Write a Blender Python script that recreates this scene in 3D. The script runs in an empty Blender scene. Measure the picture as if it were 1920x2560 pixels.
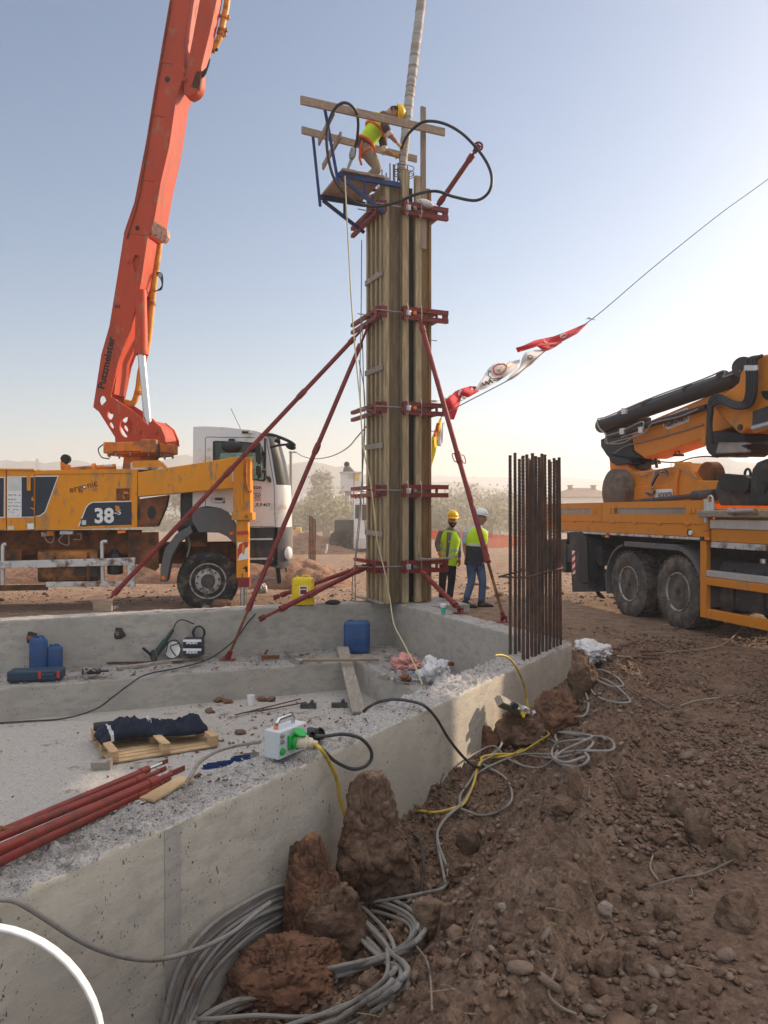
import bpy, math, random
import numpy as np
from mathutils import Vector, Matrix, Euler
HAZE_D = 0.0013

# ------------------------------------------------------------ camera, world, sun, exposure
SC = bpy.context.scene
COL = SC.collection
rad = math.radians
EYE = 1.8
cam_d = bpy.data.cameras.new('camera'); cam = bpy.data.objects.new('camera', cam_d); COL.objects.link(cam)
cam.location = (0, 0, EYE); cam.rotation_euler = (rad(90), 0, 0)
cam_d.sensor_fit = 'VERTICAL'; cam_d.sensor_height = 36; cam_d.sensor_width = 27; cam_d.lens = 27
cam_d.clip_start = 0.05; cam_d.clip_end = 6000
SC.camera = cam
SUN_AZ, SUN_EL = 62.0, 22.0          # degrees right of the view direction, above the horizon
wd = bpy.data.worlds.new('World'); SC.world = wd; wd.use_nodes = True
nt = wd.node_tree; bg = nt.nodes['Background']
sky = nt.nodes.new('ShaderNodeTexSky'); sky.sky_type = 'NISHITA'; sky.sun_disc = False
sky.sun_elevation = rad(SUN_EL); sky.sun_rotation = rad(SUN_AZ)
sky.air_density = 1.0; sky.dust_density = 1.7; sky.ozone_density = 1.0; sky.altitude = 200
# added brightness in the unseen sky overhead and behind the camera, lifts the shade
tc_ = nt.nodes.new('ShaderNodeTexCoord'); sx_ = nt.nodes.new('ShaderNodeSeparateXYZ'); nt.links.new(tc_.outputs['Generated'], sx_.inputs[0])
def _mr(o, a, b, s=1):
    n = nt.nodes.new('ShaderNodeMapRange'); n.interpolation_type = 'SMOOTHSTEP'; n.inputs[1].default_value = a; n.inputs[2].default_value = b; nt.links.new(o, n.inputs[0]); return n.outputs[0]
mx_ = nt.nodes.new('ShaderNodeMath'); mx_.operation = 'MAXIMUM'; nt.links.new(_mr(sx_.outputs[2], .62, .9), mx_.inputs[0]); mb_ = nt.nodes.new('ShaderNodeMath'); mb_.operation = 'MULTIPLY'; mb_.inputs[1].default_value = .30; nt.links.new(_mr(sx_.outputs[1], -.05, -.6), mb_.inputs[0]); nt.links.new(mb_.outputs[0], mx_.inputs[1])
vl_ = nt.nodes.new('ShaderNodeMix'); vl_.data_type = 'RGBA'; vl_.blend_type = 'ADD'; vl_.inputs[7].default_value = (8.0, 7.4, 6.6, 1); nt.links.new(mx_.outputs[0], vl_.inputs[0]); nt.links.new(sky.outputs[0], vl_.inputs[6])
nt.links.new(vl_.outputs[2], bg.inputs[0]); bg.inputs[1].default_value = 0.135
sd = bpy.data.lights.new('sun', 'SUN'); sun = bpy.data.objects.new('sun', sd); COL.objects.link(sun)
sd.energy = 5.0; sd.angle = rad(0.9); sd.color = (1.0, 0.80, 0.60)
SUNV = Vector((math.sin(rad(SUN_AZ))*math.cos(rad(SUN_EL)), math.cos(rad(SUN_AZ))*math.cos(rad(SUN_EL)), math.sin(rad(SUN_EL))))
sun.rotation_euler = SUNV.to_track_quat('Z', 'Y').to_euler(); sun.location = SUNV*60
SC.view_settings.view_transform = 'Standard'; SC.view_settings.look = 'None'
SC.view_settings.exposure = 0.3; SC.view_settings.gamma = 1
SC.cycles.max_bounces = 6; SC.cycles.volume_bounces = 1; SC.cycles.transparent_max_bounces = 16
SC.cycles.use_denoising = True

# ------------------------------------------------------------ helpers
R = random.Random(7)
NP = np.random.default_rng(11)
W = {}
F_ = 1920.0
def P(u, v, Y): return Vector(((u-960)/F_*Y, Y, EYE-(v-1280)/F_*Y))
def G(u, v, z=0.0):
    Y = (EYE-z)*F_/(v-1280); return Vector(((u-960)/F_*Y, Y, z))
def V(*a): return Vector(a)

def nz(h):
    return h
def _hash(ix, iy, s):
    h = (ix.astype(np.int64)*374761393 + iy.astype(np.int64)*668265263 + s*69069) & 0xffffffff
    h = ((h ^ (h >> 13))*1274126177) & 0xffffffff
    return ((h ^ (h >> 16)) & 0xffff)/65535.0
def vnoise(x, y, s=0):
    ix = np.floor(x); iy = np.floor(y); fx = x-ix; fy = y-iy
    fx = fx*fx*(3-2*fx); fy = fy*fy*(3-2*fy)
    a = _hash(ix, iy, s); b = _hash(ix+1, iy, s); c = _hash(ix, iy+1, s); d = _hash(ix+1, iy+1, s)
    return (a*(1-fx)+b*fx)*(1-fy)+(c*(1-fx)+d*fx)*fy-0.5
def fbm(x, y, s=0, o=4):
    t = 0; a = 1.0
    for k in range(o):
        t = t+a*vnoise(x*2**k+k*7.3, y*2**k-k*3.1, s+k); a *= .5
    return t
def domes(x, y, s=0, fill=.75):
    """half-dome lumps scattered on a jittered lattice, 0..1"""
    ix = np.floor(x); iy = np.floor(y); out = np.zeros_like(x)
    for dx in (-1, 0, 1):
        for dy in (-1, 0, 1):
            cx = ix+dx; cy = iy+dy
            px = cx+_hash(cx, cy, s)*.9; py = cy+_hash(cx, cy, s+5)*.9
            r = .25+.45*_hash(cx, cy, s+9)*fill
            d2 = ((x-px)**2+(y-py)**2)/(r*r)
            out = np.maximum(out, np.sqrt(np.clip(1-d2, 0, 1))*r)
    return out
def sstep(a, b, x):
    t = np.clip((x-a)/(b-a), 0, 1); return t*t*(3-2*t)

def crom(pts, k=8, closed=False):
    pts = [Vector(p) for p in pts]
    n = len(pts)
    if n < 3: return pts
    out = []
    rng = range(n) if closed else range(n-1)
    for i in rng:
        p1 = pts[i]; p2 = pts[(i+1) % n]
        p0 = pts[(i-1) % n] if (closed or i > 0) else p1*2-p2
        p3 = pts[(i+2) % n] if (closed or i+2 < n) else p2*2-p1
        for j in range(k):
            t = j/k
            out.append(.5*((2*p1)+(p2-p0)*t+(2*p0-5*p1+4*p2-p3)*t*t+(3*p1-p0-3*p2+p3)*t**3))
    if not closed: out.append(pts[-1])
    return out

class MB:
    def __init__(s, T=None): s.v = []; s.f = []; s.m = []; s.T = T
    def add(s, vs, fs, mi=0):
        o = len(s.v)
        if s.T is not None: vs = [s.T @ Vector(p) for p in vs]
        s.v += [tuple(p) for p in vs]; s.f += [tuple(i+o for i in f) for f in fs]; s.m += [mi]*len(fs); return s
    def box(s, c, d, R_=None, mi=0):
        c = Vector(c); vs = []
        for x in (-.5, .5):
            for y in (-.5, .5):
                for z in (-.5, .5):
                    p = Vector((x*d[0], y*d[1], z*d[2]))
                    if R_ is not None: p = R_ @ p
                    vs.append(c+p)
        return s.add(vs, [(0, 1, 3, 2), (4, 6, 7, 5), (0, 4, 5, 1), (2, 3, 7, 6), (0, 2, 6, 4), (1, 5, 7, 3)], mi)
    def frame(s, p0, p1, up=(0, 0, 1)):
        d = (Vector(p1)-Vector(p0)).normalized(); up = Vector(up)
        if abs(d.dot(up)) > .98: up = Vector((0, 1, 0)) if abs(d.y) < .9 else Vector((1, 0, 0))
        sd_ = d.cross(up).normalized(); u2 = sd_.cross(d)
        return d, sd_, u2
    def bar(s, p0, p1, w, h, up=(0, 0, 1), mi=0):
        p0 = Vector(p0); p1 = Vector(p1); d, a, b = s.frame(p0, p1, up)
        M = Matrix((d, a, b)).transposed()
        return s.box((p0+p1)/2, ((p1-p0).length, w, h), M, mi)
    def cyl(s, p0, p1, r0, r1=None, n=12, mi=0, up=(0, 0, 1)):
        p0 = Vector(p0); p1 = Vector(p1); r1 = r0 if r1 is None else r1
        d, a, b = s.frame(p0, p1, up)
        vs = []; fs = []
        for (p, r) in ((p0, r0), (p1, r1)):
            for i in range(n):
                t = 2*math.pi*i/n; vs.append(p+(a*math.cos(t)+b*math.sin(t))*r)
        for i in range(n):
            j = (i+1) % n; fs.append((i, j, n+j, n+i))
        fs.append(tuple(range(n))[::-1]); fs.append(tuple(range(n, 2*n)))
        return s.add(vs, fs, mi)
    def lathe(s, p0, ax, prof, n=16, mi=0, up=(0, 0, 1)):
        p0 = Vector(p0); d, a, b = s.frame(p0, p0+Vector(ax), up)
        vs = []; fs = []; m = len(prof)
        for (h, r) in prof:
            for i in range(n):
                t = 2*math.pi*i/n; vs.append(p0+d*h+(a*math.cos(t)+b*math.sin(t))*max(r, 1e-4))
        for k in range(m-1):
            for i in range(n):
                j = (i+1) % n; fs.append((k*n+i, k*n+j, (k+1)*n+j, (k+1)*n+i))
        fs.append(tuple(range(n))[::-1]); fs.append(tuple(range((m-1)*n, m*n)))
        return s.add(vs, fs, mi)
    def tube(s, pts, r, n=8, mi=0, closed=False, rr=None):
        pts = [Vector(p) for p in pts]; m = len(pts); vs = []; fs = []
        up = Vector((0, 0, 1)); pa = None
        for k in range(m):
            q = pts[(k+1) % m] if (closed or k < m-1) else pts[k]
            q0 = pts[(k-1) % m] if (closed or k > 0) else pts[k]
            d = (q-q0)
            if d.length < 1e-9: d = Vector((0, 0, 1))
            d.normalize()
            if pa is None:
                t = up if abs(d.z) < .95 else Vector((1, 0, 0)); pa = (t-d*t.dot(d)).normalized()
            else:
                pa = pa-d*pa.dot(d)
                if pa.length < 1e-5: pa = d.orthogonal()
                pa.normalize()
            b = d.cross(pa); rk = rr[k] if rr else r
            for i in range(n):
                t = 2*math.pi*i/n; vs.append(pts[k]+(pa*math.cos(t)+b*math.sin(t))*rk)
        for k in range(m if closed else m-1):
            for i in range(n):
                j = (i+1) % n; k2 = (k+1) % m; fs.append((k*n+i, k*n+j, k2*n+j, k2*n+i))
        if not closed: fs.append(tuple(range(n))[::-1]); fs.append(tuple(range((m-1)*n, m*n)))
        return s.add(vs, fs, mi)
    def prism(s, poly, fn, c0, c1, mi=0):
        """poly: (a,b) outline; fn(a,b,c)->point"""
        n = len(poly)
        vs = [fn(a, b, c0) for a, b in poly]+[fn(a, b, c1) for a, b in poly]
        fs = [tuple(range(n))[::-1], tuple(range(n, 2*n))]+[(i, (i+1) % n, n+(i+1) % n, n+i) for i in range(n)]
        return s.add(vs, fs, mi)
    def ell(s, c, r, n=10, m=7, R_=None, mi=0, jit=0, rnd=None):
        c = Vector(c); vs = []; fs = []
        for k in range(1, m):
            ph = math.pi*k/m
            for i in range(n):
                t = 2*math.pi*i/n; q = 1+(rnd.uniform(-jit, jit) if jit else 0)
                p = Vector((r[0]*math.sin(ph)*math.cos(t), r[1]*math.sin(ph)*math.sin(t), r[2]*math.cos(ph)))*q
                vs.append(c+(R_ @ p if R_ is not None else p))
        a = Vector((0, 0, r[2])); b = -a
        vs += [c+(R_ @ a if R_ is not None else a), c+(R_ @ b if R_ is not None else b)]
        for k in range(m-2):
            for i in range(n):
                j = (i+1) % n; fs.append((k*n+i, (k+1)*n+i, (k+1)*n+j, k*n+j))
        T_, B_ = (m-1)*n, (m-1)*n+1
        for i in range(n):
            j = (i+1) % n; fs.append((T_, i, j)); fs.append((B_, (m-2)*n+j, (m-2)*n+i))
        return s.add(vs, fs, mi)
    def grid(s, P2, mi=0):
        """P2: list of rows of points"""
        r = len(P2); c = len(P2[0])
        return s.add([p for row in P2 for p in row], [(i*c+j, i*c+j+1, (i+1)*c+j+1, (i+1)*c+j) for i in range(r-1) for j in range(c-1)], mi)
    def build(s, name, mats, parent=None, label=None, bevel=0, sharp=35, flat=False, solid=0, sub=0, loc=None):
        me = bpy.data.meshes.new(name); ob = bpy.data.objects.new(name, me); COL.objects.link(ob)
        if not isinstance(mats, (list, tuple)): mats = [mats]
        if parent is not None:
            Wm = W[parent]; ob.parent = parent
        else:
            a = np.array(s.v)
            Wm = Matrix.Translation(loc if loc is not None else ((a[:, 0].min()+a[:, 0].max())/2, (a[:, 1].min()+a[:, 1].max())/2, a[:, 2].min()))
            ob.matrix_world = Wm
        W[ob] = Wm; I = Wm.inverted()
        me.from_pydata([I @ Vector(p) for p in s.v], [], s.f)
        for m in mats: me.materials.append(m)
        if len(mats) > 1: me.polygons.foreach_set('material_index', s.m)
        if not flat:
            me.polygons.foreach_set('use_smooth', [True]*len(me.polygons))
            me.set_sharp_from_angle(angle=rad(sharp))
        me.validate()
        if solid:
            md = ob.modifiers.new('solid', 'SOLIDIFY'); md.thickness = solid; md.offset = 0
        if bevel:
            md = ob.modifiers.new('bevel', 'BEVEL'); md.width = bevel; md.segments = 2; md.limit_method = 'ANGLE'; md.angle_limit = rad(40)
        if sub:
            md = ob.modifiers.new('sub', 'SUBSURF'); md.levels = sub; md.render_levels = sub
        if label: ob['label'] = label
        return ob

def tag(o, label=None, cat=None, group=None, kind=None):
    if label: o['label'] = label
    if cat: o['category'] = cat
    if group: o['group'] = group
    if kind: o['kind'] = kind
    return o
def thing(name, label, cat, loc=(0, 0, 0), rz=0, group=None):
    o = bpy.data.objects.new(name, None); COL.objects.link(o); o.empty_display_size = .2
    M_ = Matrix.Translation(loc) @ Matrix.Rotation(rz, 4, 'Z'); o.matrix_world = M_; W[o] = M_
    o.location = loc; o.rotation_euler = (0, 0, rz)
    return tag(o, label, cat, group)
def copy_tree(o, parent=None):
    c = o.copy(); COL.objects.link(c)
    if parent is not None: c.parent = parent
    for ch in list(o.children): copy_tree(ch, c)
    return c

def curve_to_mesh(cu):
    ob = bpy.data.objects.new('tmp', cu); COL.objects.link(ob)
    dg = bpy.context.evaluated_depsgraph_get(); dg.update()
    me = bpy.data.meshes.new_from_object(ob.evaluated_get(dg))
    vs = [v.co.copy() for v in me.vertices]; fs = [tuple(p.vertices) for p in me.polygons]
    bpy.data.objects.remove(ob); bpy.data.meshes.remove(me); bpy.data.curves.remove(cu)
    return vs, fs
def text_mb(mb, txt, size, fn, ext=.002, align='LEFT', shear=0, bold=0, sx=1, mi=0, sp=1):
    """fn(a,b,c)->point: a along the line, b up, c outwards"""
    cu = bpy.data.curves.new('t', 'FONT'); cu.body = txt; cu.size = size; cu.extrude = ext; cu.align_x = align
    cu.shear = shear; cu.offset = bold; cu.resolution_u = 3; cu.space_character = sp
    vs, fs = curve_to_mesh(cu)
    return mb.add([fn(p.x*sx, p.y, p.z) for p in vs], fs, mi)
def plate_mb(mb, outline, holes, fn, c0, c1, mi=0):
    """flat plate with holes; outline and holes are (a,b) lists"""
    cu = bpy.data.curves.new('p', 'CURVE'); cu.dimensions = '2D'; cu.fill_mode = 'BOTH'; cu.extrude = (c1-c0)/2
    for pl in [outline]+holes:
        sp = cu.splines.new('POLY'); sp.points.add(len(pl)-1)
        for i, (a, b) in enumerate(pl): sp.points[i].co = (a, b, 0, 1)
        sp.use_cyclic_u = True
    vs, fs = curve_to_mesh(cu); cm = (c0+c1)/2
    return mb.add([fn(p.x, p.y, p.z+cm) for p in vs], fs, mi)
def circ(a, b, r, n=16, ry=None, rot=0):
    ry = ry or r
    return [(a+r*math.cos(t)*math.cos(rot)-ry*math.sin(t)*math.sin(rot), b+r*math.cos(t)*math.sin(rot)+ry*math.sin(t)*math.cos(rot)) for t in [2*math.pi*i/n for i in range(n)]]

# ------------------------------------------------------------ materials
def newmat(name):
    m = bpy.data.materials.new(name); m.use_nodes = True; return m, m.node_tree, m.node_tree.nodes['Principled BSDF']
def nd(t, typ, **k):
    n = t.nodes.new(typ)
    for a, b in k.items():
        if a.startswith('i_'): n.inputs[a[2:].replace('_', ' ')].default_value = b
        else: setattr(n, a, b)
    return n
def mixc(t, f, a, b, bt='MIX'):
    n = t.nodes.new('ShaderNodeMix'); n.data_type = 'RGBA'; n.blend_type = bt
    for i, x in ((0, f), (6, a), (7, b)):
        if isinstance(x, (int, float)): n.inputs[i].default_value = x
        elif isinstance(x, tuple): n.inputs[i].default_value = (x+(1,)) if len(x) == 3 else x
        else: t.links.new(x, n.inputs[i])
    return n.outputs[2]
def ramp(t, src, a, b, c0=(0, 0, 0, 1), c1=(1, 1, 1, 1)):
    n = t.nodes.new('ShaderNodeValToRGB'); n.color_ramp.elements[0].position = a; n.color_ramp.elements[1].position = b
    n.color_ramp.elements[0].color = c0; n.color_ramp.elements[1].color = c1
    t.links.new(src, n.inputs[0]); return n.outputs[0]
def noise(t, co, sc, det=5, rough=.55, st=None):
    n = nd(t, 'ShaderNodeTexNoise'); n.inputs['Scale'].default_value = sc; n.inputs['Detail'].default_value = det
    n.inputs['Roughness'].default_value = rough
    if st:
        mp = nd(t, 'ShaderNodeMapping'); mp.inputs['Scale'].default_value = st; t.links.new(co, mp.inputs[0]); co = mp.outputs[0]
    t.links.new(co, n.inputs['Vector']); return n.outputs['Fac']
def vor(t, co, sc, feat='F1', out='Distance'):
    n = nd(t, 'ShaderNodeTexVoronoi'); n.feature = feat; n.inputs['Scale'].default_value = sc
    t.links.new(co, n.inputs['Vector']); return n.outputs[out]
def bump(t, h, st, dist, nrm=None):
    b = nd(t, 'ShaderNodeBump'); b.inputs['Strength'].default_value = st; b.inputs['Distance'].default_value = dist
    t.links.new(h, b.inputs['Height'])
    if nrm is not None: t.links.new(nrm, b.inputs['Normal'])
    return b.outputs[0]
def mat(name, c, rough=.6, metal=0, var=.12, vs=3, bs=40, bst=.15, dirt=None, st=None, dist=.01, coat=0, wear=None):
    m, t, b = newmat(name)
    co = nd(t, 'ShaderNodeTexCoord').outputs['Object']
    f = ramp(t, noise(t, co, vs, 6, .6, st), .3, .7)
    lo = tuple(x*(1-var) for x in c); hi = tuple(min(1, x*(1+var)) for x in c)
    col = mixc(t, f, lo, hi)
    rg = None
    for dd in ([dirt] if dirt else [])+([wear] if wear else []):
        dc, amt, dsc = dd
        g = ramp(t, noise(t, co, dsc, 8, .65, st), .62-amt*.35, .70-amt*.2)
        col = mixc(t, g, col, dc); rg = g
    t.links.new(col, b.inputs['Base Color'])
    b.inputs['Roughness'].default_value = rough; b.inputs['Metallic'].default_value = metal; b.inputs['Specular IOR Level'].default_value = .3
    if rg is not None and rough < .6:
        rr = nd(t, 'ShaderNodeMapRange'); rr.inputs[3].default_value = rough; rr.inputs[4].default_value = .85
        t.links.new(rg, rr.inputs[0]); t.links.new(rr.outputs[0], b.inputs['Roughness'])
    if coat: b.inputs['Coat Weight'].default_value = coat; b.inputs['Coat Roughness'].default_value = .2
    if bst: t.links.new(bump(t, noise(t, co, bs, 6, .6, st), bst, dist), b.inputs['Normal'])
    return m

M = {}
def soil_mat(name, fore=True):
    m, t, b = newmat(name)
    g = nd(t, 'ShaderNodeNewGeometry').outputs['Position']
    n1 = noise(t, g, .7, 8, .62); n2 = noise(t, g, 4, 8, .65); n3 = noise(t, g, 26, 8, .7)
    c = mixc(t, ramp(t, n2, .32, .68), (.095, .060, .041), (.25, .168, .118))
    c = mixc(t, ramp(t, n1, .42, .62), c, (.185, .112, .076))
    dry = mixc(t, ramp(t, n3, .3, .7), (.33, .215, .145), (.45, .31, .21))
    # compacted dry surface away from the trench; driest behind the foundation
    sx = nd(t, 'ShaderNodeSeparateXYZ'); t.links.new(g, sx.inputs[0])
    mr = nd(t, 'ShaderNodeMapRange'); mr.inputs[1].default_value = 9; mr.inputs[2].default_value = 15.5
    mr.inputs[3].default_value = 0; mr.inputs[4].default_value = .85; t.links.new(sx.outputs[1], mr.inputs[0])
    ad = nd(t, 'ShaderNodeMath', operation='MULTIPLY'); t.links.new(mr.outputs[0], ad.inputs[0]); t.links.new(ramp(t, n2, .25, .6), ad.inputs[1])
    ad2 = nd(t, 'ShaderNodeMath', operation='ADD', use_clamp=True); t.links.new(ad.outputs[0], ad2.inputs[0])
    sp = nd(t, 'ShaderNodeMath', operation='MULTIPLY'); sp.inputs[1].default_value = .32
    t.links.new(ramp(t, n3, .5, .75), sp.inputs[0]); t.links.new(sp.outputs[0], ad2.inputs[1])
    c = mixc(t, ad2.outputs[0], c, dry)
    # pebbles of other tones
    vc = nd(t, 'ShaderNodeTexVoronoi'); vc.inputs['Scale'].default_value = 38; t.links.new(g, vc.inputs['Vector'])
    sv_ = nd(t, 'ShaderNodeSeparateColor'); t.links.new(vc.outputs['Color'], sv_.inputs[0]); c = mixc(t, .22, c, mixc(t, 1.0, c, sv_.outputs[0], 'OVERLAY'))
    t.links.new(c, b.inputs['Base Color']); b.inputs['Roughness'].default_value = .95
    b.inputs['Specular IOR Level'].default_value = .2
    h1 = bump(t, vor(t, g, 46), .8, -.022)
    h2 = bump(t, n3, .7, .03, h1); h3 = bump(t, noise(t, g, 120, 6, .7), .5, .006, h2)
    t.links.new(h3, b.inputs['Normal']); return m
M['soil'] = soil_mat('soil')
M['clod'] = mat('clay clod', (.20, .130, .088), .95, var=.4, vs=3.5, bs=22, bst=.9, dist=.03, dirt=((.10, .052, .032), .5, 5))
M['clod_red'] = mat('red clay clod', (.225, .112, .066), .95, var=.35, vs=4, bs=22, bst=.9, dist=.03, dirt=((.12, .062, .042), .5, 5))
M['clod_grey'] = mat('dry clod', (.225, .16, .118), .95, var=.3, vs=5, bs=26, bst=.9, dist=.03)
M['stone'] = mat('pebble', (.29, .225, .18), .85, var=.35, vs=9, bs=60, bst=.3)
def concrete_mat(name, c, pits=True, warm=.5, bands=True):
    m, t, b = newmat(name)
    g = nd(t, 'ShaderNodeNewGeometry').outputs['Position']
    n1 = noise(t, g, .9, 7, .6); n2 = noise(t, g, 5, 8, .62, (1, 1, 2.2)); n3 = noise(t, g, 60, 6, .6)
    col = mixc(t, ramp(t, n1, .35, .65), tuple(x*.82 for x in c), tuple(x*1.12 for x in c))
    col = mixc(t, ramp(t, n2, .44, .66), col, (c[0]*.70, c[1]*.71, c[2]*.73))
    col = mixc(t, ramp(t, noise(t, g, 1.9, 8, .7, (1, 1, .8)), .55, .72), col, (c[0]*1.10, c[1]*1.0, c[2]*.86))
    col = mixc(t, ramp(t, n3, .3, .9), col, tuple(x*.9 for x in c))
    sx = nd(t, 'ShaderNodeSeparateXYZ'); t.links.new(g, sx.inputs[0])
    nb = nd(t, 'ShaderNodeMath', operation='MULTIPLY_ADD'); nb.inputs[1].default_value = .35; t.links.new(n2, nb.inputs[0]); t.links.new(sx.outputs[2], nb.inputs[2])
    mr = nd(t, 'ShaderNodeMapRange'); mr.inputs[1].default_value = -.55; mr.inputs[2].default_value = -.1
    mr.inputs[3].default_value = 1; mr.inputs[4].default_value = 0; t.links.new(nb.outputs[0], mr.inputs[0])
    hs = []
    if pits:
        for sc_, th, am in ((17, .088, .85), (42, .10, .75), (7, .04, 1)):
            nn = nd(t, 'ShaderNodeTexVoronoi'); nn.inputs['Scale'].default_value = sc_
            mp = nd(t, 'ShaderNodeMapping'); mp.inputs['Scale'].default_value = (1.3, 1.3, .75); t.links.new(g, mp.inputs[0])
            ds = nd(t, 'ShaderNodeVectorMath', operation='ADD'); t.links.new(mp.outputs[0], ds.inputs[0])
            nz_ = nd(t, 'ShaderNodeTexNoise'); nz_.inputs['Scale'].default_value = 30; t.links.new(g, nz_.inputs['Vector'])
            sc2 = nd(t, 'ShaderNodeVectorMath', operation='SCALE'); sc2.inputs['Scale'].default_value = .035; t.links.new(nz_.outputs['Color'], sc2.inputs[0])
            t.links.new(sc2.outputs[0], ds.inputs[1]); t.links.new(ds.outputs[0], nn.inputs['Vector'])
            pm = ramp(t, nn.outputs['Distance'], th, th*1.9, (1, 1, 1, 1), (0, 0, 0, 1))
            gate = ramp(t, noise(t, g, 3.1*sc_/17, 3), .47, .56)
            mm = nd(t, 'ShaderNodeMath', operation='MULTIPLY'); t.links.new(pm, mm.inputs[0]); t.links.new(gate, mm.inputs[1])
            m2 = nd(t, 'ShaderNodeMath', operation='MULTIPLY'); t.links.new(mm.outputs[0], m2.inputs[0]); m2.inputs[1].default_value = am
            col = mixc(t, m2.outputs[0], col, (c[0]*.30, c[1]*.26, c[2]*.22)); hs.append(mm.outputs[0])
    t.links.new(col, b.inputs['Base Color']); b.inputs['Roughness'].default_value = .88; b.inputs['Specular IOR Level'].default_value = .3
    nrm = bump(t, noise(t, g, 9, 8, .7, (1, 1, 3.0)), .35, .012)
    nrm = bump(t, noise(t, g, 90, 5, .7), .25, .004, nrm)
    for h in hs: nrm = bump(t, h, .8, -.008, nrm)
    t.links.new(nrm, b.inputs['Normal']); return m
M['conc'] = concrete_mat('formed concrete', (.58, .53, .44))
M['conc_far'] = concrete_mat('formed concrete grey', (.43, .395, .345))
M['conc_joint'] = concrete_mat('joint concrete', (.47, .43, .375), pits=True)
def rough_mat(name, c, dk, dirtamt=.5, soil=(.12, .07, .05)):
    m, t, b = newmat(name)
    g = nd(t, 'ShaderNodeNewGeometry').outputs['Position']
    v1 = vor(t, g, 75); n1 = noise(t, g, 45, 6, .75); n2 = noise(t, g, 2.2, 8, .7); n3 = noise(t, g, 14, 8, .7)
    col = mixc(t, ramp(t, n1, .38, .62), dk, c)
    col = mixc(t, ramp(t, v1, .1, .55), col, tuple(min(1, x*1.2) for x in c))
    col = mixc(t, ramp(t, n3, .55, .7), col, tuple(x*.6 for x in c))
    a = ramp(t, n2, .60-dirtamt*.2, .66-dirtamt*.12); k = nd(t, 'ShaderNodeMath', operation='MULTIPLY'); t.links.new(a, k.inputs[0]); t.links.new(ramp(t, n1, .35, .6), k.inputs[1])
    col = mixc(t, k.outputs[0], col, soil)
    t.links.new(col, b.inputs['Base Color']); b.inputs['Roughness'].default_value = .95; b.inputs['Specular IOR Level'].default_value = .15
    nrm = bump(t, v1, .9, -.012); nrm = bump(t, n1, .9, .014, nrm)
    t.links.new(nrm, b.inputs['Normal']); return m
M['conc_top'] = rough_mat('rough concrete top', (.42, .395, .37), (.12, .11, .105), .32)
M['floor'] = rough_mat('rough blinding concrete', (.44, .41, .375), (.22, .20, .185), .12)
M['ledge_top'] = rough_mat('dusty ledge concrete', (.33, .31, .29), (.17, .155, .14), .4, (.16, .11, .085))
M['orange'] = mat('orange truck paint', (.74, .27, .006), .45, var=.07, vs=2, bst=.03, dirt=((.45, .22, .06), .2, 3), st=(1, 1, .35), wear=((.32, .20, .11), .18, 9))
M['orange_d'] = mat('worn orange paint', (.68, .20, .015), .5, var=.12, vs=2, bst=.05, dirt=((.22, .10, .05), .45, 2.5))
M['redor'] = mat('red orange boom paint', (.47, .052, .014), .55, var=.10, vs=1.2, bst=.04, dirt=((.36, .055, .025), .3, 2), st=(1, 1, .35), wear=((.38, .16, .09), .16, 7))
M['rust'] = mat('rusty chassis', (.22, .075, .025), .8, var=.35, vs=4, bst=.3, dirt=((.06, .035, .02), .5, 3))
M['prop'] = mat('red oxide paint', (.20, .024, .022), .5, var=.18, vs=5, bst=.05, dirt=((.13, .03, .025), .3, 9))
M['prop_l'] = mat('bright red oxide paint', (.22, .030, .022), .42, var=.15, vs=5, bst=.05, dirt=((.12, .045, .035), .45, 7))
M['chrome'] = mat('chrome rod', (.55, .56, .58), .28, 1, var=.03, bst=0)
M['steel'] = mat('grey steel', (.33, .33, .33), .45, .8, var=.15, vs=6, bst=.05)
M['galv'] = mat('pale aluminium', (.60, .60, .58), .4, .55, var=.1, vs=8, bst=.05)
M['black'] = mat('black plastic', (.022, .023, .026), .5, var=.2, bst=.05)
M['dark'] = mat('dark grey plastic', (.05, .052, .056), .6, var=.2, bst=.05, dirt=((.12, .09, .07), .25, 4))
M['arch'] = mat('grey mudguard plastic', (.12, .12, .125), .6, var=.1, bst=.05, dirt=((.16, .13, .10), .25, 4))
M['rubber'] = mat('tyre rubber', (.025, .025, .026), .85, var=.3, vs=6, bst=.2, dirt=((.13, .10, .075), .35, 6))
M['rubber_dusty'] = mat('dusty tyre rubber', (.075, .068, .062), .9, var=.3, vs=6, bst=.25, dirt=((.17, .135, .105), .5, 5))
M['rim'] = mat('grey wheel rim', (.42, .40, .38), .5, .3, var=.15, vs=8, bst=.05, dirt=((.16, .12, .09), .35, 10))
M['white'] = mat('white cab paint', (.74, .72, .70), .3, var=.03, vs=1.5, bst=0, dirt=((.55, .47, .40), .1, 3), coat=.3)
M['whiteworn'] = mat('worn white paint', (.58, .55, .53), .6, var=.1, vs=3, bst=.1, dirt=((.14, .085, .055), .45, 5))
M['navy'] = mat('dark blue decal', (.030, .036, .052), .45, var=.1, bst=0)
M['decal_white'] = mat('white lettering', (.80, .79, .77), .5, var=.04, bst=0)
M['decal_black'] = mat('black lettering', (.02, .018, .018), .6, var=.1, bst=0)
M['decal_red'] = mat('red lettering', (.55, .03, .03), .5, var=.06, bst=0)
M['decal_brown'] = mat('brown lettering', (.17, .025, .012), .5, var=.06, bst=0)
M['reflect'] = mat('silver tape', (.55, .55, .53), .4, .2, var=.08, bst=0)
M['amber'] = mat('amber lens', (.85, .20, .01), .25, var=.05, bst=0)
M['yellow_pl'] = mat('yellow plastic', (.80, .56, .012), .42, var=.05, vs=4, bst=.03, dirt=((.45, .30, .05), .12, 6))
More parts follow.
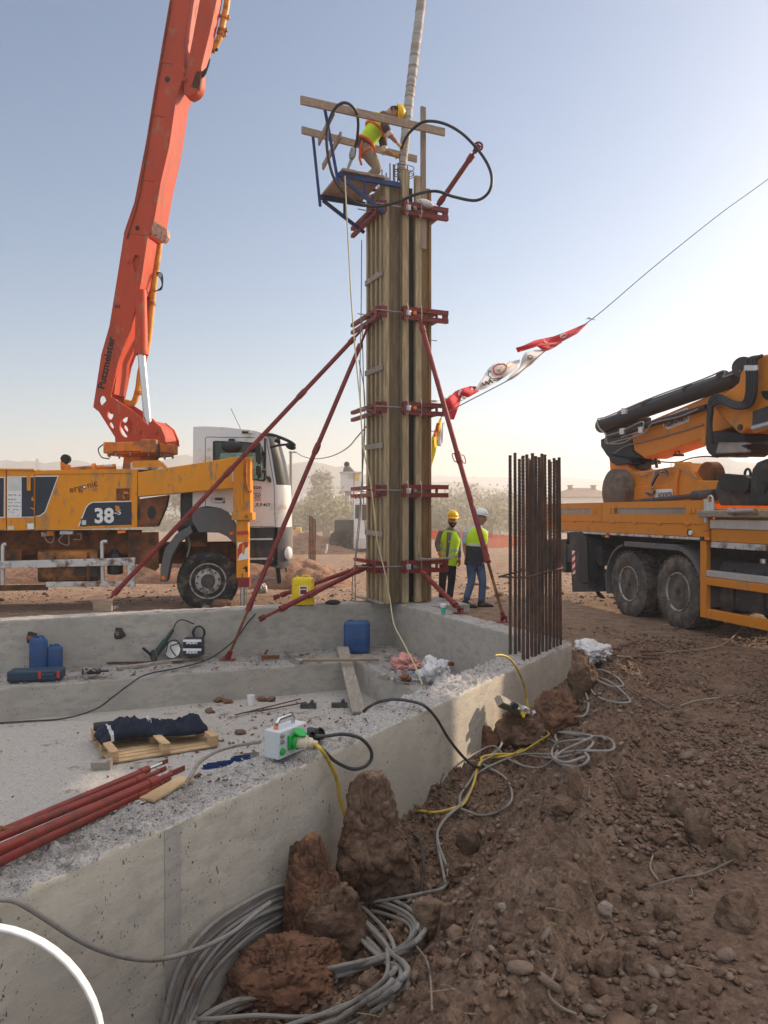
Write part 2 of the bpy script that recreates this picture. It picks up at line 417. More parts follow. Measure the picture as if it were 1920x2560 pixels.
M['blue_pl'] = mat('blue drum plastic', (.020, .075, .21), .42, var=.15, vs=6, bst=.08, dirt=((.06, .08, .12), .35, 8))
M['blue_case'] = mat('dark blue toolbox', (.018, .045, .075), .5, var=.1, bst=.05)
M['blue_st'] = mat('blue bracket paint', (.012, .040, .155), .45, var=.15, vs=4, bst=.05, dirt=((.05, .05, .07), .2, 8))
def wood_mat(name, c, dk, sc=(1, 1, .08), amt=.4, dirt=(.10, .085, .065)):
    m, t, b = newmat(name)
    co = nd(t, 'ShaderNodeTexCoord').outputs['Object']
    n1 = noise(t, co, 28, 6, .6, sc); n2 = noise(t, co, 2.5, 8, .65, (1, 1, .5)); n3 = noise(t, co, 9, 8, .7)
    col = mixc(t, ramp(t, n1, .35, .68), dk, c)
    col = mixc(t, ramp(t, n2, .62-amt*.3, .75-amt*.2), col, tuple((x*.55+y*.45) for x, y in zip(c, dirt)))
    col = mixc(t, ramp(t, n3, .62, .74), col, dirt)
    t.links.new(col, b.inputs['Base Color']); b.inputs['Roughness'].default_value = .8
    t.links.new(bump(t, n1, .4, .004), b.inputs['Normal']); return m
M['ply'] = wood_mat('formwork plywood', (.22, .155, .08), (.11, .075, .04))
M['ply2'] = wood_mat('amber formwork plywood', (.30, .165, .055), (.16, .085, .03))
M['stud'] = wood_mat('formwork timber', (.50, .385, .22), (.24, .18, .10))
M['plyshade'] = wood_mat('shade painted plywood', (.10, .07, .04), (.05, .035, .02))  # plywood darkened to paint in the shade behind the side studs
M['plankw'] = wood_mat('weathered plank', (.40, .285, .20), (.24, .17, .12), (.08, 1, 1))
M['plankz'] = wood_mat('weathered board', (.34, .255, .19), (.19, .145, .11))
M['greywood'] = wood_mat('grey weathered timber', (.38, .335, .28), (.22, .19, .155), (1, .08, 1))
M['pallet'] = wood_mat('pale pallet wood', (.58, .40, .22), (.42, .27, .14), (.2, .2, 1), .2, (.22, .15, .10))
M['rebar'] = mat('rusty rebar', (.115, .062, .042), .8, .1, var=.4, vs=5, bs=60, bst=.5, dirt=((.06, .045, .04), .5, 3))
M['cable_g'] = mat('grey cable sheath', (.25, .235, .215), .6, var=.15, vs=6, bst=.1, dirt=((.20, .14, .10), .25, 9))
M['cable_b'] = mat('black cable sheath', (.045, .045, .047), .55, var=.2, bst=.05, dirt=((.12, .10, .08), .25, 9))
M['cable_y'] = mat('yellow cable sheath', (.58, .40, .05), .5, var=.1, bst=.05, dirt=((.35, .26, .10), .3, 9))
M['cable_t'] = mat('pale yellow rope', (.50, .43, .24), .7, var=.15, bst=.1)
M['hose'] = mat('white wrapped hose', (.42, .40, .38), .7, var=.12, vs=12, bs=30, bst=.3, dirt=((.30, .25, .21), .45, 5), st=(.4, .4, 2))
M['sheet'] = mat('white sack cloth', (.66, .64, .64), .85, var=.06, bst=.3, bs=25, dist=.01, dirt=((.42, .33, .28), .25, 5))
# ------------------------------------------------------------ ground
A0 = V(-1.641, 3.283, 0); DF = V(.528, .849, 0).normalized(); NO = V(DF.y, -DF.x, 0)   # front wall: outer line, direction, outward normal
E1 = V(.924, .383, 0).normalized(); E2 = V(.383, -.924, 0).normalized()                 # back wall direction, right wall direction
C0 = V(.14, 14.25, 0)                                                                   # inner corner under the column
ZT = .15; WW = .40
T_END = 7.62
def ground_h(x, y, detail=True):
    s = (x-A0.x)*NO.x+(y-A0.y)*NO.y; t = (x-A0.x)*DF.x+(y-A0.y)*DF.y
    h0 = np.interp(t, [-3, 0, 1.5, 3, 4.2, 6, 7.6, 9], [-1.15, -1.12, -.95, -.72, -.56, -.42, -.28, -.05])
    sc = np.interp(t, [-2, 0, 2, 4, 6, 7.2, 9], [2.1, 2.0, 1.85, 1.5, 1.15, .85, .5])
    wob = fbm(x*1.7, y*1.7, 3, 3)*.25
    sc = sc+wob
    crest = .10+.06*fbm(x*1.1, y*1.1, 21, 2)
    up = sstep(.30, 1.0, s/np.maximum(sc, .1))
    mound = h0+(crest-h0)*up
    edge = sstep(.0, .28, s-sc)
    base = .03*fbm(x*.35, y*.35, 5, 3)
    h = mound*(1-edge)+(base-.02)*edge
    mound = mound+np.exp(-(np.maximum(s, 0)/.22)**2)*(.12+.22*fbm(x*2.3, y*2.3, 27, 3))
    fade = sstep(7.5, 8.6, t)
    h = h*(1-fade)+base*fade
    # pit
    dF = -s; dR = -((x-C0.x)*E1.x+(y-C0.y)*E1.y); dB = (x-C0.x)*E2.x+(y-C0.y)*E2.y
    # dF inside positive beyond outer line; right wall inner line dR>0; back wall dB>0
    inF = dF; inR = dR+WW; inB = dB+WW
    dd = np.minimum(np.minimum(inF, inR), inB)
    pit = sstep(.10, .32, dd)*(x > -14)
    h = np.where((inF > WW-.02) & (dd <= .3), base, h)
    rough = 1.0
    if detail:
        loose = np.clip(1-edge, 0, 1)*(1-fade)
        loose = np.where(s > 0, loose, .25)
        near = np.exp(-np.maximum(y-9, 0)*.25)
        h = h+near*((.030+.05*loose)*fbm(x*3.3, y*3.3, 31, 5)+(.012+.030*loose)*fbm(x*14, y*14, 41, 4)
                    +(.075*loose+.014)*domes(x*6.5, y*6.5, 51)+(.05*loose+.016)*domes(x*15, y*15, 61)+(.02*loose+.012)*domes(x*33, y*33, 71))
        h = h-.02*near
        # ruts of wheels on the compacted strip
        q = (x-3.1+.25*(y-4)*.3)
        rut = np.abs(((x*.972+y*.233)-3.4))
        h = h-.05*np.exp(-(rut/.22)**2)*edge*near*(1-fade)+.02*np.exp(-((rut-.35)/.12)**2)*edge*near
    along = x*.233-y*.972; h = h-.016*near*edge*(1-fade)*np.exp(-((rut-.02)/.2)**2)*(np.abs((along*7+np.abs(x*.972+y*.233-3.4)*9) % 1-.5) < .2)
    far = sstep(16, 22, y)
    h = h+far*(.12*fbm(x*.25, y*.25, 81, 4))+sstep(14.5, 16, y)*.04*fbm(x*2, y*2, 83, 3)
    h = np.where(pit > 0, h*(1-pit)-1.6*pit, h)
    return h
def axis(lo, hi, fine, step, grow, rmin, rmax):
    a = list(np.arange(fine[0], fine[1], step)); d = step; x = a[-1]
    while x < rmax: d *= grow; x += d; a.append(x)
    d = step; x = a[0]; b = []
    while x > rmin: d *= grow; x -= d; b.append(x)
    return np.array(b[::-1]+a)
xs = axis(0, 0, (-1.6, 5.2), .022, 1.06, -3000, 3000); ys = axis(0, 0, (2.0, 9.6), .024, 1.035, -300, 4500)
XX, YY = np.meshgrid(xs, ys)
ZZ = ground_h(XX.ravel(), YY.ravel())
me = bpy.data.meshes.new('ground'); nx, ny = len(xs), len(ys)
me.vertices.add(nx*ny); me.vertices.foreach_set('co', np.stack([XX.ravel(), YY.ravel(), ZZ], 1).ravel())
ii = (np.arange(ny-1)[:, None]*nx+np.arange(nx-1)[None, :]).ravel()
fc = np.stack([ii, ii+1, ii+nx+1, ii+nx], 1)
me.loops.add(fc.size); me.loops.foreach_set('vertex_index', fc.ravel())
me.polygons.add(len(fc)); me.polygons.foreach_set('loop_start', np.arange(len(fc))*4)
me.polygons.foreach_set('loop_total', np.full(len(fc), 4)); me.polygons.foreach_set('use_smooth', np.ones(len(fc), bool))
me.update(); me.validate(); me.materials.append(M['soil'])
ground = bpy.data.objects.new('ground', me); COL.objects.link(ground); tag(ground, 'brown churned clay soil of the building site', None, None, 'structure')
print('ground', nx, ny)
def gz(x, y, d=True): return float(ground_h(np.array([x], float), np.array([y], float), d)[0])

# ------------------------------------------------------------ foundation (walls, ledge, slab)
fnd = thing('foundation', 'rough grey concrete foundation walls enclosing a sunken pit', 'foundation', (0, 10, -1.14))
def wall(name, p0, d, inn, L, zb, zt, w, step, mats, parent, seed=0, rag=.010, label=None, nw=10, ext=0):
    """p0: start of the outer top line, d: direction, inn: inward normal"""
    mb = MB(); n = max(2, int(L/step)); rows = []
    tt = np.linspace(0, L, n+1)
    for k, t in enumerate(tt):
        o = p0+d*t; row = []
        e = .012*float(fbm(np.array([t*9.]), np.array([seed+.5]), 3)[0])
        for q in (zb, zb+(zt-zb)*.5, zt-.055, zt-.03): row.append(o+V(0, 0, q))
        for j in range(nw+1):
            f = j/nw; p = o+inn*(w*f)
            zz = zt+float(fbm(np.array([t*11+.1]), np.array([f*w*11.+seed]), 7, 3)[0])*rag*2+float(domes(np.array([t*22+.1]), np.array([f*w*22.+seed]), 9)[0])*rag*1.6-rag
            if j in (0, nw): zz -= abs(e)*1.6+.006; p = p+inn*((abs(e)+.004)*(1 if j == 0 else -1))
            row.append(V(p.x, p.y, zz))
        for q in (zt-.03, zt-.055, zb): row.append(o+inn*w+V(0, 0, q))
        rows.append(row)
    c = len(rows[0]); vs = [p for r_ in rows for p in r_]; fs = []; mi = []
    for i in range(n):
        for j in range(c-1):
            fs.append((i*c+j, (i+1)*c+j, (i+1)*c+j+1, i*c+j+1)); mi.append(1 if 4 <= j <= c-5 else 0)
    fs.append(tuple(range(c))); mi.append(0); fs.append(tuple(range(n*c, n*c+c))[::-1]); mi.append(0)
    mb.v = [tuple(p) for p in vs]; mb.f = fs; mb.m = mi
    return mb.build(name, mats, parent, label, sharp=50)
wall('front_wall', A0+DF*-3.8, DF, -NO, 3.8+T_END, -1.5, ZT, WW, .022, [M['conc'], M['conc_top']], fnd, 2, .020, 'nearest pale concrete wall crossing the foreground', 18)
# vertical joint strip in the near wall
jb = MB(); tj = (P(408, 2080, 1)); 
def front_pt(u):    # point of the outer line seen at pixel column u
    k = (u-960)/F_; Yj = (A0.x-A0.y*DF.x/DF.y)/(k-DF.x/DF.y); return V(k*Yj, Yj, 0)
j0 = front_pt(410); j1 = front_pt(452)
rows = []
for i in range(40):
    z = -1.45+(ZT-.035+1.45)*i/39
    w1 = R.uniform(-.003, .003); w2 = R.uniform(-.006, .006)
    rows.append([j0+DF*w1+V(0, 0, z)+NO*-.004, j0+DF*(w1+.003)+V(0, 0, z)+NO*.005, j1+DF*(w2-.003)+V(0, 0, z)+NO*.005, j1+DF*w2+V(0, 0, z)+NO*-.004])
jb.grid(rows); jb.build('joint_strip', M['conc_joint'], fnd)
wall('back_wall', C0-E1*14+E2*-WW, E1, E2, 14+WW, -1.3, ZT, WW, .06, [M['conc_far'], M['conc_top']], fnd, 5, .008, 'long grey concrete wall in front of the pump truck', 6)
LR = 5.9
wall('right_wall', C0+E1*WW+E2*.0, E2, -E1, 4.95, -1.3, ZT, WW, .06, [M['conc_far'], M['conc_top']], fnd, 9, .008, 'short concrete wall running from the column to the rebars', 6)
# column pad
mb = MB(); q = C0+E1*.40-E2*.402; pad = [q, q+E1*.75, q+E1*.75+E2*1.3, q+E2*1.3]
mb.prism([(p.x, p.y) for p in pad], lambda a, b, c: V(a, b, c), -1.2, ZT-.012); mb.build('column_pad', M['conc_top'], fnd)
# ledge: along the back wall and along the right wall
ZL = -.65; ZF = -1.14; LW = 1.12
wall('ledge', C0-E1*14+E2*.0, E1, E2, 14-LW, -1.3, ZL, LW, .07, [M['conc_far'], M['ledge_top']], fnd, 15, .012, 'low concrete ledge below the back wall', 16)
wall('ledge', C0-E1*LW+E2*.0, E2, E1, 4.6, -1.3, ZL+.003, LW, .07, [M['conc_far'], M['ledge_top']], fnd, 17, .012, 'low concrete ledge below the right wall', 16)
# floor slab
fx = np.arange(-7.5, 1.6, .05); fy = np.arange(.2, 13.2, .05)
mb = MB(); rows = []
FX, FY = np.meshgrid(fx, fy)
FZ = ZF+.010*fbm(FX*4, FY*4, 91, 3)+.010*domes(FX*14, FY*14, 93)+.006*fbm(FX*20, FY*20, 95, 2)
sd_ = (FX-A0.x)*NO.x+(FY-A0.y)*NO.y
keep = sd_ < -.1
mb.v = [tuple(p) for p in np.stack([FX.ravel(), FY.ravel(), FZ.ravel()], 1)]
kk = keep.ravel(); c = len(fx)
for i in range(len(fy)-1):
    for j in range(c-1):
        a = i*c+j
        if kk[a] and kk[a+1] and kk[a+c] and kk[a+c+1]: mb.f.append((a, a+1, a+c+1, a+c)); mb.m.append(0)
mb.build('floor_slab', M['floor'], fnd, 'pale gravelly concrete floor of the pit', sharp=80)
# ------------------------------------------------------------ column formwork on the corner
N0 = V(.014, 13.77, 0); B1 = -E2
def cp(a, b, z): return N0+E1*a+B1*b+V(0, 0, z)
def cbox(mb, a0, a1, b0, b1, z0, z1, mi=0):
    vs = [cp(a, b, z) for a in (a0, a1) for b in (b0, b1) for z in (z0, z1)]
    return mb.add(vs, [(0, 1, 3, 2), (4, 6, 7, 5), (0, 4, 5, 1), (2, 3, 7, 6), (0, 2, 6, 4), (1, 5, 7, 3)], mi)
fw = thing('column_formwork', 'tall timber column formwork clamped with dark red steel yokes on the pit corner', 'formwork', cp(.45, .4, ZT))
def cpart(name, m, *a, label=None, bevel=.004):
    mb = MB(); cbox(mb, *a); return mb.build(name, m, fw, label, bevel=bevel)
ZB = ZT+.006; ZTOP = 7.79
cpart('panel', M['ply'], .075, .325, .05, .075, ZB, ZTOP)                 # front ply left of the studs
cpart('panel', M['black'], .46, .60, .11, .13, ZB, ZTOP-.05, label='panel at the back of the gap, blackened for its shadow')  # black put into the colour as the shadow of the gap
cpart('panel', M['ply2'], .715, .925, .045, .07, ZB, ZTOP-.03, label='amber plywood panel on the right')
cpart('panel', M['plyshade'], .045, .07, .08, .86, ZB, ZTOP-.02)                # left side ply, its dark colour stands for shade between the studs
cpart('panel', M['ply'], .90, .925, .075, .86, ZB, ZTOP-.02)
cpart('panel', M['ply'], .075, .895, .86, .885, ZB, ZTOP-.02)
tops = {}
for (a0, a1, zt_) in ((-.01, .068, ZTOP), (.330, .452, 7.98), (.590, .705, 7.92)):
    mb = MB(); cbox(mb, a0, a1, -.045, .05, ZB, zt_); mb.build('stud', M['stud'], fw, bevel=.0025, flat=True)
cpart('stud', M['ply'], .30, .328, -.01, .045, ZB, ZTOP-.1)
cpart('stud', M['dark'], .455, .475, .0, .10, ZB, ZTOP-.1, label='dark steel edge strip beside the gap')
cpart('stud', M['ply'], .706, .73, -.02, .044, ZB, ZTOP-.1)
cpart('stud', M['ply2'], .885, .93, .0, .044, ZB, ZTOP-.1)
for (b0, b1) in ((.12, .20), (.33, .41), (.55, .63), (.77, .85)):
    mb = MB(); cbox(mb, -.028, .044, b0, b1, ZB, ZTOP+R.uniform(-.08, .02)); mb.build('stud', M['stud'], fw, bevel=.0025, flat=True)
# nailed battens across the side studs
for z0 in (1.35, 2.95, 4.35, 6.05):
    mb = MB(); w_ = .10
    pts = [cp(-.031, .02, z0), cp(-.031, .86, z0+.02), cp(-.031, .86, z0+.02+w_), cp(-.031, .02, z0+w_)]
    p2_ = [p-E1*.025 for p in pts]
    mb.add(pts+p2_, [(0, 1, 2, 3), (7, 6, 5, 4), (0, 4, 5, 1), (1, 5, 6, 2), (2, 6, 7, 3), (3, 7, 4, 0)])
    mb.build('batten', M['greywood'], fw, bevel=.003)
cpart('base_board', M['greywood'], -.12, -.02, -.05, 1.3, ZB, ZB+.03, label='grey board under the side studs')
# tall uprights
for (a0, a1, b0, b1, z0, z1) in ((.69, .80, -.055, -.018, 6.6, 9.2), (.42, .49, .16, .20, 7.2, 8.62)):
    mb = MB(); cbox(mb, a0, a1, b0, b1, z0, z1); mb.build('upright_plank', M['plankz'], fw, bevel=.01)
# clamps
for li, zc in enumerate((7.27, 5.38, 3.67, 2.18, .815)):
    big = li in (0,)
    ck = MB(); la = 1.22
    for dz in (-.075, .075):   # two channels across the front
        cbox(ck, .30, la, -.125, -.047, zc+dz-.035, zc+dz+.035)
        cbox(ck, .30, la, -.130, -.1255, zc+dz-.041, zc+dz-.030); cbox(ck, .30, la, -.130, -.1255, zc+dz+.030, zc+dz+.041)
    clamp = ck.build('clamp', M['prop'], fw, bevel=.004)
    k = MB()
    cbox(k, .31, .40, -.15, -.131, zc-.12, zc+.12)
    cbox(k, .50, .56, -.11, -.05, zc-.0395, zc+.0395); cbox(k, .98, 1.01, -.11, -.05, zc-.0395, zc+.0395)
    cbox(k, la-.10, la-.002, -.11, -.05, zc-.0395, zc+.0395) if li != 3 else None
    k.build('end_plate', M['prop'], clamp, bevel=.004)
    k = MB()      # right return arm, runs back along the far side face
    for dz in (-.075, .075): cbox(k, .95, 1.03, -.045, 1.05, zc+dz-.034, zc+dz+.034)
    k.build('yoke_arm', M['prop'], clamp, bevel=.004)
    k = MB()      # left arm, runs back along the side face, notched lower edge
    bl = 1.42 if li != 4 else 1.25
    for dz in (-.07, .07):
        cbox(k, -.135, -.060, .0, bl, zc+dz-.034, zc+dz+.034)
    for q in range(6):
        cbox(k, -.142, -.1355, .08+q*.20, .17+q*.20, zc-.128, zc-.085)
    k.build('yoke_arm', M['prop'], clamp, bevel=.004)
    k = MB(); cbox(k, -.16, -.137, .02, .13, zc-.11, zc+.11); cbox(k, -.10, .02, -.06, -.046, zc-.10, zc+.10)
    k.build('end_plate', M['prop'], clamp, bevel=.004)
    k = MB(); k.cyl(cp(.52, -.175, zc), cp(.52, -.12, zc), .035, n=6); k.cyl(cp(.52, -.20, zc), cp(.52, -.17, zc), .016, n=8)
    k.build('wing_nut', M['amber'] if li in (1, 2) else M['steel'], clamp)
    k = MB(); cbox(k, .36, .45, -.155, -.132, zc-.05, zc+.05); k.build('wedge_block', M['galv'], clamp, bevel=.01)
    k = MB(); k.cyl(cp(-.20, -.085, zc+.01), cp(.40, -.085, zc+.01), .010, n=8)
    k.build('tie_rod', M['steel'], clamp); k = MB(); k.cyl(cp(-.10, .25, zc-.02), cp(-.42, .27, zc+.0), .009, n=6)
    if li in (1, 2): k.build('tie_rod', M['steel'], clamp); k = MB()
    if li in (1, 2): k.cyl(cp(.95, .3, zc-.35), cp(1.18, .28, zc-.35), .009, n=6)
    k.build('tie_rod', M['steel'], clamp)
    k = MB()
    for (a_, b_) in ((.33, -.14), (.60, -.14), (-.08, -.02), (-.08, .10)):
        k.tube(crom([cp(a_, b_, zc+.10), cp(a_+.02, b_-.02, zc+.17), cp(a_+.05, b_-.02, zc+.10), cp(a_+.05, b_-.03, zc-.1), cp(a_+.03, b_-.02, zc-.16), cp(a_+.02, b_-.02, zc-.10)], 4), .007, 6)
    k.build('spring_clip', M['steel'], clamp)

# column reinforcement standing out of the form
rc = thing('rebar_cage', 'dark rebar ends tied with wire sticking out of the column formwork top', 'rebar', cp(.45, .4, ZTOP-.5))
for i, (a, b) in enumerate(((.10, .14), (.17, .14), (.24, .16), (.33, .2), (.40, .2), (.47, .22), (.55, .24), (.60, .3), (.12, .45), (.14, .7), (.3, .7), (.5, .7))):
    mb = MB(); mb.cyl(cp(a, b, 7.2), cp(a+R.uniform(-.02, .02), b, 8.05+.25*math.sin(i*2.1)**2+(.15 if .3 < a < .6 else -.1)), .011, n=6); mb.build('rebar', M['rebar'], rc)
mb = MB()
for z in (8.02, 8.06, 8.15):
    mb.tube(crom([cp(.30, .14, z), cp(.64, .17, z+.02), cp(.65, .34, z), cp(.32, .30, z-.02)], 5, True), .007, 6, closed=True)
mb.build('wire_hoop', M['rebar'], rc)

# ------------------------------------------------------------ push-pull props
def prop_thing(pt, pb, label, r=.042, coll=(.33,), m=None, tip=.10, plate=True, top_tip=.07, group='red push-pull props bracing the formwork', handle=True):
    m = m or M['prop']; pt = Vector(pt); pb = Vector(pb)
    t = thing('push_pull_prop', label, 'prop', pb, 0, group)
    d = (pt-pb); L = d.length; d.normalize(); side = d.cross(V(0, 0, 1)).normalized()
    q = lambda s_: pb+d*s_*L
    mb = MB(); mb.cyl(q(tip), q(1-top_tip), r, n=14)
    mb.cyl(q(tip)-d*.02, q(tip)+d*.10, r*1.25, n=14); mb.cyl(q(1-top_tip)-d*.10, q(1-top_tip)+d*.02, r*1.25, n=14)
    mb.build('tube', m, t)
    mb = MB(); mb.cyl(q(.015), q(tip), r*.55, n=10); mb.build('screw', M['rust'] if L > 3 else m, t)
    mb = MB(); mb.cyl(q(1-top_tip), q(.992), r*.55, n=10); mb.build('screw', m, t)
    for c in coll:
        mb = MB(); mb.cyl(q(c)-d*.09, q(c)+d*.09, r*1.3, n=14)
        cb = mb.build('collar', m, t)
        if handle:
            mb = MB(); a = q(c)+side*r
            mb.tube(crom([q(c)-d*.09+side*r, q(c)-d*.10+side*(r+.07), q(c)+d*.03+side*(r+.08), q(c)+d*.05+side*r], 4), .008, 6)
            mb.tube(crom([q(c)-d*.07-side*r, q(c)-d*.08-side*(r+.06), q(c)+d*.05-side*(r+.07), q(c)+d*.07-side*r], 4), .008, 6)
            mb.build('handle', m, cb)
    mb = MB(); mb.bar(q(0)-d*.02, q(.0)+d*.10, .012, r*2.1, up=V(0, 0, 1)); mb.cyl(q(0)+d*.02-side*.05, q(0)+d*.02+side*.05, .012, n=8); mb.build('fork', m, t)
    mb = MB(); mb.bar(q(1)-d*.12, q(1)+d*.03, .012, r*2.1); mb.build('fork', m, t)
    if plate:
        mb = MB(); mb.box(pb+V(0, 0, -.045), (.24, .17, .012)); mb.box(pb+V(-.04, 0, .0), (.012, .09, .085)); mb.box(pb+V(.04, 0, .0), (.012, .09, .085))
        mb.build('foot_plate', m, t, bevel=.003)
    return t
prop_thing(P(925, 803, 14.45), V(-4.70, 12.97, .265), 'longest red prop, running down left to a wood block on the back wall', coll=(.44, .72), tip=.03)
prop_thing(P(922, 812, 14.25), V(-2.58, 12.72, -.60), 'steep red prop standing on the pit ledge left of the column', coll=(.60,), tip=.13)
prop_thing(P(1050, 800, 13.55), V(1.80, 11.55, .20), 'red prop right of the column passing in front of the two workers', coll=(.50,), tip=.17, top_tip=.03)
prop_thing(P(925, 1412, 14.15), P(650, 1548, 12.95), 'short low prop whose free end with a bolt hole hangs over the back wall', r=.045, coll=(.45,), plate=False, tip=.18)
prop_thing(P(908, 1416, 14.75), V(-2.05, 14.35, .20), 'low prop behind the yellow canister, second of the low pair', r=.040, coll=(.40,), plate=False, tip=.08, handle=False)
prop_thing(P(1052, 1428, 13.6), V(1.24, 12.48, .21), 'short red prop slanting down behind the paper cup to the right wall', r=.042, coll=(), tip=.12, plate=True)
prop_thing(P(1196, 366, 13.35), P(1096, 512, 13.72), 'short red prop sticking up from the top clamp with a ring on its end', r=.045, coll=(), tip=.04, plate=False, top_tip=.16)
rg = MB(); rg.tube([P(1196, 366, 13.35)+V(.07*math.cos(a), 0, .07*math.sin(a)) for a in [k*math.pi/7 for k in range(14)]], .02, 8, closed=True)
rg.build('ring', M['prop'], [o for o in COL.objects if o.name.startswith('push_pull_prop')][-1])
# wood block under the long prop
mb = MB(); mb.box((-4.70, 12.97, .165+.022), (.36, .20, .04)); mb.box((-4.70, 12.97, .2), (.30, .14, .0))if 0 else None
tag(mb.build('mortar_pad', M['conc_top']), 'small pale mortar pad on the back wall top under the wood block', 'pad')
mb = MB(); mb.box((-4.70, 12.93, .207-.06+.0005), (.001, .001, .001)) if 0 else None
mb = MB(); mb.box((-4.68, 12.78, .155+.10), (.31, .07, .20)); tag(mb.build('wood_block', M['plankw'], bevel=.004), 'square wood block nailed behind the foot of the longest prop', 'block')

# ------------------------------------------------------------ working platform
pf = thing('work_platform', 'blue bracket scaffold platform with wooden guard rails hung on the column top', 'platform', cp(-.4, .5, 7.68))
for bi, b in enumerate((-.07, .97)):
    mb = MB(); x1 = .28 if bi == 0 else .0
    mb.bar(cp(x1, b, 7.67), cp(-.90, b, 7.67), .06, .085); fr = mb.build('bracket', M['blue_st'], pf, bevel=.004)
    mb = MB(); mb.bar(cp(-.85, b, 7.62), cp(-.02, b, 7.13), .05, .06); mb.build('brace', M['blue_st'], fr, bevel=.004)
    mb = MB(); mb.bar(cp(-.42, b, 7.63), cp(-.42, b, 7.40), .05, .055); mb.build('brace', M['blue_st'], fr, bevel=.004)
    top = P(812, 272, 13.35) if bi == 0 else P(781, 326, 14.28)
    mb = MB(); mb.bar(cp(-.90, b, 7.50), top, .055, .055, up=V(0, 1, 0)); mb.build('guard_post', M['blue_st'], pf, bevel=.004)
def plank(name, p0, p1, w, h, m, parent, up=(0, 0, 1), label=None):
    mb = MB(); mb.bar(p0, p1, w, h, up); return mb.build(name, m, parent, label, bevel=.005)
plank('guard_rail', P(751, 250, 12.96), P(1112, 331, 14.02), .04, .145, M['plankw'], pf)
plank('guard_rail', P(754, 325, 14.05), P(1042, 398, 15.1), .04, .135, M['plankw'], pf)
plank('side_rail', P(835, 278, 13.32), P(797, 357, 14.25), .035, .12, M['plankw'], pf)
plank('side_rail', P(853, 336, 13.36), P(807, 418, 14.22), .035, .12, M['plankw'], pf)
for k in range(3):
    a = -.86+k*.27
    mb = MB()
    pts = [cp(a, -.16+R.uniform(-.02, .02), 7.715), cp(a+.255, -.16, 7.715), cp(a+.255, 1.12, 7.715), cp(a, 1.12, 7.715)]
    up_ = [p+V(0, 0, .045) for p in pts]
    mb.add(pts+up_, [(3, 2, 1, 0), (4, 5, 6, 7), (0, 1, 5, 4), (1, 2, 6, 5), (2, 3, 7, 6), (3, 0, 4, 7)]); mb.build('deck_board', M['plankw'], pf, bevel=.004)
mb = MB(); mb.box(cp(-.55, 1.05, 7.63), (.5, .03, .02)); 
# concrete hose from the boom
hp = crom([P(1052, -190, 14.5)+V(-2.6, .3, 1.9), P(1085, -330, 14.45)+V(-1.1, .2, 1.2), P(1078, -300, 14.4), P(1053, 0, 14.3), P(1036, 140, 14.25), P(1022, 260, 14.2), P(1010, 380, 14.15), P(1003, 450, 14.12)], 14)
mb = MB(); n = len(hp); mb.tube(hp, .09, 14, rr=[.088*(1 if k < n*.8 else 1-.32*(k-n*.8)/(n*.2))+.004*math.sin(k*1.9) for k in range(n)])
for k in range(8, n-4, 3):
    d_ = (hp[k+1]-hp[k]).normalized(); mb.cyl(hp[k]-d_*.006, hp[k]+d_*.006, .0935*(1 if k < n*.8 else 1-.32*(k-n*.8)/(n*.2)), n=14, mi=1)
hz_ = mb.build('concrete_hose', [M['hose'], M['cable_g']]); tag(hz_, 'white tape-wrapped concrete hose hanging down into the column', 'hose')
# vibrator hose
vp = [(1004, 372, 13.95), (1012, 350, 13.85), (1030, 325, 13.7), (1062, 304, 13.5), (1110, 309, 13.4), (1160, 338, 13.3), (1208, 392, 13.25), (1229, 440, 13.2), (1222, 480, 13.2), (1190, 501, 13.25), (1135, 492, 13.35), (1090, 478, 13.4), (1040, 486, 13.4), (985, 508, 13.4), (930, 516, 13.3), (880, 500, 13.15), (840, 455, 13.1), (822, 400, 13.1), (817, 335, 13.1), (832, 280, 13.05), (858, 257, 13.0), (885, 270, 13.15), (895, 300, 13.5), (893, 345, 13.8), (886, 375, 13.95)]
mb = MB(); mb.tube(crom([P(*p) for p in vp], 10), .026, 8); vh = mb.build('vibrator_hose', M['black']); tag(vh, 'black concrete vibrator hose looping round the platform and column top', 'hose')
mb = MB(); mb.lathe(P(885, 368, 13.95), P(878, 400, 13.95)-P(885, 368, 13.95), [(0, .02), (.03, .055), (.16, .062), (.22, .04), (.23, .02)], 12); mb.lathe(P(878, 400, 13.95), P(866, 432, 13.95)-P(878, 400, 13.95), [(0, .03), (.2, .022), (.3, .012)], 10)
mb.build('motor_housing', M['steel'], vh)
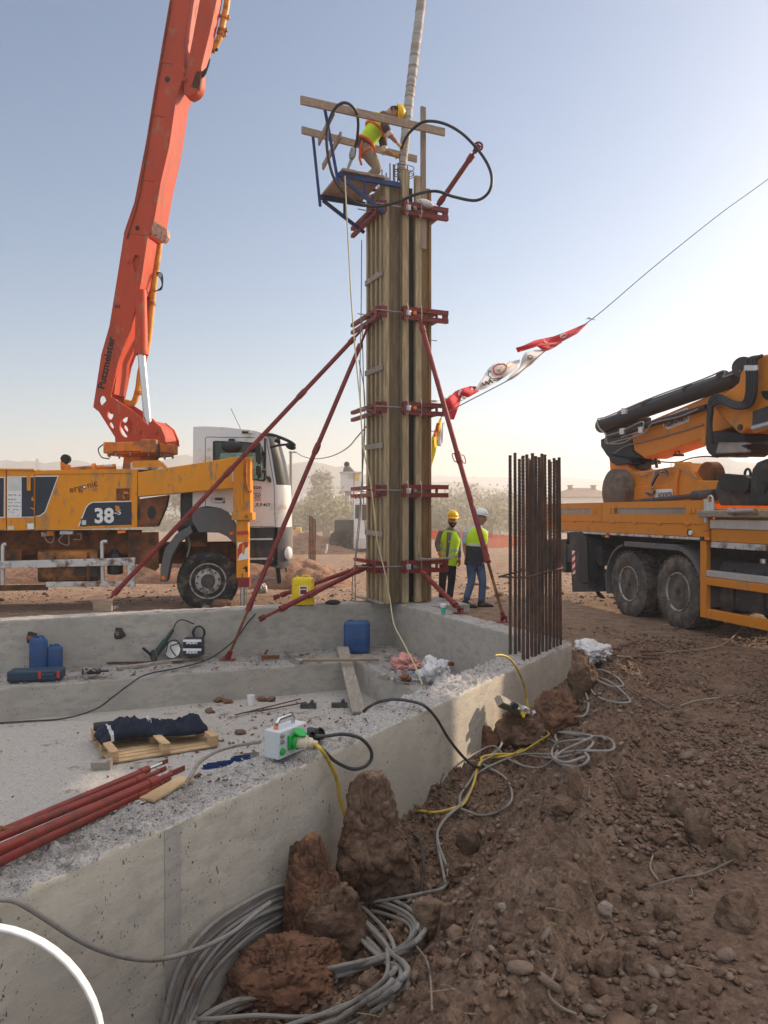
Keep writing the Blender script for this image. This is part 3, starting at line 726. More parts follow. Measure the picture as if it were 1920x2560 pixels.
# hanging cords beside the column
def cable(name, pts, r, m, label, cat, group=None, n=8, k=10):
    mb = MB(); mb.tube(crom(pts, k), r, n); return tag(mb.build(name, m), label, cat, group)
cable('cord', [P(862, 440, 13.0), P(866, 520, 13.0), P(872, 640, 13.05), P(880, 780, 13.1), P(893, 930, 13.1), P(900, 1000, 13.15), P(905, 1080, 13.2), P(912, 1140, 13.2), P(925, 1200, 13.2), P(934, 1270, 13.2), P(943, 1350, 13.2), P(962, 1430, 13.1), P(975, 1500, 13.0), P(985, 1560, 12.5), P(1010, 1610, 11.6), P(1040, 1670, 10.6), P(1056, 1712, 10.3)], .011, M['cable_t'], 'pale yellow cord hanging from the platform down past the column into the pit', 'cord')
for i, (pp, lab) in enumerate((([(904, 600), (903, 760), (900, 950), (905, 1100), (903, 1250), (893, 1370), (882, 1440), (880, 1500)], 'leftmost thin grey cord hanging beside the column'),
             ([(897, 900), (912, 1000), (906, 1180), (912, 1300), (917, 1360), (914, 1400)], 'short grey cord looping beside the lower clamps'),
             ([(905, 800), (909, 960), (912, 1080), (900, 1260), (888, 1400), (889, 1505)], 'grey cord hanging second from the left beside the column'))):
    cable('cord', [P(u, v, 14.0+.1*i) for u, v in pp], .009, M['cable_g'], lab, 'cord')
cable('wire', [P(1285, 1262, 60), P(760, 1150, 30)] if 0 else [P(735, 1128, 40), P(760, 1142, 38), P(790, 1147, 36), P(830, 1140, 32), P(868, 1120, 28), P(895, 1090, 25), P(930, 1050, 22)], .02, M['cable_b'], 'thin overhead wire sagging from the pole toward the column', 'wire')

# ------------------------------------------------------------ free rebar cage on the near wall end
rb = thing('rebar_cage', 'cluster of tall rusty starter bars standing on the near wall end', 'rebar', A0+DF*6.7+NO*-.2+V(0, 0, ZT))
def fp(t, s, z): return A0+DF*t-NO*s+V(0, 0, z)
t0_, t1_ = 6.16, 7.40
cnt = 0
bars = [(t0_+(t1_-t0_)*k/10, .07) for k in range(11)]+[(t0_+.26+(t1_-t0_-.18)*k/8, .33) for k in range(9)]+[(t1_, .2)]
for (t, s) in bars:
    mb = MB(); dx = R.uniform(-.02, .02); top = 2.46+R.uniform(-.05, .04)
    p0 = fp(t, s, .02); p1 = fp(t+dx-.01, s+R.uniform(-.012, .012), top)
    pts = [p0.lerp(p1, q/3)+V(R.uniform(-.004, .004), 0, 0) for q in range(4)]
    mb.tube(pts, .0185, 8)
    d_ = p1-p0
    for q in range(58):
        c_ = p0+d_*(q+.5)/58; 
        if c_.z > .9: mb.cyl(c_, c_+V(0, 0, .012), .021, n=6)
    mb.build('rebar', M['rebar'], rb)
mb = MB(); z_ = 1.07
mb.tube(crom([fp(t0_-.03, .05, z_), fp(t1_+.03, .05, z_+.03), fp(t1_+.04, .35, z_+.04), fp(t0_-.03, .35, z_)], 1, True), .010, 8, closed=True)
mb.tube([fp(t1_+.03, .05, z_+.03), fp(t1_+.12, .1, z_+.05), fp(t1_+.12, .13, z_+.02)], .009, 6)
mb.build('stirrup', M['rebar'], rb)
# ------------------------------------------------------------ side-plane helper: outlines taken in a vertical plane that has its own place in the site
class Plane:
    def __init__(s, o, d):
        s.o = Vector((o[0], o[1], 0)); s.d = Vector((d[0], d[1], 0)).normalized(); s.n = Vector((-s.d.y, s.d.x, 0))
        if s.n.y < 0: s.n = -s.n
    def pt(s, u, v, off=0.0):
        k = (u-960)/F_; Y = (s.o.dot(s.n)+off)/(k*s.n.x+s.n.y); return Vector((k*Y, Y, EYE-(v-1280)/F_*Y))
    def lo(s, x, off, z): return s.o+s.d*x+s.n*off+V(0, 0, z)
    def tr(s, mb, px, o0, o1, conv=None, mi=0):
        """prism: outline px (photo pixels at offset o0) extruded to offset o1"""
        c = conv or (lambda q: q); a = [s.pt(*c(p), o0) for p in px]; b = [p+s.n*(o1-o0) for p in a]; n = len(a)
        fs = [tuple(range(n)), tuple(range(n, 2*n))[::-1]]+[(i, n+i, n+(i+1) % n, (i+1) % n) for i in range(n)]
        return mb.add(a+b, fs, mi)
    def box(s, mb, x0, x1, y0, y1, z0, z1, mi=0):
        vs = [s.lo(x, y, z) for x in (x0, x1) for y in (y0, y1) for z in (z0, z1)]
        return mb.add(vs, [(0, 1, 3, 2), (4, 6, 7, 5), (0, 4, 5, 1), (2, 3, 7, 6), (0, 2, 6, 4), (1, 5, 7, 3)], mi)
    def text(s, mb, txt, p0, p1, off, h=None, bold=.0, shear=0, conv=None, mi=0, flip=False, sp=1):
        c = conv or (lambda q: q); a = s.pt(*c(p0), off); b = s.pt(*c(p1), off); L = (b-a).length; dx = (b-a)/L
        up = dx.cross(s.n)
        if up.z < -.3 or (abs(up.z) <= .3 and up.dot(s.d) > 0): up = -up
        if flip: up = -up
        t = MB(); text_mb(t, txt, 1, lambda x, y, z: (x, y, z), .0, 'LEFT', shear, bold, sp=sp)
        w = max(p[0] for p in t.v)-min(p[0] for p in t.v); x0 = min(p[0] for p in t.v); sc = L/w; sy = sc if h is None else h/ .72
        return mb.add([a+dx*((p[0]-x0)*sc)+up*(p[1]*sy)-s.n*(.004) for p in t.v], t.f, mi)
def CV(sc, ox, oy): return lambda q: (ox+q[0]/sc, oy+q[1]/sc)
c1 = CV(2.183, 0, 960); cL = CV(4.366, 0, 1100); cC = CV(4.425, 440, 1040); c4 = CV(1.975, 200, 0)

def wheel(name, parent, c, ax, r=.56, w=.30, rr=.34, dual=False, dusty=False, lugs=40):
    """c: centre of the outer face, ax: unit vector pointing inwards"""
    ax = Vector(ax); tm = M['rubber_dusty'] if dusty else M['rubber']
    mb = MB(); mb.lathe(c, ax, [(.03, rr), (.0, rr+.03), (-.012, rr+.10), (.0, r-.05), (.035, r-.012), (w-.035, r-.012), (w, r-.05), (w+.012, rr+.1), (w-.03, rr)], 48)
    if dual: mb.lathe(c+ax*(w+.05), ax, [(.03, rr), (.0, rr+.03), (.0, r-.05), (.035, r-.012), (w-.035, r-.012), (w, r-.05), (w-.03, rr)], 48)
    d, a, b = mb.frame(c, c+ax)
    for q in range(lugs):
        t = 2*math.pi*q/lugs
        for k, (o0, o1) in enumerate(((.012, w*.42), (w*.5, w-.012))):
            tt = t+(math.pi/lugs if k else 0); rd = a*math.cos(tt)+b*math.sin(tt); tg = -a*math.sin(tt)+b*math.cos(tt)
            mb.bar(c+ax*o0+rd*(r-.008)+tg*.012, c+ax*o1+rd*(r-.008)-tg*.012, r*4.2/lugs, .024, up=rd)
    wh = thing_part(name, parent)
    ty = mb.build('tyre', tm, wh, sharp=40)
    dp = .20 if dual else .045
    mb = MB(); prof = [(.03, rr+.002), (.004, rr-.004), (.004, rr-.018), (.03, rr-.03), (dp, rr*.84), (dp+.01, rr*.42), (dp-.05, rr*.40)]
    mb.lathe(c, ax, [(dp+.03, .01)]+[(dp+.03, rr*.5)]+prof[::-1][0:0]+[(dp+.012, rr*.8), (dp, rr*.84), (.03, rr-.03), (.004, rr-.018), (.004, rr-.004), (.035, rr+.002)], 40)
    rim = mb.build('rim', M['rim'], wh)
    mb = MB(); mb.lathe(c+ax*(dp-.03), ax, [(0, rr*.40), (0, rr*.62), (.02, rr*.72), (.055, rr*.80), (.06, rr*.42)], 32)
    mb.build('rim_disc', M['rim'], rim)
    hb = MB(); hd = -.05 if dual else -.01
    hb.lathe(c+ax*(dp-.02), -ax, [(0, rr*.40), (.02, rr*.38), (.045 if not dual else .14, rr*.33), (.05 if not dual else .15, rr*.2), (.05 if not dual else .15, .01)], 24)
    hb.build('hub', M['dark'] if not dual else tm, rim)
    hb = MB()
    for q in range(10):
        t = 2*math.pi*(q+.3)/10; pp = c+(a*math.cos(t)+b*math.sin(t))*rr*.60; hb.cyl(pp+ax*(dp-.045), pp+ax*(dp-.005), .021, n=6)
    hb.build('wheel_nuts', M['dark'], rim)
    return wh
def thing_part(name, parent):
    o = bpy.data.objects.new(name, None); COL.objects.link(o); o.empty_display_size = .1; o.parent = parent; W[o] = W[parent]; return o

# glass
def glass_mat(name, tint, mixf=.35, rough=.04):
    m = bpy.data.materials.new(name); m.use_nodes = True; t = m.node_tree; t.nodes.clear()
    o = t.nodes.new('ShaderNodeOutputMaterial'); tr = t.nodes.new('ShaderNodeBsdfTransparent'); gl = t.nodes.new('ShaderNodeBsdfGlossy'); mx = t.nodes.new('ShaderNodeMixShader')
    tr.inputs[0].default_value = tint+(1,); gl.inputs[0].default_value = (.8, .8, .8, 1); gl.inputs[1].default_value = rough
    fr = t.nodes.new('ShaderNodeFresnel'); fr.inputs[0].default_value = 1.5; t.links.new(fr.outputs[0], mx.inputs[0])
    t.links.new(tr.outputs[0], mx.inputs[1]); t.links.new(gl.outputs[0], mx.inputs[2]); t.links.new(mx.outputs[0], o.inputs[0]); return m
M['glass'] = glass_mat('tinted window glass', (.55, .62, .58)); M['glass_d'] = glass_mat('dark window glass', (.12, .14, .15))
M['bottle'] = glass_mat('pale blue bottle plastic', (.55, .75, .95)); M['cup_gl'] = glass_mat('green cup plastic', (.55, .85, .70))

# ------------------------------------------------------------ concrete pump truck
pt_ = Plane((-3.3, 14.34), (.985, .174))
tk = thing('pump_truck', 'orange concrete pump truck with white cab and red folded boom, parked behind the back wall', 'truck', (-3.3, 15.5, 0))
def tp(name, px, o0, o1, m, conv=c1, parent=None, bevel=.006, label=None, mb=None):
    mb = mb or MB(); pt_.tr(mb, px, o0, o1, conv); return mb.build(name, m, parent or tk, label, bevel=bevel)
ID = lambda q: q
# deck bodywork
body = tp('side_locker', [(87, 1180), (330, 1175), (331, 1316), (88, 1324)], -.02, 1.0, M['orange'], ID)
tp('locker_lid', [(86, 1176), (331, 1172), (331, 1183), (86, 1186)], -.035, 1.1, M['orange'], ID, body)
tp('locker_sill', [(86, 1319), (332, 1312), (332, 1318), (86, 1326)], -.035, .1, M['orange'], ID, body)
cab2 = tp('control_cabinet', [(17, 1174), (86, 1178), (87, 1325), (17, 1327)], -.03, .9, M['orange'], ID)
tp('control_cabinet', [(-120, 1172), (15, 1174), (15, 1325), (-120, 1327)], -.03, .9, M['orange'], ID)
tp('locker_lid', [(-120, 1169), (86, 1172), (86, 1177), (-120, 1173)], -.05, 1.0, M['orange'], ID, cab2)
mb = MB(); pt_.box(mb, -7.9, -4.55, -.03, .9, 1.45, 2.5); mb.build('side_locker', M['orange'], tk, bevel=.01)
mb = MB(); pt_.box(mb, -7.9, -1.6, .95, 2.5, 1.5, 2.42); mb.build('deck', M['orange_d'], tk, bevel=.01)
tp('corner_post', [(329, 1174), (343, 1174), (343, 1318), (329, 1318)], -.06, .3, M['orange'], ID)
# decals
def decal(px, m, off, parent, conv=cL, name='decal'):
    mb = MB(); pt_.tr(mb, px, off, off+.004, conv); return mb.build(name, m, parent, flat=True)
decal([(240, 393), (641, 388), (497, 787), (446, 828), (385, 840), (381, 393)][0:5]+[(385, 393)], M['decal_white'], -.026, body)
decal([(385, 402), (627, 399), (487, 780), (440, 818), (385, 831)], M['navy'], -.030, body)
decal([(78, 398), (370, 396), (370, 845), (78, 850)], M['decal_white'], -.036, cab2)
decal([(236, 406), (370, 405), (370, 835), (236, 838)], M['navy'], -.040, cab2)
decal([(88, 402), (236, 400), (236, 552), (90, 554)], M['galv'], -.041, cab2, name='sticker')
mb = MB()
for (y0, y1) in ((562, 622), (630, 662), (668, 692), (704, 738), (743, 770), (775, 800), (806, 835)): pt_.tr(mb, [(90, y0), (236, y0-2), (236, y1-2), (90, y1)], -.041, -.037, cL)
mb.build('sticker', M['decal_white'], cab2, flat=True)
mb = MB()
for k, y in enumerate((598, 604, 646, 654, 684, 718, 728, 758, 764, 788, 822)):
    x = 92
    while x < 225:
        w_ = R.randint(6, 22); 
        if R.random() < .6: pt_.tr(mb, [(x, y-3), (x+w_, y-3), (x+w_, y+2), (x, y+2)], -.0425, -.0405, cL)
        x += w_+R.randint(4, 16)
mb.build('sticker_text', M['decal_black'], cab2, flat=True)
decal([(298, 912), (368, 910), (368, 972), (300, 974)], M['decal_white'], -.041, cab2, name='sticker'); decal([(82, 940), (152, 938), (152, 980), (84, 980)], M['galv'], -.041, cab2, name='sticker')
decal([(292, 395), (334, 395), (334, 552), (294, 554)], M['orange'], -.055, cab2, name='handle_bar')
decal([(-100, 402), (52, 404), (50, 850), (-100, 850)], M['decal_white'], -.036, tk); decal([(-100, 412), (42, 414), (40, 838), (-100, 838)], M['navy'], -.040, tk)
decal([(340, 655), (352, 612), (362, 650), (374, 640), (372, 668)], M['orange'], -.0445, cab2, name='paint_scratch'); decal([(318, 736), (372, 745), (374, 765)], M['orange'], -.0445, cab2, name='paint_scratch')
decal([(852, 941), (935, 737), (965, 697), (1010, 675), (1440, 664), (1440, 936)], M['decal_white'], -.026, body)
decal([(866, 940), (943, 742), (972, 706), (1013, 684), (1437, 674), (1437, 934)], M['navy'], -.030, body)
mb = MB(); pt_.text(mb, '38', (1035, 902), (1245, 898), -.032, h=.265, bold=.035, conv=cL); pt_.text(mb, '-5', (1250, 815), (1322, 812), -.032, h=.09, bold=.02, conv=cL)
mb.build('model_number', M['decal_white'], body, flat=True)
decal([(1255, 715), (1300, 722), (1308, 760), (1285, 788), (1258, 770), (1262, 740)], M['orange'], -.038, body, name='paint_scratch')
mb = MB(); pt_.text(mb, 'ergonic', (768, 578), (1072, 498), -.022, bold=.008, conv=cL); mb.build('lettering', M['decal_brown'], body, flat=True)
mb = MB(); pt_.text(mb, 'inside', (972, 557), (1070, 543), -.022, conv=cL); mb.build('lettering', M['orange_d'], body, flat=True)
mb = MB(); a = pt_.pt(*cL((929, 512)), -.024); mb.cyl(a, a+pt_.n*.003, .034, n=20); mb.build('lettering_dot', M['decal_white'], body)
decal([(1268, 530), (1414, 527), (1414, 660), (1270, 662)], M['rust'], -.024, body, name='hatch'); 
mb = MB(); pt_.tr(mb, [(1340, 560), (1400, 565), (1400, 590), (1350, 590)], -.05, -.02, cL); pt_.tr(mb, [(1335, 600), (1350, 598), (1362, 640), (1348, 644)], -.05, -.02, cL); mb.build('hatch_lever', M['orange_d'], body)
decal([(882, 858), (948, 858), (948, 945), (880, 945)], M['dark'], -.036, body, name='small_plate'); decal([(893, 878), (938, 876), (938, 925), (893, 927)], M['galv'], -.040, body, name='small_plate')
decal([(1283, 990), (1370, 988), (1370, 1014), (1283, 1020)], M['amber'], -.05, tk, name='marker_light')
for q in ([(448, 1004), (500, 1002), (500, 1050), (448, 1054)], [(652, 992), (795, 988), (795, 1030), (652, 1032)]): tp('junction_box', q, .02, .12, M['whiteworn'], cL)
tp('junction_box', [(505, 995), (585, 992), (585, 1046), (507, 1048)], .02, .12, M['orange_d'], cL)
for q in ([(480, 1050), (520, 1110), (570, 1115), (592, 1050)], [(690, 1032), (640, 1100), (700, 1140), (750, 1140), (750, 1035)], [(845, 1030), (880, 1025), (880, 1085), (800, 1085)]):
    mb = MB(); mb.tube(crom([pt_.pt(*cL(p), .05) for p in q], 6), .010, 6); mb.build('cable_run', M['cable_g'], tk)
# top fittings
mb = MB(); mb.cyl(pt_.pt(172, 1175, .4), pt_.pt(290, 1166, .5), .05, n=12); mb.cyl(pt_.pt(232, 1172, .35), pt_.pt(240, 1171, .35), .10, n=14); mb.build('top_pipe', M['orange_d'], tk)
mb = MB(); pt_.tr(mb, [(655, 232), (705, 238), (712, 265), (752, 265), (755, 325), (660, 325)], .3, .45, cL); mb.build('lamp_stub', M['orange_d'], tk, bevel=.01)
mb = MB(); a = pt_.pt(*cL((712, 205)), .3); mb.cyl(a, a+pt_.n*.12, .085, n=18); mb.cyl(a-pt_.n*.03, a, .05, n=16); mb.cyl(a-pt_.n*.035, a-pt_.n*.03, .02, n=10); pt_.tr(mb, [(700, 235), (728, 235), (728, 265), (700, 265)], .32, .4, cL); mb.build('round_lamp', M['black'], tk)
tp('work_lamp', [(1135, 268), (1222, 266), (1226, 290), (1138, 290)], .2, .35, M['galv'], cL)
# chassis
mb = MB(); pt_.box(mb, -8.2, 1.0, .62, .74, .80, 1.18); pt_.box(mb, -8.2, 1.0, 1.75, 1.87, .80, 1.18); mb.build('chassis_rail', M['rust'], tk, bevel=.01)
mb = MB(); pt_.box(mb, -7.5, -1.25, .45, .60, 1.0, 1.46); mb.build('subframe', M['rust'], tk)
tp('subframe_plate', [(700, 810), (865, 808), (868, 1000), (850, 1020), (690, 960), (700, 930)], .20, .24, M['rust'], c1)
mb = MB()
for i in range(6):
    for j in range(3): a = pt_.pt(*c1((712+i*26, 835+j*42)), .19); mb.cyl(a, a+pt_.n*.01, .014, n=6)
mb.build('bolt_rows', M['dark'], tk)
tp('subframe_plate', [(55, 1205), (235, 1200), (235, 1320), (60, 1330)], .12, .2, M['rust'], cL)
tp('outrigger_bracket', [(742, 630), (918, 606), (905, 670), (858, 778), (742, 782)], -.05, .30, M['rust'], c1, label='brown bracket carrying the front outrigger')
mb = MB()
for (x, y, rx, ry) in ((757, 705, 9, 38), (828, 702, 22, 36)):
    a = pt_.pt(*c1((x, y)), -.056); vs = [a+pt_.d*(rx*.0034*math.cos(q*math.pi/8))+V(0, 0, ry*.0034*math.sin(q*math.pi/8)) for q in range(16)]; mb.add(vs+[p+pt_.n*.005 for p in vs], [tuple(range(16)), tuple(range(16, 32))])
mb.build('bracket_hole', M['black'], tk, flat=True)
# tank, pipes, rails
mb = MB(); P0 = pt_.pt(94, 1376, .05); zt = P0.z; xa, xb = -5.9+2.62, 0
ta = pt_.pt(94, 1376, .05); tb = pt_.pt(243, 1376, .05); zb = pt_.pt(94, 1456, .05).z; cr = .09
sec = []
for (y, z) in ((0, zb+cr), (0, zt-cr), (.03, zt-.03), (cr, zt), (.55, zt), (.6, zt-cr), (.6, zb+cr), (.55, zb), (cr, zb), (.03, zb+.03)): sec.append((y, z))
rows = [[(p+pt_.n*y).xy.to_3d()+V(0, 0, z) for (y, z) in sec+sec[:1]] for p in (ta, tb)]
mb.grid(rows); mb.add([q for q in rows[0][:-1]], [tuple(range(10))]); mb.add([q for q in rows[1][:-1]], [tuple(range(10))[::-1]])
tank = mb.build('fuel_tank', M['orange_d'] if 0 else mat('rusty orange tank', (.45, .17, .03), .6, var=.3, vs=2, dirt=((.055, .035, .025), .75, 2.2)), tk, bevel=.01)
for q in (.28, .85):
    a = ta.lerp(tb, q); mb = MB(); mb.box(a+V(0, -.0, (zb-zt)/2)-pt_.n*.008, (.05, .012, zt-zb-.06), Matrix.Rotation(rad(10), 3, 'Z')); mb.build('tank_strap', M['rust'], tank)
def rail(px, r, m, off=-.0, name='side_rail', sq=None):
    mb = MB(); pts = [pt_.pt(*p, off) for p in px]
    if sq: mb.bar(pts[0], pts[1], *sq)
    else: mb.tube(crom(pts, 5), r, 8)
    return mb.build(name, m, tk, bevel=.006 if sq else 0)
rail([(-200, 1418), (338, 1403)], 0, M['whiteworn'], -.04, 'underrun_rail', (.06, .135)); rail([(329, 1396), (329, 1468)], 0, M['whiteworn'], -.05, 'underrun_rail', (.125, .06))
rail([(116, 1461), (322, 1459)], 0, M['whiteworn'], -.04, 'underrun_rail', (.06, .09)); rail([(-200, 1474), (120, 1468)], 0, M['rust'], -.03, 'underrun_rail', (.06, .10))
for px in ([(16, 1361), (9, 1363), (7, 1378), (7, 1462)], [(268, 1354), (258, 1355), (255, 1366), (257, 1455)]): rail(px, .035, M['galv'], -.0, 'bent_pipe')
mb = MB(); a = pt_.pt(288, 1436, .15); mb.lathe(a, (0, 0, 1), [(0, .10), (.02, .14), (.30, .14), (.38, .10), (.42, .05), (.46, .05)], 16); mb.build('air_bottle', M['black'], tk)
# outrigger beam and leg
A_, B_ = pt_.pt(344, 1181, -.06), P(601, 1141, 13.98); A2, B2 = pt_.pt(344, 1242, -.06), P(601, 1219, 13.98)
dp_ = pt_.n*.34
mb = MB(); mb.add([A_, B_, B2, A2, A_+dp_, B_+dp_, B2+dp_, A2+dp_], [(0, 3, 2, 1), (4, 5, 6, 7), (0, 1, 5, 4), (1, 2, 6, 5), (2, 3, 7, 6), (3, 0, 4, 7)])
ob = mb.build('outrigger_beam', M['orange'], tk, bevel=.012)
LY = 13.92
def lbox(name, u0, u1, v0, v1, m, parent, dep=.30, Y=LY, bevel=.006):
    mb = MB(); a = P(u0, v0, Y); b = P(u1, v1, Y); mb.box(((a.x+b.x)/2, Y+dep/2, (a.z+b.z)/2), (b.x-a.x, dep, a.z-b.z)); return mb.build(name, m, parent, bevel=bevel)
sl = lbox('leg_sleeve', 583, 626, 1143, 1283, M['orange'], tk); lbox('sleeve_rib', 602, 608, 1145, 1270, M['orange'], sl, .03, LY-.03); lbox('sleeve_rib', 614, 618, 1150, 1205, M['orange'], sl, .03, LY-.03)
lbox('leg_collar', 579, 631, 1281, 1300, M['orange'], sl, .36, LY-.03); lg = lbox('outrigger_leg', 591, 620, 1300, 1446, M['orange'], tk, .2, LY+.05)
lbox('leg_shoe', 594, 623, 1444, 1468, M['prop'], lg, .22, LY+.04)
mb = MB(); a = P(607, 1462, LY+.15); b = P(607, 1545, LY+.15); mb.cyl(a, b, .045, n=18); a.x += .075; b.x += .075; mb.cyl(a, b, .012, n=10); mb.build('piston', M['chrome'], lg)
mb = MB(); pm = P(607, 1545, LY+.15); mb.lathe((pm.x, pm.y, .0), (0, 0, 1), [(0, .22), (.02, .22), (.05, .08), (.08, .06)], 18); mb.build('foot_pad', M['steel'], lg)
pL = Plane((P(600, 1300, LY+.05).x, LY+.05), (1, 0))
def ldec(px, m, name='warning_stripe', off=-.004):
    mb = MB(); pL.tr(mb, px, off, off+.003, cC); return mb.build(name, m, lg, flat=True)
ldec([(672, 1278), (797, 1268), (797, 1310), (674, 1320)], M['decal_red']); ldec([(680, 1400), (800, 1390), (800, 1580), (684, 1600)], M['decal_white'])
ldec([(682, 1480), (700, 1420), (750, 1395), (797, 1390), (797, 1440), (700, 1540), (684, 1590)], M['decal_red'], off=-.008)
ldec([(728, 1430), (745, 1415), (760, 1440), (760, 1500), (745, 1540), (728, 1500)], M['orange'], off=-.012); ldec([(762, 1470), (790, 1450), (795, 1530), (775, 1545)], M['decal_white'], off=-.012)
ldec([(730, 1690), (765, 1665), (790, 1660), (795, 1720), (770, 1730), (765, 1690)], M['decal_black'], 'worn_lettering'); ldec([(727, 1740), (737, 1740), (737, 1800), (727, 1800)], M['decal_black'], 'worn_lettering')
mb = MB(); Plane((0, LY-.03), (1, 0)).text(mb, 'D', (765, 1130), (800, 1130), -.002, h=.055, bold=.03, conv=cC); mb.build('lettering', M['decal_brown'], sl, flat=True)
for dx in (0, .045): mb = MB(); q0 = P(610, 1148, LY-.04)+V(dx, 0, 0); mb.tube(crom([q0, P(610, 1205, LY-.04)+V(dx, 0, 0), P(618, 1230, LY-.04)+V(dx, 0, 0), P(623, 1226, LY-.04)+V(dx, 0, 0)], 4), .012, 6); mb.build('hydraulic_pipe', M['orange_d'], sl)
tp('beam_sticker', [(628, 600), (684, 580), (684, 730), (632, 738)], -.43, -.425, M['decal_white'], cC, ob, bevel=0) if 0 else None
mb = MB(); a = P(583, 1170, 13.97); b = P(594, 1205, 13.97); mb.box(((a.x+b.x)/2-.02, 13.965, (a.z+b.z)/2), (.085, .01, a.z-b.z)); mb.build('sticker', M['galv'], ob)
tp('white_guard', [(714, 428), (728, 420), (870, 416), (902, 452), (902, 468), (714, 468)], .1, .7, M['orange'], c1); tp('white_guard', [(712, 430), (722, 428), (724, 458), (890, 452), (890, 468), (712, 468)], .06, .095, M['whiteworn'], c1, label='white edge strip')

# cab
outl = [(483, 1067), (512, 1066), (560, 1068), (607, 1073), (640, 1077), (664, 1086), (672, 1098), (681, 1150), (691, 1212), (693, 1240), (694, 1318), (694, 1410), (690, 1420), (640, 1408), (640, 1319), (592, 1318), (592, 1306), (575, 1282), (545, 1269), (518, 1265), (500, 1268), (481, 1300)]
fw_ = [0, 0, 0, 0, .25, .55, .8, .95, 1, 1, 1, 1, .8, 0, 0, 0, 0, 0, 0, 0, 0, 0]
base = [pt_.pt(u, v, 0) for u, v in outl]; n = len(base); WC = 2.45
sects = []
for y, fo in ((0, 0), (.04, .10), (.12, .19), (.26, .26), (.55, .30), (1.2, .32), (1.9, .30), (2.2, .26), (2.33, .19), (2.41, .10), (2.45, 0)):
    rf = {0: -.03, .04: 0}.get(y, 0)
    sects.append([p+pt_.n*y+pt_.d*(fo*f)+V(0, 0, (.02 if .1 < y < 2.3 and i < 5 else 0)) for i, (p, f) in enumerate(zip(base, fw_))])
mb = MB(); o = 0; vs = [q for s_ in sects for q in s_]; fs = []; mi = []
for k in range(len(sects)-1):
    for i in range(n):
        j = (i+1) % n; fs.append((k*n+i, k*n+j, (k+1)*n+j, (k+1)*n+i))
        mi.append(1 if i in (6, 7) and 2 <= k <= 7 else (2 if i in (5, 6, 7) else (3 if 10 <= i <= 13 else 0)))
mb.v = [tuple(p) for p in vs]; mb.f = fs; mb.m = mi
cab = thing_part('cab', tk)
mb.build('cab_shell', [M['white'], M['glass_d'], M['black'], M['arch']], cab, sharp=30)
win = [(532, 1104), (538, 1102), (600, 1104), (641, 1107), (655, 1115), (664, 1150), (667, 1196), (660, 1204), (630, 1200), (532, 1196)]
def loc2(q, off=0): p = pt_.pt(q[0], q[1], off)-pt_.o; return (p.dot(pt_.d), p.z)
for y0, y1 in ((.0, .02), (WC-.02, WC)):
    mb = MB(); o2 = [(loc2(q)) for q in outl if not (q[1] > 1319 and q[0] < 700)]
    o2 = [loc2(q) for q in outl[:11]]+[loc2((640, 1319))]+[loc2(q) for q in outl[15:]]
    plate_mb(mb, o2, [[loc2(q) for q in win]], lambda a, b, c: pt_.lo(a, c, b), y0-.001, y1)
    sp_ = mb.build('side_panel', M['white'], cab, flat=True)
    mb = MB(); mb.prism([loc2(q) for q in win], lambda a, b, c: pt_.lo(a, c, b), y0+.006, y0+.010); mb.build('door_window', M['glass'] if y0 < 1 else M['glass'], cab)
def ctr(name, px, o0, o1, m, parent=cab, bevel=.004): mb = MB(); pt_.tr(mb, px, o0, o1, cC); return mb.build(name, m, parent, bevel=bevel)
# black window surround and upper tint
mb = MB(); ring = [pt_.pt(u, v, -.004) for u, v in win]; cc = sum(ring, V(0, 0, 0))/len(ring); inn = [p+(cc-p)*.07 for p in ring]; m_ = len(ring)
mb.add(ring+inn+[p-pt_.n*.006 for p in ring]+[p-pt_.n*.006 for p in inn], [(2*m_+i, 2*m_+(i+1) % m_, 3*m_+(i+1) % m_, 3*m_+i) for i in range(m_)]+[(i, m_+i, m_+(i+1) % m_, (i+1) % m_) for i in range(m_)]+[(i, (i+1) % m_, 2*m_+(i+1) % m_, 2*m_+i) for i in range(m_)])
mb.build('window_frame', M['black'], cab)
ctr('window_blind', [(412, 290), (870, 300), (905, 400), (490, 412), (480, 500), (415, 500)], .03, .04, M['dark'])
mb = MB(); pt_.box(mb, -.15, .35, .5, .9, 1.75, 2.7); pt_.box(mb, -.15, .35, 1.6, 2.0, 1.75, 2.7); pt_.box(mb, -.5, -.2, .1, 2.3, 1.5, 2.55); mb.build('seats', M['dark'], cab, bevel=.05)
mb = MB(); a = pt_.pt(648, 1192, .45); mb.tube([a+pt_.n*(.2*math.cos(q*math.pi/8))+V(0, 0, .17*math.sin(q*math.pi/8))+pt_.d*(.1*math.sin(q*math.pi/8)) for q in range(16)], .018, 6, closed=True); mb.build('steering_wheel', M['black'], cab)
for px in ([(325, 250), (340, 232), (870, 240)], [(325, 250), (325, 1010)], [(1000, 250), (1085, 760), (1098, 1230)], [(330, 1225), (1085, 1225)]):
    mb = MB(); mb.tube([pt_.pt(*cC(p), -.001) for p in px], .006, 6); mb.build('door_seam', M['dark'], cab)
ctr('roof_lamp', [(728, 165), (815, 168), (818, 192), (730, 192)], -.03, .0, M['black']); ctr('roof_lamp', [(800, 172), (838, 176), (836, 192), (800, 190)], -.04, .0, M['galv'])
h_ = ctr('door_handle', [(380, 895), (540, 900), (545, 965), (382, 965)], -.012, 0, M['whiteworn']); ctr('handle_grip', [(432, 905), (516, 908), (516, 928), (432, 928)], -.03, -.013, M['black'], h_); ctr('handle_grip', [(400, 935), (520, 938), (516, 956), (400, 954)], -.02, -.013, M['galv'], h_)
ctr('side_indicator', [(1003, 668), (1030, 664), (1052, 690), (1055, 735), (1020, 730)], -.05, .0, M['dark'])
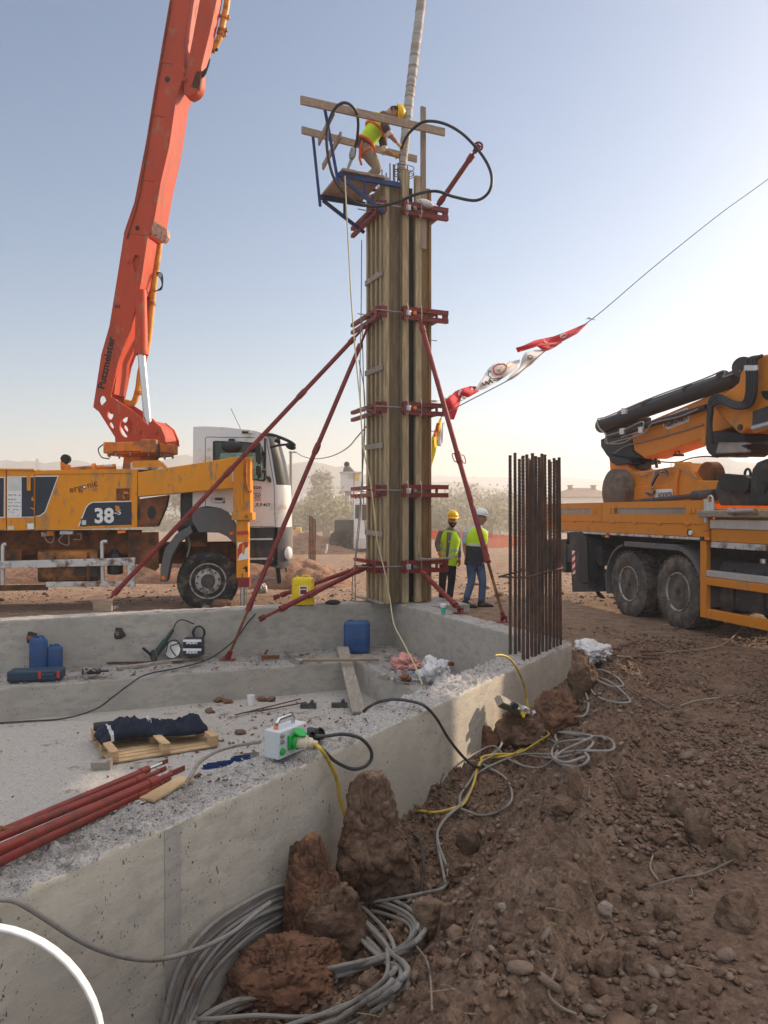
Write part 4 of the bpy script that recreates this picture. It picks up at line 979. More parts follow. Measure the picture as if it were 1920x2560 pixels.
# mirrors
def ellp(name, cx, cy, rx, ry, off, dep, m, parent=cab, rot=0):
    mb = MB(); a = pt_.pt(*cC((cx, cy)), off); s_ = 1/4.425*14.3/F_
    mb.ell(a, (rx*s_, dep, ry*s_), 16, 10, Matrix.Rotation(rad(10), 3, 'Z') @ Matrix.Rotation(rot, 3, 'Y')); return mb.build(name, m, parent)
mr_ = thing_part('mirror_set', cab)
ellp('kerb_mirror', 615, 335, 110, 62, -.12, .07, M['black'], mr_); ctr('mirror_arm', [(580, 250), (650, 250), (650, 290), (584, 292)], -.12, .0, M['black'], mr_)
ctr('mirror', [(872, 300), (900, 280), (945, 300), (945, 520), (915, 532), (885, 500)], -.32, -.24, M['black'], mr_, .02); ctr('mirror', [(885, 555), (905, 542), (948, 560), (950, 660), (915, 672), (890, 640)], -.32, -.24, M['black'], mr_, .02)
mb = MB(); mb.tube([pt_.pt(*cC(p), -.2) for p in ((985, 245), (988, 450), (985, 700))], .02, 8); mb.tube([pt_.pt(*cC((985, 260)), -.2), pt_.pt(*cC((985, 260)), .02)], .018, 8); mb.tube([pt_.pt(*cC((985, 690)), -.2), pt_.pt(*cC((985, 690)), .02)], .018, 8)
for y in (400, 600): mb.tube([pt_.pt(*cC((920, y)), -.28), pt_.pt(*cC((985, y)), -.2)], .03, 8)
mb.build('mirror_arm', M['black'], mr_)
mb = MB(); mb.tube(crom([pt_.pt(*cC(p), -.1) for p in ((930, 215), (1040, 205), (1160, 240), (1270, 290), (1320, 330))], 6), .03, 8); mb.tube(crom([pt_.pt(*cC(p), .0) for p in ((1040, 350), (1130, 325), (1230, 315))], 6), .022, 8); mb.tube([pt_.pt(*cC((1130, 250)), .1), pt_.pt(*cC((1135, 300)), .2)], .04, 8); mb.build('mirror_arm', M['black'], mr_)
ellp('front_mirror', 1270, 335, 62, 40, .0, .08, M['black'], mr_, .35); ellp('front_mirror', 1135, 355, 30, 42, .3, .05, M['black'], mr_)
mb = MB(); mb.cyl(pt_.pt(602, 1073, .6), pt_.pt(577, 1021, .6), .006, n=6); mb.build('antenna', M['black'], cab)
mb = MB(); pt_.text(mb, 'eton', (828, 808), (945, 808), -.003, bold=.02, conv=cC); pt_.text(mb, 'n.com.tr', (820, 864), (938, 864), -.003, bold=.02, conv=cC); pt_.text(mb, '2 337', (835, 903), (942, 903), -.003, bold=.03, conv=cC); pt_.text(mb, '3340', (868, 1000), (1040, 1000), -.003, bold=.01, shear=.3, conv=cC, h=.065)
mb.build('door_lettering', M['decal_black'], cab, flat=True)
mb = MB(); pt_.text(mb, 'DES', (868, 940), (940, 940), -.003, bold=.01, conv=cC); pt_.text(mb, 'on Beton Grup', (820, 832), (943, 832), -.003, conv=cC); mb.build('door_lettering', M['decal_red'], cab, flat=True)
# arches, steps, bumper
ctr('wheel_arch', [(178, 1012), (425, 1010), (500, 1022), (565, 1062), (625, 1125), (662, 1200), (676, 1300), (676, 1440), (640, 1400), (560, 1330), (470, 1290), (250, 1287), (178, 1165)], -.035, .45, M['arch'], bevel=.012)
ctr('side_marker', [(594, 1284), (632, 1282), (632, 1312), (596, 1314)], -.05, -.036, M['amber'])
tp('mudguard', [(476, 1313), (440, 1335), (412, 1372), (401, 1420), (401, 1455), (417, 1455), (423, 1420), (430, 1390), (450, 1355), (482, 1331)], -.02, .5, M['arch'], ID, bevel=.01)
mb = MB(); a = pt_.pt(408, 1444, -.03); mb.cyl(a, a+pt_.n*.02, .035, n=14); mb.build('side_reflector', M['amber'], tk)
ctr('step_box', [(680, 1235), (1088, 1235), (1090, 1590), (1050, 1640), (690, 1620), (690, 1460)], .06, .5, M['dark'])
ctr('step', [(800, 1355), (1070, 1352), (1070, 1372), (800, 1374)], -.01, .2, M['galv']); ctr('step', [(800, 1572), (1072, 1568), (1072, 1590), (800, 1592)], -.01, .2, M['galv'])
mb = MB(); a = pt_.pt(717, 1383, .10)+pt_.d*.03; mb.ell(a, (.05, .10, .13), 14, 8, Matrix.Rotation(rad(-35), 3, 'Z')); mb.build('fog_lamp', M['decal_white'], cab)
mb = MB(); mb.tube([pt_.pt(*cC((1130, 1680)), .2), pt_.pt(*cC((1150, 1850)), .2)], .05, 8); mb.tube([pt_.pt(*cC((1215, 1680)), .3), pt_.pt(*cC((1225, 1720)), .3)], .02, 8); mb.build('tow_hook', M['black'], cab)
mb = MB(); mb.bar(pt_.pt(*cC((850, 1768)), .1), pt_.pt(*cC((1100, 1792)), .1), .1, .03); mb.build('axle_part', M['steel'], tk)
wheel('wheel', tk, pt_.pt(520, 1453, -.02), pt_.n, .562, .32, .34)
wheel('wheel', tk, pt_.lo(0, 2.55, .53), -pt_.n, .562, .32, .34)
for x in (-5.9, -7.25): wheel('wheel', tk, pt_.lo(x, 0, .54), pt_.n, .56, .30, .34, dual=True)
mb = MB(); pt_.box(mb, -.08, .08, .3, 2.2, .42, .60); mb.build('axle', M['rust'], tk)
mb = MB(); pt_.tr(mb, [(100, 1270), (340, 1240), (345, 1450), (200, 1330), (420, 1320), (480, 1480), (430, 1500), (395, 1290)][0:3]+[(100, 1450)], .30, .50, cC); mb.build('spring_hanger', M['rust'], tk, bevel=.01)
mb = MB(); mb.tube(crom([pt_.pt(*cC(p), .2) for p in ((60, 1290), (130, 1340), (150, 1440), (120, 1560))], 6), .02, 8); mb.build('air_line', M['cable_g'], tk)
mb = MB(); pt_.tr(mb, [(0, 1220), (110, 1100), (165, 1010), (178, 1012), (180, 1165), (250, 1290), (30, 1300)], .25, 1.0, cC); mb.build('engine_cover', M['black'], tk, bevel=.03)
# slewing gear
TC = V(-4.85, 15.34, 0)
mb = MB(); zr = P(352, 1175, 15.34).z; z1 = P(352, 1138, 15.34).z; z2 = P(352, 1112, 15.34).z
mb.lathe(TC+V(0, 0, zr-.3), (0, 0, 1), [(0, .42), (.3, .36), (z1-zr+.3-.06, .33), (z1-zr+.3, .45)], 32); ped = mb.build('pedestal', M['orange_d'], tk)
mb = MB(); mb.lathe(TC+V(0, 0, z1-.02), (0, 0, 1), [(0, .50), (.01, .62), (.05, .62), (.051, .71), (z2-z1, .71), (z2-z1+.02, .66), (z2-z1+.02, .1)], 40); sr = mb.build('slewing_ring', M['orange_d'], tk)
mb = MB()
for q in range(12): t = q*math.pi/6; mb.cyl(TC+V(.63*math.cos(t), .63*math.sin(t), z1-.05), TC+V(.63*math.cos(t), .63*math.sin(t), z1+.02), .02, n=6)
mb.build('ring_bolts', M['steel'], sr)
mb = MB(); mb.box(TC+V(.35, -.62, (z1+z2)/2+.02), (.30, .16, .26)); mb.box(TC+V(-.45, -.5, (z1+z2)/2), (.2, .16, .22)); mb.build('slew_motor', M['orange_d'], sr, bevel=.02)
mb = MB(); mb.tube(crom([TC+V(-.72, -.1, z2), TC+V(-.8, -.15, z2-.1), TC+V(-.72, -.2, z1-.05), TC+V(-.5, -.4, z1-.1)], 5), .012, 6); mb.tube(crom([TC+V(.5, -.5, z2), TC+V(.55, -.66, z1), TC+V(.45, -.6, z1-.25), TC+V(.3, -.4, z1-.3)], 5), .02, 6); mb.build('hose_loop', M['black'], sr)
# boom
bp = Plane((TC.x, TC.y), (.982, -.19)); bm = thing_part('boom', tk)
H = .27
def b2(q): p = bp.pt(*q, -H)-bp.o; return (p.dot(bp.d), p.z)
cast = [(537, 142), (606, 70), (640, 90), (700, 128), (770, 180), (806, 222), (815, 228), (832, 195), (882, 236), (904, 288), (908, 328), (634, 328), (632, 292)]
for y0 in (-H-.03, H-.02):
    mb = MB()
    plate_mb(mb, [b2(c1(q)) for q in cast], [[b2(c1(q)) for q in circ(606, 166, 17, 12, 30)], [b2(c1(q)) for q in circ(612, 226, 9, 8, 22, -.5)], [b2(c1(q)) for q in circ(692, 236, 36, 16, 56)]], lambda a, b, c: bp.lo(a, c, b), y0, y0+.05)
    mb.build('base_plate', M['redor'], bm, flat=True)
mb = MB(); bp.tr(mb, [(640, 300), (900, 290), (905, 328), (636, 328)], -H+.02, H-.02, c1); bp.tr(mb, [(835, 200), (880, 238), (900, 290), (850, 300)], -H+.02, H-.02, c1); mb.build('base_web', M['redor'], bm)
mb = MB()
for (x, y, r_) in ((762, 256, .055), (848, 262, .06)): a = bp.pt(*c1((x, y)), -H-.05); mb.cyl(a, a+bp.n*.62, r_, n=18); mb.cyl(a-bp.n*.015, a, r_*.6, n=12)
mb.build('base_pin', M['redor'], bm)
near = [(598, -900), (445, 0), (365, 470), (330, 690), (270, 1000), (217, 1155), (190, 1330), (145, 1610), (105, 1750), (65, 2010), (85, 2028), (128, 2020), (152, 1955), (188, 1785), (238, 1655), (272, 1530), (300, 1400), (335, 1165), (352, 1150), (370, 1060), (398, 900), (440, 720), (475, 480), (520, 345), (510, 330), (515, 200), (545, 0), (700, -900)]
low = [near[i] for i in range(5, 18)]; 
# main arm: upper closed box, lower forked pair of cheeks
up_px = near[:6]+near[17:]
mb = MB(); bp.tr(mb, up_px, -H, H, c4); mb.build('arm', M['redor'], bm, bevel=.012)
lowpoly = [(217, 1155), (190, 1330), (145, 1610), (105, 1750), (65, 2010), (85, 2028), (128, 2020), (152, 1955), (188, 1785), (238, 1655), (272, 1530), (300, 1400), (335, 1165)]
for (y0, y1) in ((-H, -H+.04), (H-.04, H)):
    mb = MB(); plate_mb(mb, [b2(c4(q)) for q in lowpoly], [[b2(c4(q)) for q in circ(112, 1980, 17, 16, 27, -.15)]]+([[b2(c4(q)) for q in [(258, 1290), (272, 1258), (292, 1262), (297, 1300), (280, 1345), (270, 1345)]]] if y0 < 0 else []), lambda a, b, c: bp.lo(a, c, b), y0, y1)
    mb.build('arm_cheek', M['redor'], bm, flat=True)
mb = MB(); bp.tr(mb, [(335, 1165), (300, 1400), (290, 1440), (240, 1440), (217, 1160)], -H+.045, H-.045, c4); mb.build('arm_core', M['redor'], bm)
mb = MB(); bp.tr(mb, [(240, 1440), (272, 1530), (240, 1655), (190, 1785), (168, 1945), (120, 1940), (130, 1750), (170, 1610), (200, 1440)], -H+.045, H-.045, c4); mb.build('arm_core', M['redor'], bm)
mb = MB(); bp.tr(mb, [(190, 1330), (145, 1610), (105, 1750), (85, 1880), (105, 1890), (130, 1750), (172, 1610), (215, 1330)], -H+.05, H-.05, c4); mb.build('arm_back_plate', M['redor'], bm)
mb = MB(); mb.tube([bp.pt(*c4(q), -H-.004) for q in near[1:6]], .008, 6); mb.build('weld_seam', M['redor'], bm); mb = MB(); mb.tube([bp.pt(*c4(q), -H-.004) for q in near[19:27]], .008, 6); mb.build('weld_seam', M['redor'], bm)
for q in ((395, 300), (355, 560), (300, 880)):
    mb = MB(); a = bp.pt(*c4(q), -H-.006); b_ = bp.pt(*c4((q[0]+62, q[1]+14)), -H-.006); mb.bar(a, b_, .012, .03); mb.build('cleat', M['redor'], bm)
mb = MB(); mb.tube(crom([bp.pt(*c4(q), -H-.02) for q in ((452, 0), (388, 380), (352, 600), (292, 960), (250, 1110), (232, 1180))], 5), .012, 6); mb.build('hydraulic_pipe', M['rust'], bm)
for (x, y, r_, m_) in ((430, 390, .052, 'black'), (513, 388, .045, 'redor'), (282, 1125, .045, 'black'), (237, 1290, .05, 'redor')):
    mb = MB(); a = bp.pt(*c4((x, y)), -H-.012); mb.cyl(a, a+bp.n*.01, r_, n=18); mb.cyl(a-bp.n*.012, a, r_*.5, n=12); mb.build('pin_cap', M[m_], bm)
mb = MB(); bp.text(mb, 'Putzmeister', (120, 1922), (172, 1665), -H, h=.155, bold=.035, conv=c4, flip=False); mb.build('lettering', M['decal_black'], bm, flat=True)
mb = MB(); bp.text(mb, '5', (197, 1524), (200, 1507), -H, h=.11, bold=.02, conv=c4); mb.build('lettering', M['decal_black'], bm, flat=True)
# lit recess panel and clamp box
mb = MB(); q_ = bp.pt(*c4((358, 1092)), -H-.02); bp.tr(mb, [(366, 1090), (428, 1130), (432, 1170), (412, 1196), (352, 1160), (352, 1120)], -H-.03, -H+.10, c4); mb.build('guide_shoe', M['plankw'] if 0 else mat('worn primer paint', (.52, .27, .19), .7, var=.25, vs=12, dirt=((.12, .07, .06), .3, 14)), bm, bevel=.015)
# luffing cylinder
a = bp.pt(*c4((302, 1440)), 0); b = bp.pt(*c4((308, 1745)), -.05); c_ = bp.pt(*c4((340, 2120)), -.02)
mb = MB(); mb.cyl(bp.pt(*c4((303, 1435)), -H+.08), bp.pt(*c4((303, 1745)), -H+.05), .10, .13, n=20); mb.cyl(bp.pt(*c4((303, 1735)), -H+.05), bp.pt(*c4((303, 1752)), -H+.05), .14, n=20); lc = mb.build('lift_cylinder', M['redor'], bm)
mb = MB(); mb.cyl(bp.pt(*c4((303, 1745)), -H+.05), bp.pt(*c4((338, 2120)), -H+.12), .075, n=20); mb.build('piston_rod', M['chrome'], lc)
mb = MB(); mb.tube(crom([bp.pt(*c4(q), -H-.02) for q in ((296, 1450), (282, 1540), (285, 1620), (268, 1700), (278, 1735))], 5), .014, 6); mb.build('hydraulic_pipe', M['redor'], lc)
# folded second arm and pipe
s2 = [(700, -900), (590, 0), (555, 190), (524, 345), (508, 420), (516, 466), (540, 476), (570, 460), (588, 436), (594, 400), (598, 330), (640, 160), (674, 0), (800, -900)]
mb = MB(); bp.tr(mb, s2, -H+.05, .02, c4); a2 = mb.build('folded_arm', M['redor'], bm, bevel=.012)
mb = MB(); bp.tr(mb, [(520, 500), (548, 430), (590, 440), (592, 425), (600, 355), (575, 350)][1:], -H+.05, -H+.11, c4); mb.build('joint_cover', M['rust'], a2)
for k in range(4): mb = MB(); a = bp.pt(*c4((590+k*4, 395-k*12)), -H+.1); mb.tube(crom([a, a+V(.12, -.03, .1), a+V(.16, -.03, .25)], 5), .016, 6); mb.build('hydraulic_hose', M['black'], a2)
py_ = crom([bp.pt(*c4(q), .1) for q in ((860, -900), (736, -60), (722, 40), (706, 110), (695, 170), (668, 225), (640, 250), (600, 268))], 8)
mb = MB(); mb.tube(py_, .062, 12); pp = mb.build('delivery_pipe', mat('yellow ochre pipe', (.66, .30, .03), .45, var=.15, dirt=((.4, .12, .04), .3, 5)), bm)
for q in ((714, 90), (694, 150), (700, 170), (645, 235), (655, 250)):
    a = bp.pt(*c4(q), .1); k = min(range(len(py_)), key=lambda i: (py_[i]-a).length); d_ = (py_[min(k+1, len(py_)-1)]-py_[k-1]).normalized(); mb = MB(); mb.cyl(py_[k]-d_*.02, py_[k]+d_*.02, .085, n=14); mb.box(py_[k]+V(.08, 0, 0), (.06, .05, .06)); mb.build('pipe_clamp', M['rust'] if 0 else M['orange_d'], pp)
mb = MB(); mb.bar(bp.pt(*c4((660, 60)), .05), bp.pt(*c4((715, 95)), .08), .04, .05); mb.bar(bp.pt(*c4((600, 195)), .05), bp.pt(*c4((650, 225)), .08), .04, .05); mb.build('pipe_bracket', M['redor'], bm)
mb = MB(); mb.tube(crom([bp.pt(*c4(q), H-.02) for q in ((392, 1200), (388, 1240), (362, 1440), (335, 1690), (300, 1830), (285, 1930), (262, 1990), (225, 1985))], 8), .062, 12); mb.build('delivery_pipe', pp.data.materials[0], bm)
for q in ((352, 1500), (290, 1940)): mb = MB(); a = bp.pt(*c4(q), H-.02); mb.cyl(a-V(0, 0, .03), a+V(0, 0, .03), .09, n=14); mb.build('pipe_clamp', M['orange_d'], bm)
for k in range(3): mb = MB(); mb.tube(crom([bp.pt(*c4(q), H-.05) for q in ((362+k*3, 1345), (395+k*5, 1370-k*8), (405, 1410+k*6), (380, 1435), (350, 1442))], 6), .012, 6); mb.build('hydraulic_hose', M['black'], bm)
# ------------------------------------------------------------ crane truck on the right
kp = Plane((4.56, 12.0), (.233, -.972)); c3 = CV(2.765, 1380, 840)
kt = thing('crane_truck', 'orange flatbed truck carrying a folded loader crane, parked at the right', 'truck', (5.8, 12.3, 0))
def kp_(name, px, o0, o1, m, parent=None, conv=c3, bevel=.006, label=None):
    mb = MB(); kp.tr(mb, px, o0, o1, conv); return mb.build(name, M[m] if isinstance(m, str) else m, parent or kt, label, bevel=bevel)
def kb(name, a, m, parent=None, bevel=.01, label=None):
    mb = MB(); kp.box(mb, *a); return mb.build(name, M[m], parent or kt, label, bevel=bevel)
def loc3(q, off=0): p = kp.pt(*c3(q), off)-kp.o; return (p.dot(kp.d), p.z)
Z_ = {k: loc3(q)[1] for k, q in dict(top=(1050, 1135), pb=(1055, 1300), st=(1120, 1396), sb=(1120, 1417)).items()}
M['k_or'] = mat('orange crane paint', (.66, .225, .018), .5, var=.08, bst=.03, dirt=((.42, .22, .09), .15, 3))
xr = -5.15; xm = loc3((359, 1250))[0]; xe = loc3((1058, 1250))[0]; xf = 2.05
zt, zp, zs, zb = Z_['top'], Z_['pb'], Z_['st'], Z_['sb']
mb = MB(); kp.box(mb, xr+.02, xf, .04, 2.5, zs-.02, zp+.02); mb.build('flatbed', M['k_or'], kt, bevel=.01)
rl = kb('side_rail', (xr, xe+.12, -.03, .06, zs, zp-.003), 'k_or'); kb('edge_strip', (xr, xe+.12, -.035, .05, zb, zs-.003), 'whiteworn', rl)
for (xa, xb) in ((xr, xm-.01), (xm+.01, xe)):
    sl0 = .30 if xa == xr else .28; a_, b_ = xa+(xb-xa)*.14, xa+(xb-xa)*.86; zc = zp+(zt-zp)*.55
    mb = MB(); plate_mb(mb, [(xa, zp), (xb, zp), (xb, zt), (xa, zt)], [[(a_, zc-.05), (b_, zc-.05), (b_, zc+.05), (a_, zc+.05)]], lambda a, b, c: kp.lo(a, c, b), -.04, .0)
    ds = mb.build('dropside', M['k_or'], kt, flat=True); kb('slot_bar', (a_-.02, b_+.02, .002, .02, zc-.07, zc+.07), 'steel', ds, 0)
    for xx in (a_-.12, b_+.12, b_+.2): kb('latch', (xx-.03, xx+.03, -.06, -.041, zc-.045, zc+.045), 'k_or', ds)
    n = 4
    for q in range(n): xx = xa+(xb-xa)*(q+.5)/n; kb('hinge', (xx-.05, xx+.05, -.055, -.031, zp-.03, zp+.02), 'k_or', ds)
kb('dropside', (xr, xf, 2.46, 2.5, zp, zt), 'k_or', label='far dropside'); kb('tail_gate', (xr-.01, xr+.03, .0, 2.46, zp, zt), 'k_or')
kb('stanchion', (xe+.01, xe+.13, -.05, .04, zp-.1, zt+.02), 'k_or'); kb('stanchion_plate', (xe+.05, xe+.12, -.06, -.051, zp+.02, zt+.01), 'galv')
mb = MB(); mb.tube(crom([kp.lo(xe+.14, -.05, zp+.12), kp.lo(xe+.14, -.05, zt+.03), kp.lo(xe+.24, -.05, zt+.03), kp.lo(xe+.24, -.05, zp+.12)], 3), .015, 8); mb.build('lamp_hoop', M['galv'], kt)
kb('work_lamp', (xe+.15, xe+.23, -.06, .0, zp+.14, zt-.03), 'galv')
mb = MB(); q = kp.pt(*c3((947, 1358)), -.045); mb.cyl(q, q+kp.n*.03, .055, n=18); mb.build('round_lamp', M['dark'], kt)
mb = MB(); q = kp.pt(*c3((953, 1360)), -.055); mb.cyl(q, q+kp.n*.02, .038, n=18); mb.build('lamp_lens', M['decal_white'], kt)
for q in ((395, 1387), (1090, 1403)):
    x_, z_ = loc3(q); kb('marker_light', (x_-.05, x_+.07, -.06, -.036, z_-.02, z_+.025), 'amber'); kb('marker_light', (x_-.14, x_-.06, -.07, -.036, z_-.02, z_+.03), 'black')
# front half behind the crane: side skirt, plank, tread plate
kb('side_board', (xe+.15, 2.05, .05, .12, zp+.05, zt-.12), 'k_or'); kb('skirt', (xe+.16, 2.05, -.02, .05, zs-.05, zs+.13), 'k_or'); kb('edge_strip', (xe+.16, 2.05, -.03, .045, zs-.14, zs-.054), 'whiteworn')
kb('tread_plate', (xe+.14, 2.05, -.03, .045, zs+.134, zs+.27), 'galv'); kb('timber_plank', (xe+.03, 2.05, -.16, .06, zs+.30, zs+.40), 'greywood', bevel=.015)
mb = MB(); mb.cyl(kp.lo(xe+.85, -.2, zs+.38), kp.lo(xe+1.3, -.2, zs+.39), .035, n=12); mb.cyl(kp.lo(xe+.80, -.2, zs+.38), kp.lo(xe+.9, -.2, zs+.38), .05, n=12); mb.build('locking_pin', M['chrome'], kt)
# chassis, tanks, guard frame
kb('chassis_rail', (xr+.1, 7.5, .75, .85, .72, 1.05), 'dark'); kb('chassis_rail', (xr+.1, 7.5, 1.65, 1.75, .72, 1.05), 'dark'); kb('subframe', (xr+.3, 7.5, .6, 1.9, 1.05, zb-.03), 'dark')
gfx = loc3((1035, 1430))[0]
def z3(q): return loc3(q)[1]
gz0, gz1 = z3((1075, 1950)), z3((1100, 1885)); g2, g3, g4 = z3((1080, 1692)), z3((1080, 1660)), z3((1080, 1617))
gm = thing_part('side_guard', kt)
kb('guard_upright', (gfx, gfx+.14, -.03, .05, gz0, zb-.005), 'k_or', gm); kb('guard_rail', (gfx+.145, 7.3, -.03, .05, gz0, gz0+.14), 'k_or', gm); kb('guard_rail', (gfx+.145, 7.3, -.03, .05, g2-.06, g3-.01), 'k_or', gm); kb('guard_rail', (gfx+.145, 7.3, -.03, .05, g3-.007, g4), 'galv', gm)
mb = MB(); xa, xb = loc3((1190, 1700), .2)[0], 4.2; secs = [(.15, .42), (.12, .5), (.12, .98), (.2, 1.1), (.62, 1.1), (.66, .98), (.66, .5), (.6, .42)]
rows = [[kp.lo(x_, y_, z_) for y_, z_ in secs+secs[:1]] for x_ in (xa, xb)]; mb.grid(rows); mb.add(rows[0][:-1], [tuple(range(8))]); mb.add(rows[1][:-1], [tuple(range(8))[::-1]])
mb.build('fuel_tank', M['dark'], kt, bevel=.02)
mb = MB(); q = kp.lo(xa+.75, .25, 1.1); mb.cyl(q, q+V(0, 0, .06), .05, n=14); mb.build('tank_cap', M['chrome'], kt)
for x_ in (xa+.3, xa+.9): kb('tank_strap', (x_, x_+.05, .108, .118, .47, 1.0), 'black')
# wheels
for x_ in (0, -1.42): wheel('wheel', kt, kp.lo(x_, .02, .55), kp.n, .575, .29, .31, True, True, 34); wheel('wheel', kt, kp.lo(x_, 2.46, .55), -kp.n, .575, .29, .31, True, True, 34)
wheel('wheel', kt, kp.lo(4.6, .02, .55), kp.n, .575, .30, .31, False, True, 34); wheel('wheel', kt, kp.lo(4.6, 2.46, .55), -kp.n, .575, .30, .31, False, True, 34)
# mudguards
def arc(name, cx, r, a0, a1, y0, y1, m, th=.025):
    mb = MB(); n = 14; rows = []
    for k in range(n+1):
        t = rad(a0+(a1-a0)*k/n); rows.append([kp.lo(cx+rr*math.cos(t), y_, .55+rr*math.sin(t)) for (y_, rr) in ((y0, r), (y1, r), (y1, r+th), (y0, r+th), (y0, r))])
    mb.grid(rows); return mb.build(name, M[m], kt)
arc('mudguard', 0, .66, -12, 82, -.02, .6, 'arch', .07); arc('mudguard', -1.42, .66, 98, 200, -.02, .6, 'arch', .03)
kb('mudguard_top', (-1.42-.05, .1, -.025, .6, 1.20, 1.29), 'arch'); kb('mudflap', (-2.2, -2.17, .0, .6, .35, .75), 'rubber')
# rear outrigger and lifting gear
og = kp_('rear_outrigger', [(118, 1356), (198, 1352), (240, 1400), (252, 1745), (282, 1768), (140, 1768)], -.06, .3, 'dark', label='dark folded outrigger leg with a striped sticker')
mb = MB(); kp.tr(mb, [(138, 1482), (158, 1486), (160, 1640), (142, 1650)], -.066, -.061, c3); st = mb.build('warning_stripe', M['decal_white'], og, flat=True)
mb = MB()
for k in range(3): y = 1500+k*50; kp.tr(mb, [(138, y+14), (159, y-8), (160, y+14), (140, y+36)], -.070, -.066, c3)
mb.build('warning_stripe', M['decal_red'], og, flat=True)
kb('outrigger_beam', (-4.6, -2.5, .12, .45, .78, 1.15), 'dark'); kb('rear_box', (-5.0, -3.9, .1, .7, .55, 1.2), 'dark'); kp_('outrigger_leg', [(185, 1360), (240, 1400), (250, 1700), (215, 1715), (180, 1700)], -.10, -.065, 'black')
for k, pp in enumerate(([(270, 1480), (300, 1560), (310, 1660), (300, 1740), (350, 1800)], [(290, 1500), (318, 1600), (295, 1700), (320, 1790), (360, 1810)])):
    mb = MB(); mb.tube(crom([kp.pt(*c3(q), .1+.05*k) for q in pp], 6), .022, 8); mb.build('air_hose', M['black'], kt)
# ---- crane
cr = thing_part('crane', kt)
def kc(name, px, o0, o1, m, bevel=.012, label=None, parent=None): return kp_(name, px, o0, o1, m, parent or cr, c3, bevel, label)
def ktube(name, px, r, off, m, parent=None, k=6, n=8, sm=True):
    mb = MB(); pts = [kp.pt(*c3(q), off) for q in px]; mb.tube(crom(pts, k) if sm else pts, r, n); return mb.build(name, M[m], parent or cr)
def kcyl(name, p, q, r, off, m, parent=None, r1=None, off1=None):
    mb = MB(); mb.cyl(kp.pt(*c3(p), off), kp.pt(*c3(q), off if off1 is None else off1), r, r1, n=18); return mb.build(name, M[m], parent or cr)
main = kc('main_boom', [(545, 640), (760, 548), (1000, 445), (1300, 318), (1420, 300), (1420, 560), (1060, 705), (640, 848), (566, 795), (552, 700)], 1.0, 1.5, 'k_or', .03)
kc('boom_knuckle', [(1262, 345), (1290, 320), (1300, 262), (1340, 190), (1400, 140), (1500, 122), (2100, 60), (2300, 500), (1700, 660), (1430, 662), (1345, 640), (1320, 665), (1295, 676), (1270, 655), (1195, 585), (1150, 535), (1100, 470)], .80, 1.68, 'k_or', .03, 'orange knuckle housing with a pin eye')
mb = MB(); q = kp.pt(*c3((1296, 632)), .78); mb.cyl(q, q+kp.n*.04, .05, n=18); mb.build('knuckle_pin', M['dark'], cr); mb = MB(); mb.cyl(kp.pt(*c3((1320, 215)), .85), kp.pt(*c3((1320, 215)), 1.5), .16, n=20); mb.build('knuckle_pin', M['dark'], cr)
kc('knuckle_panel', [(1440, 380), (1560, 372), (1560, 440), (1480, 442), (1452, 420)], .78, .799, 'black'); kc('knuckle_panel', [(1385, 520), (1560, 455), (1560, 640), (1440, 655), (1380, 625)], .76, .799, 'dark'); kcyl('piston_rod', (1400, 640), (1700, 560), .06, .70, 'chrome')
kc('extension_boom', [(333, 600), (475, 535), (560, 560), (550, 640), (560, 800), (635, 845), (500, 850), (383, 835), (336, 765), (334, 715), (372, 700), (345, 655)], 1.04, 1.46, 'black', .02)
kcyl('extension_cylinder', (350, 620), (1290, 285), .135, .98, 'black'); kcyl('extension_cylinder', (480, 545), (1185, 300), .105, 1.22, 'black'); kcyl('extension_cylinder', (420, 690), (1070, 492), .055, .86, 'black')
for (p, q) in (((660, 490), (672, 485)), ((945, 390), (957, 385)), ((1180, 300), (1192, 296)), ((340, 623), (356, 618))): kcyl('cylinder_band', p, q, .145, .98, 'dark')
for (x, y) in ((490, 520), (478, 660), (608, 650)): kc('valve_block', [(x-14, y-20), (x+14, y-24), (x+16, y+18), (x-12, y+22)], .78, .84, 'galv', .006)
ktube('hydraulic_pipe', [(380, 720), (372, 680), (330, 640), (312, 590), (325, 570), (365, 562), (480, 515), (720, 415), (1040, 300), (1180, 240), (1195, 262), (1185, 285), (1300, 240)], .014, .82, 'steel', k=3)
ktube('hydraulic_pipe', [(385, 745), (373, 705), (378, 690), (470, 662), (600, 600), (630, 595), (632, 620), (620, 655), (480, 700)], .013, .80, 'steel', k=3)
ktube('hydraulic_pipe', [(380, 745), (480, 718), (640, 672), (690, 605), (870, 560), (1010, 505)], .013, .79, 'steel', k=3); ktube('hydraulic_pipe', [(372, 700), (375, 740), (500, 735), (640, 640)], .013, .80, 'steel', k=3)
ktube('hydraulic_pipe', [(430, 810), (520, 755), (640, 730), (860, 668), (1045, 610)], .013, .97, 'steel', k=3)
kc('name_plate', [(765, 565), (930, 497), (948, 520), (945, 590), (800, 645), (768, 625)], .985, .998, 'decal_white', 0); lp = kc('name_plate', [(772, 568), (926, 505), (940, 522), (938, 585), (802, 637), (775, 620)], .978, .984, 'whiteworn', 0)
mb = MB(); kp.text(mb, 'H\u0130DROKON', (780, 632), (935, 572), .972, h=.16, bold=.02, conv=c3); mb.build('lettering', M['decal_black'], lp, flat=True)
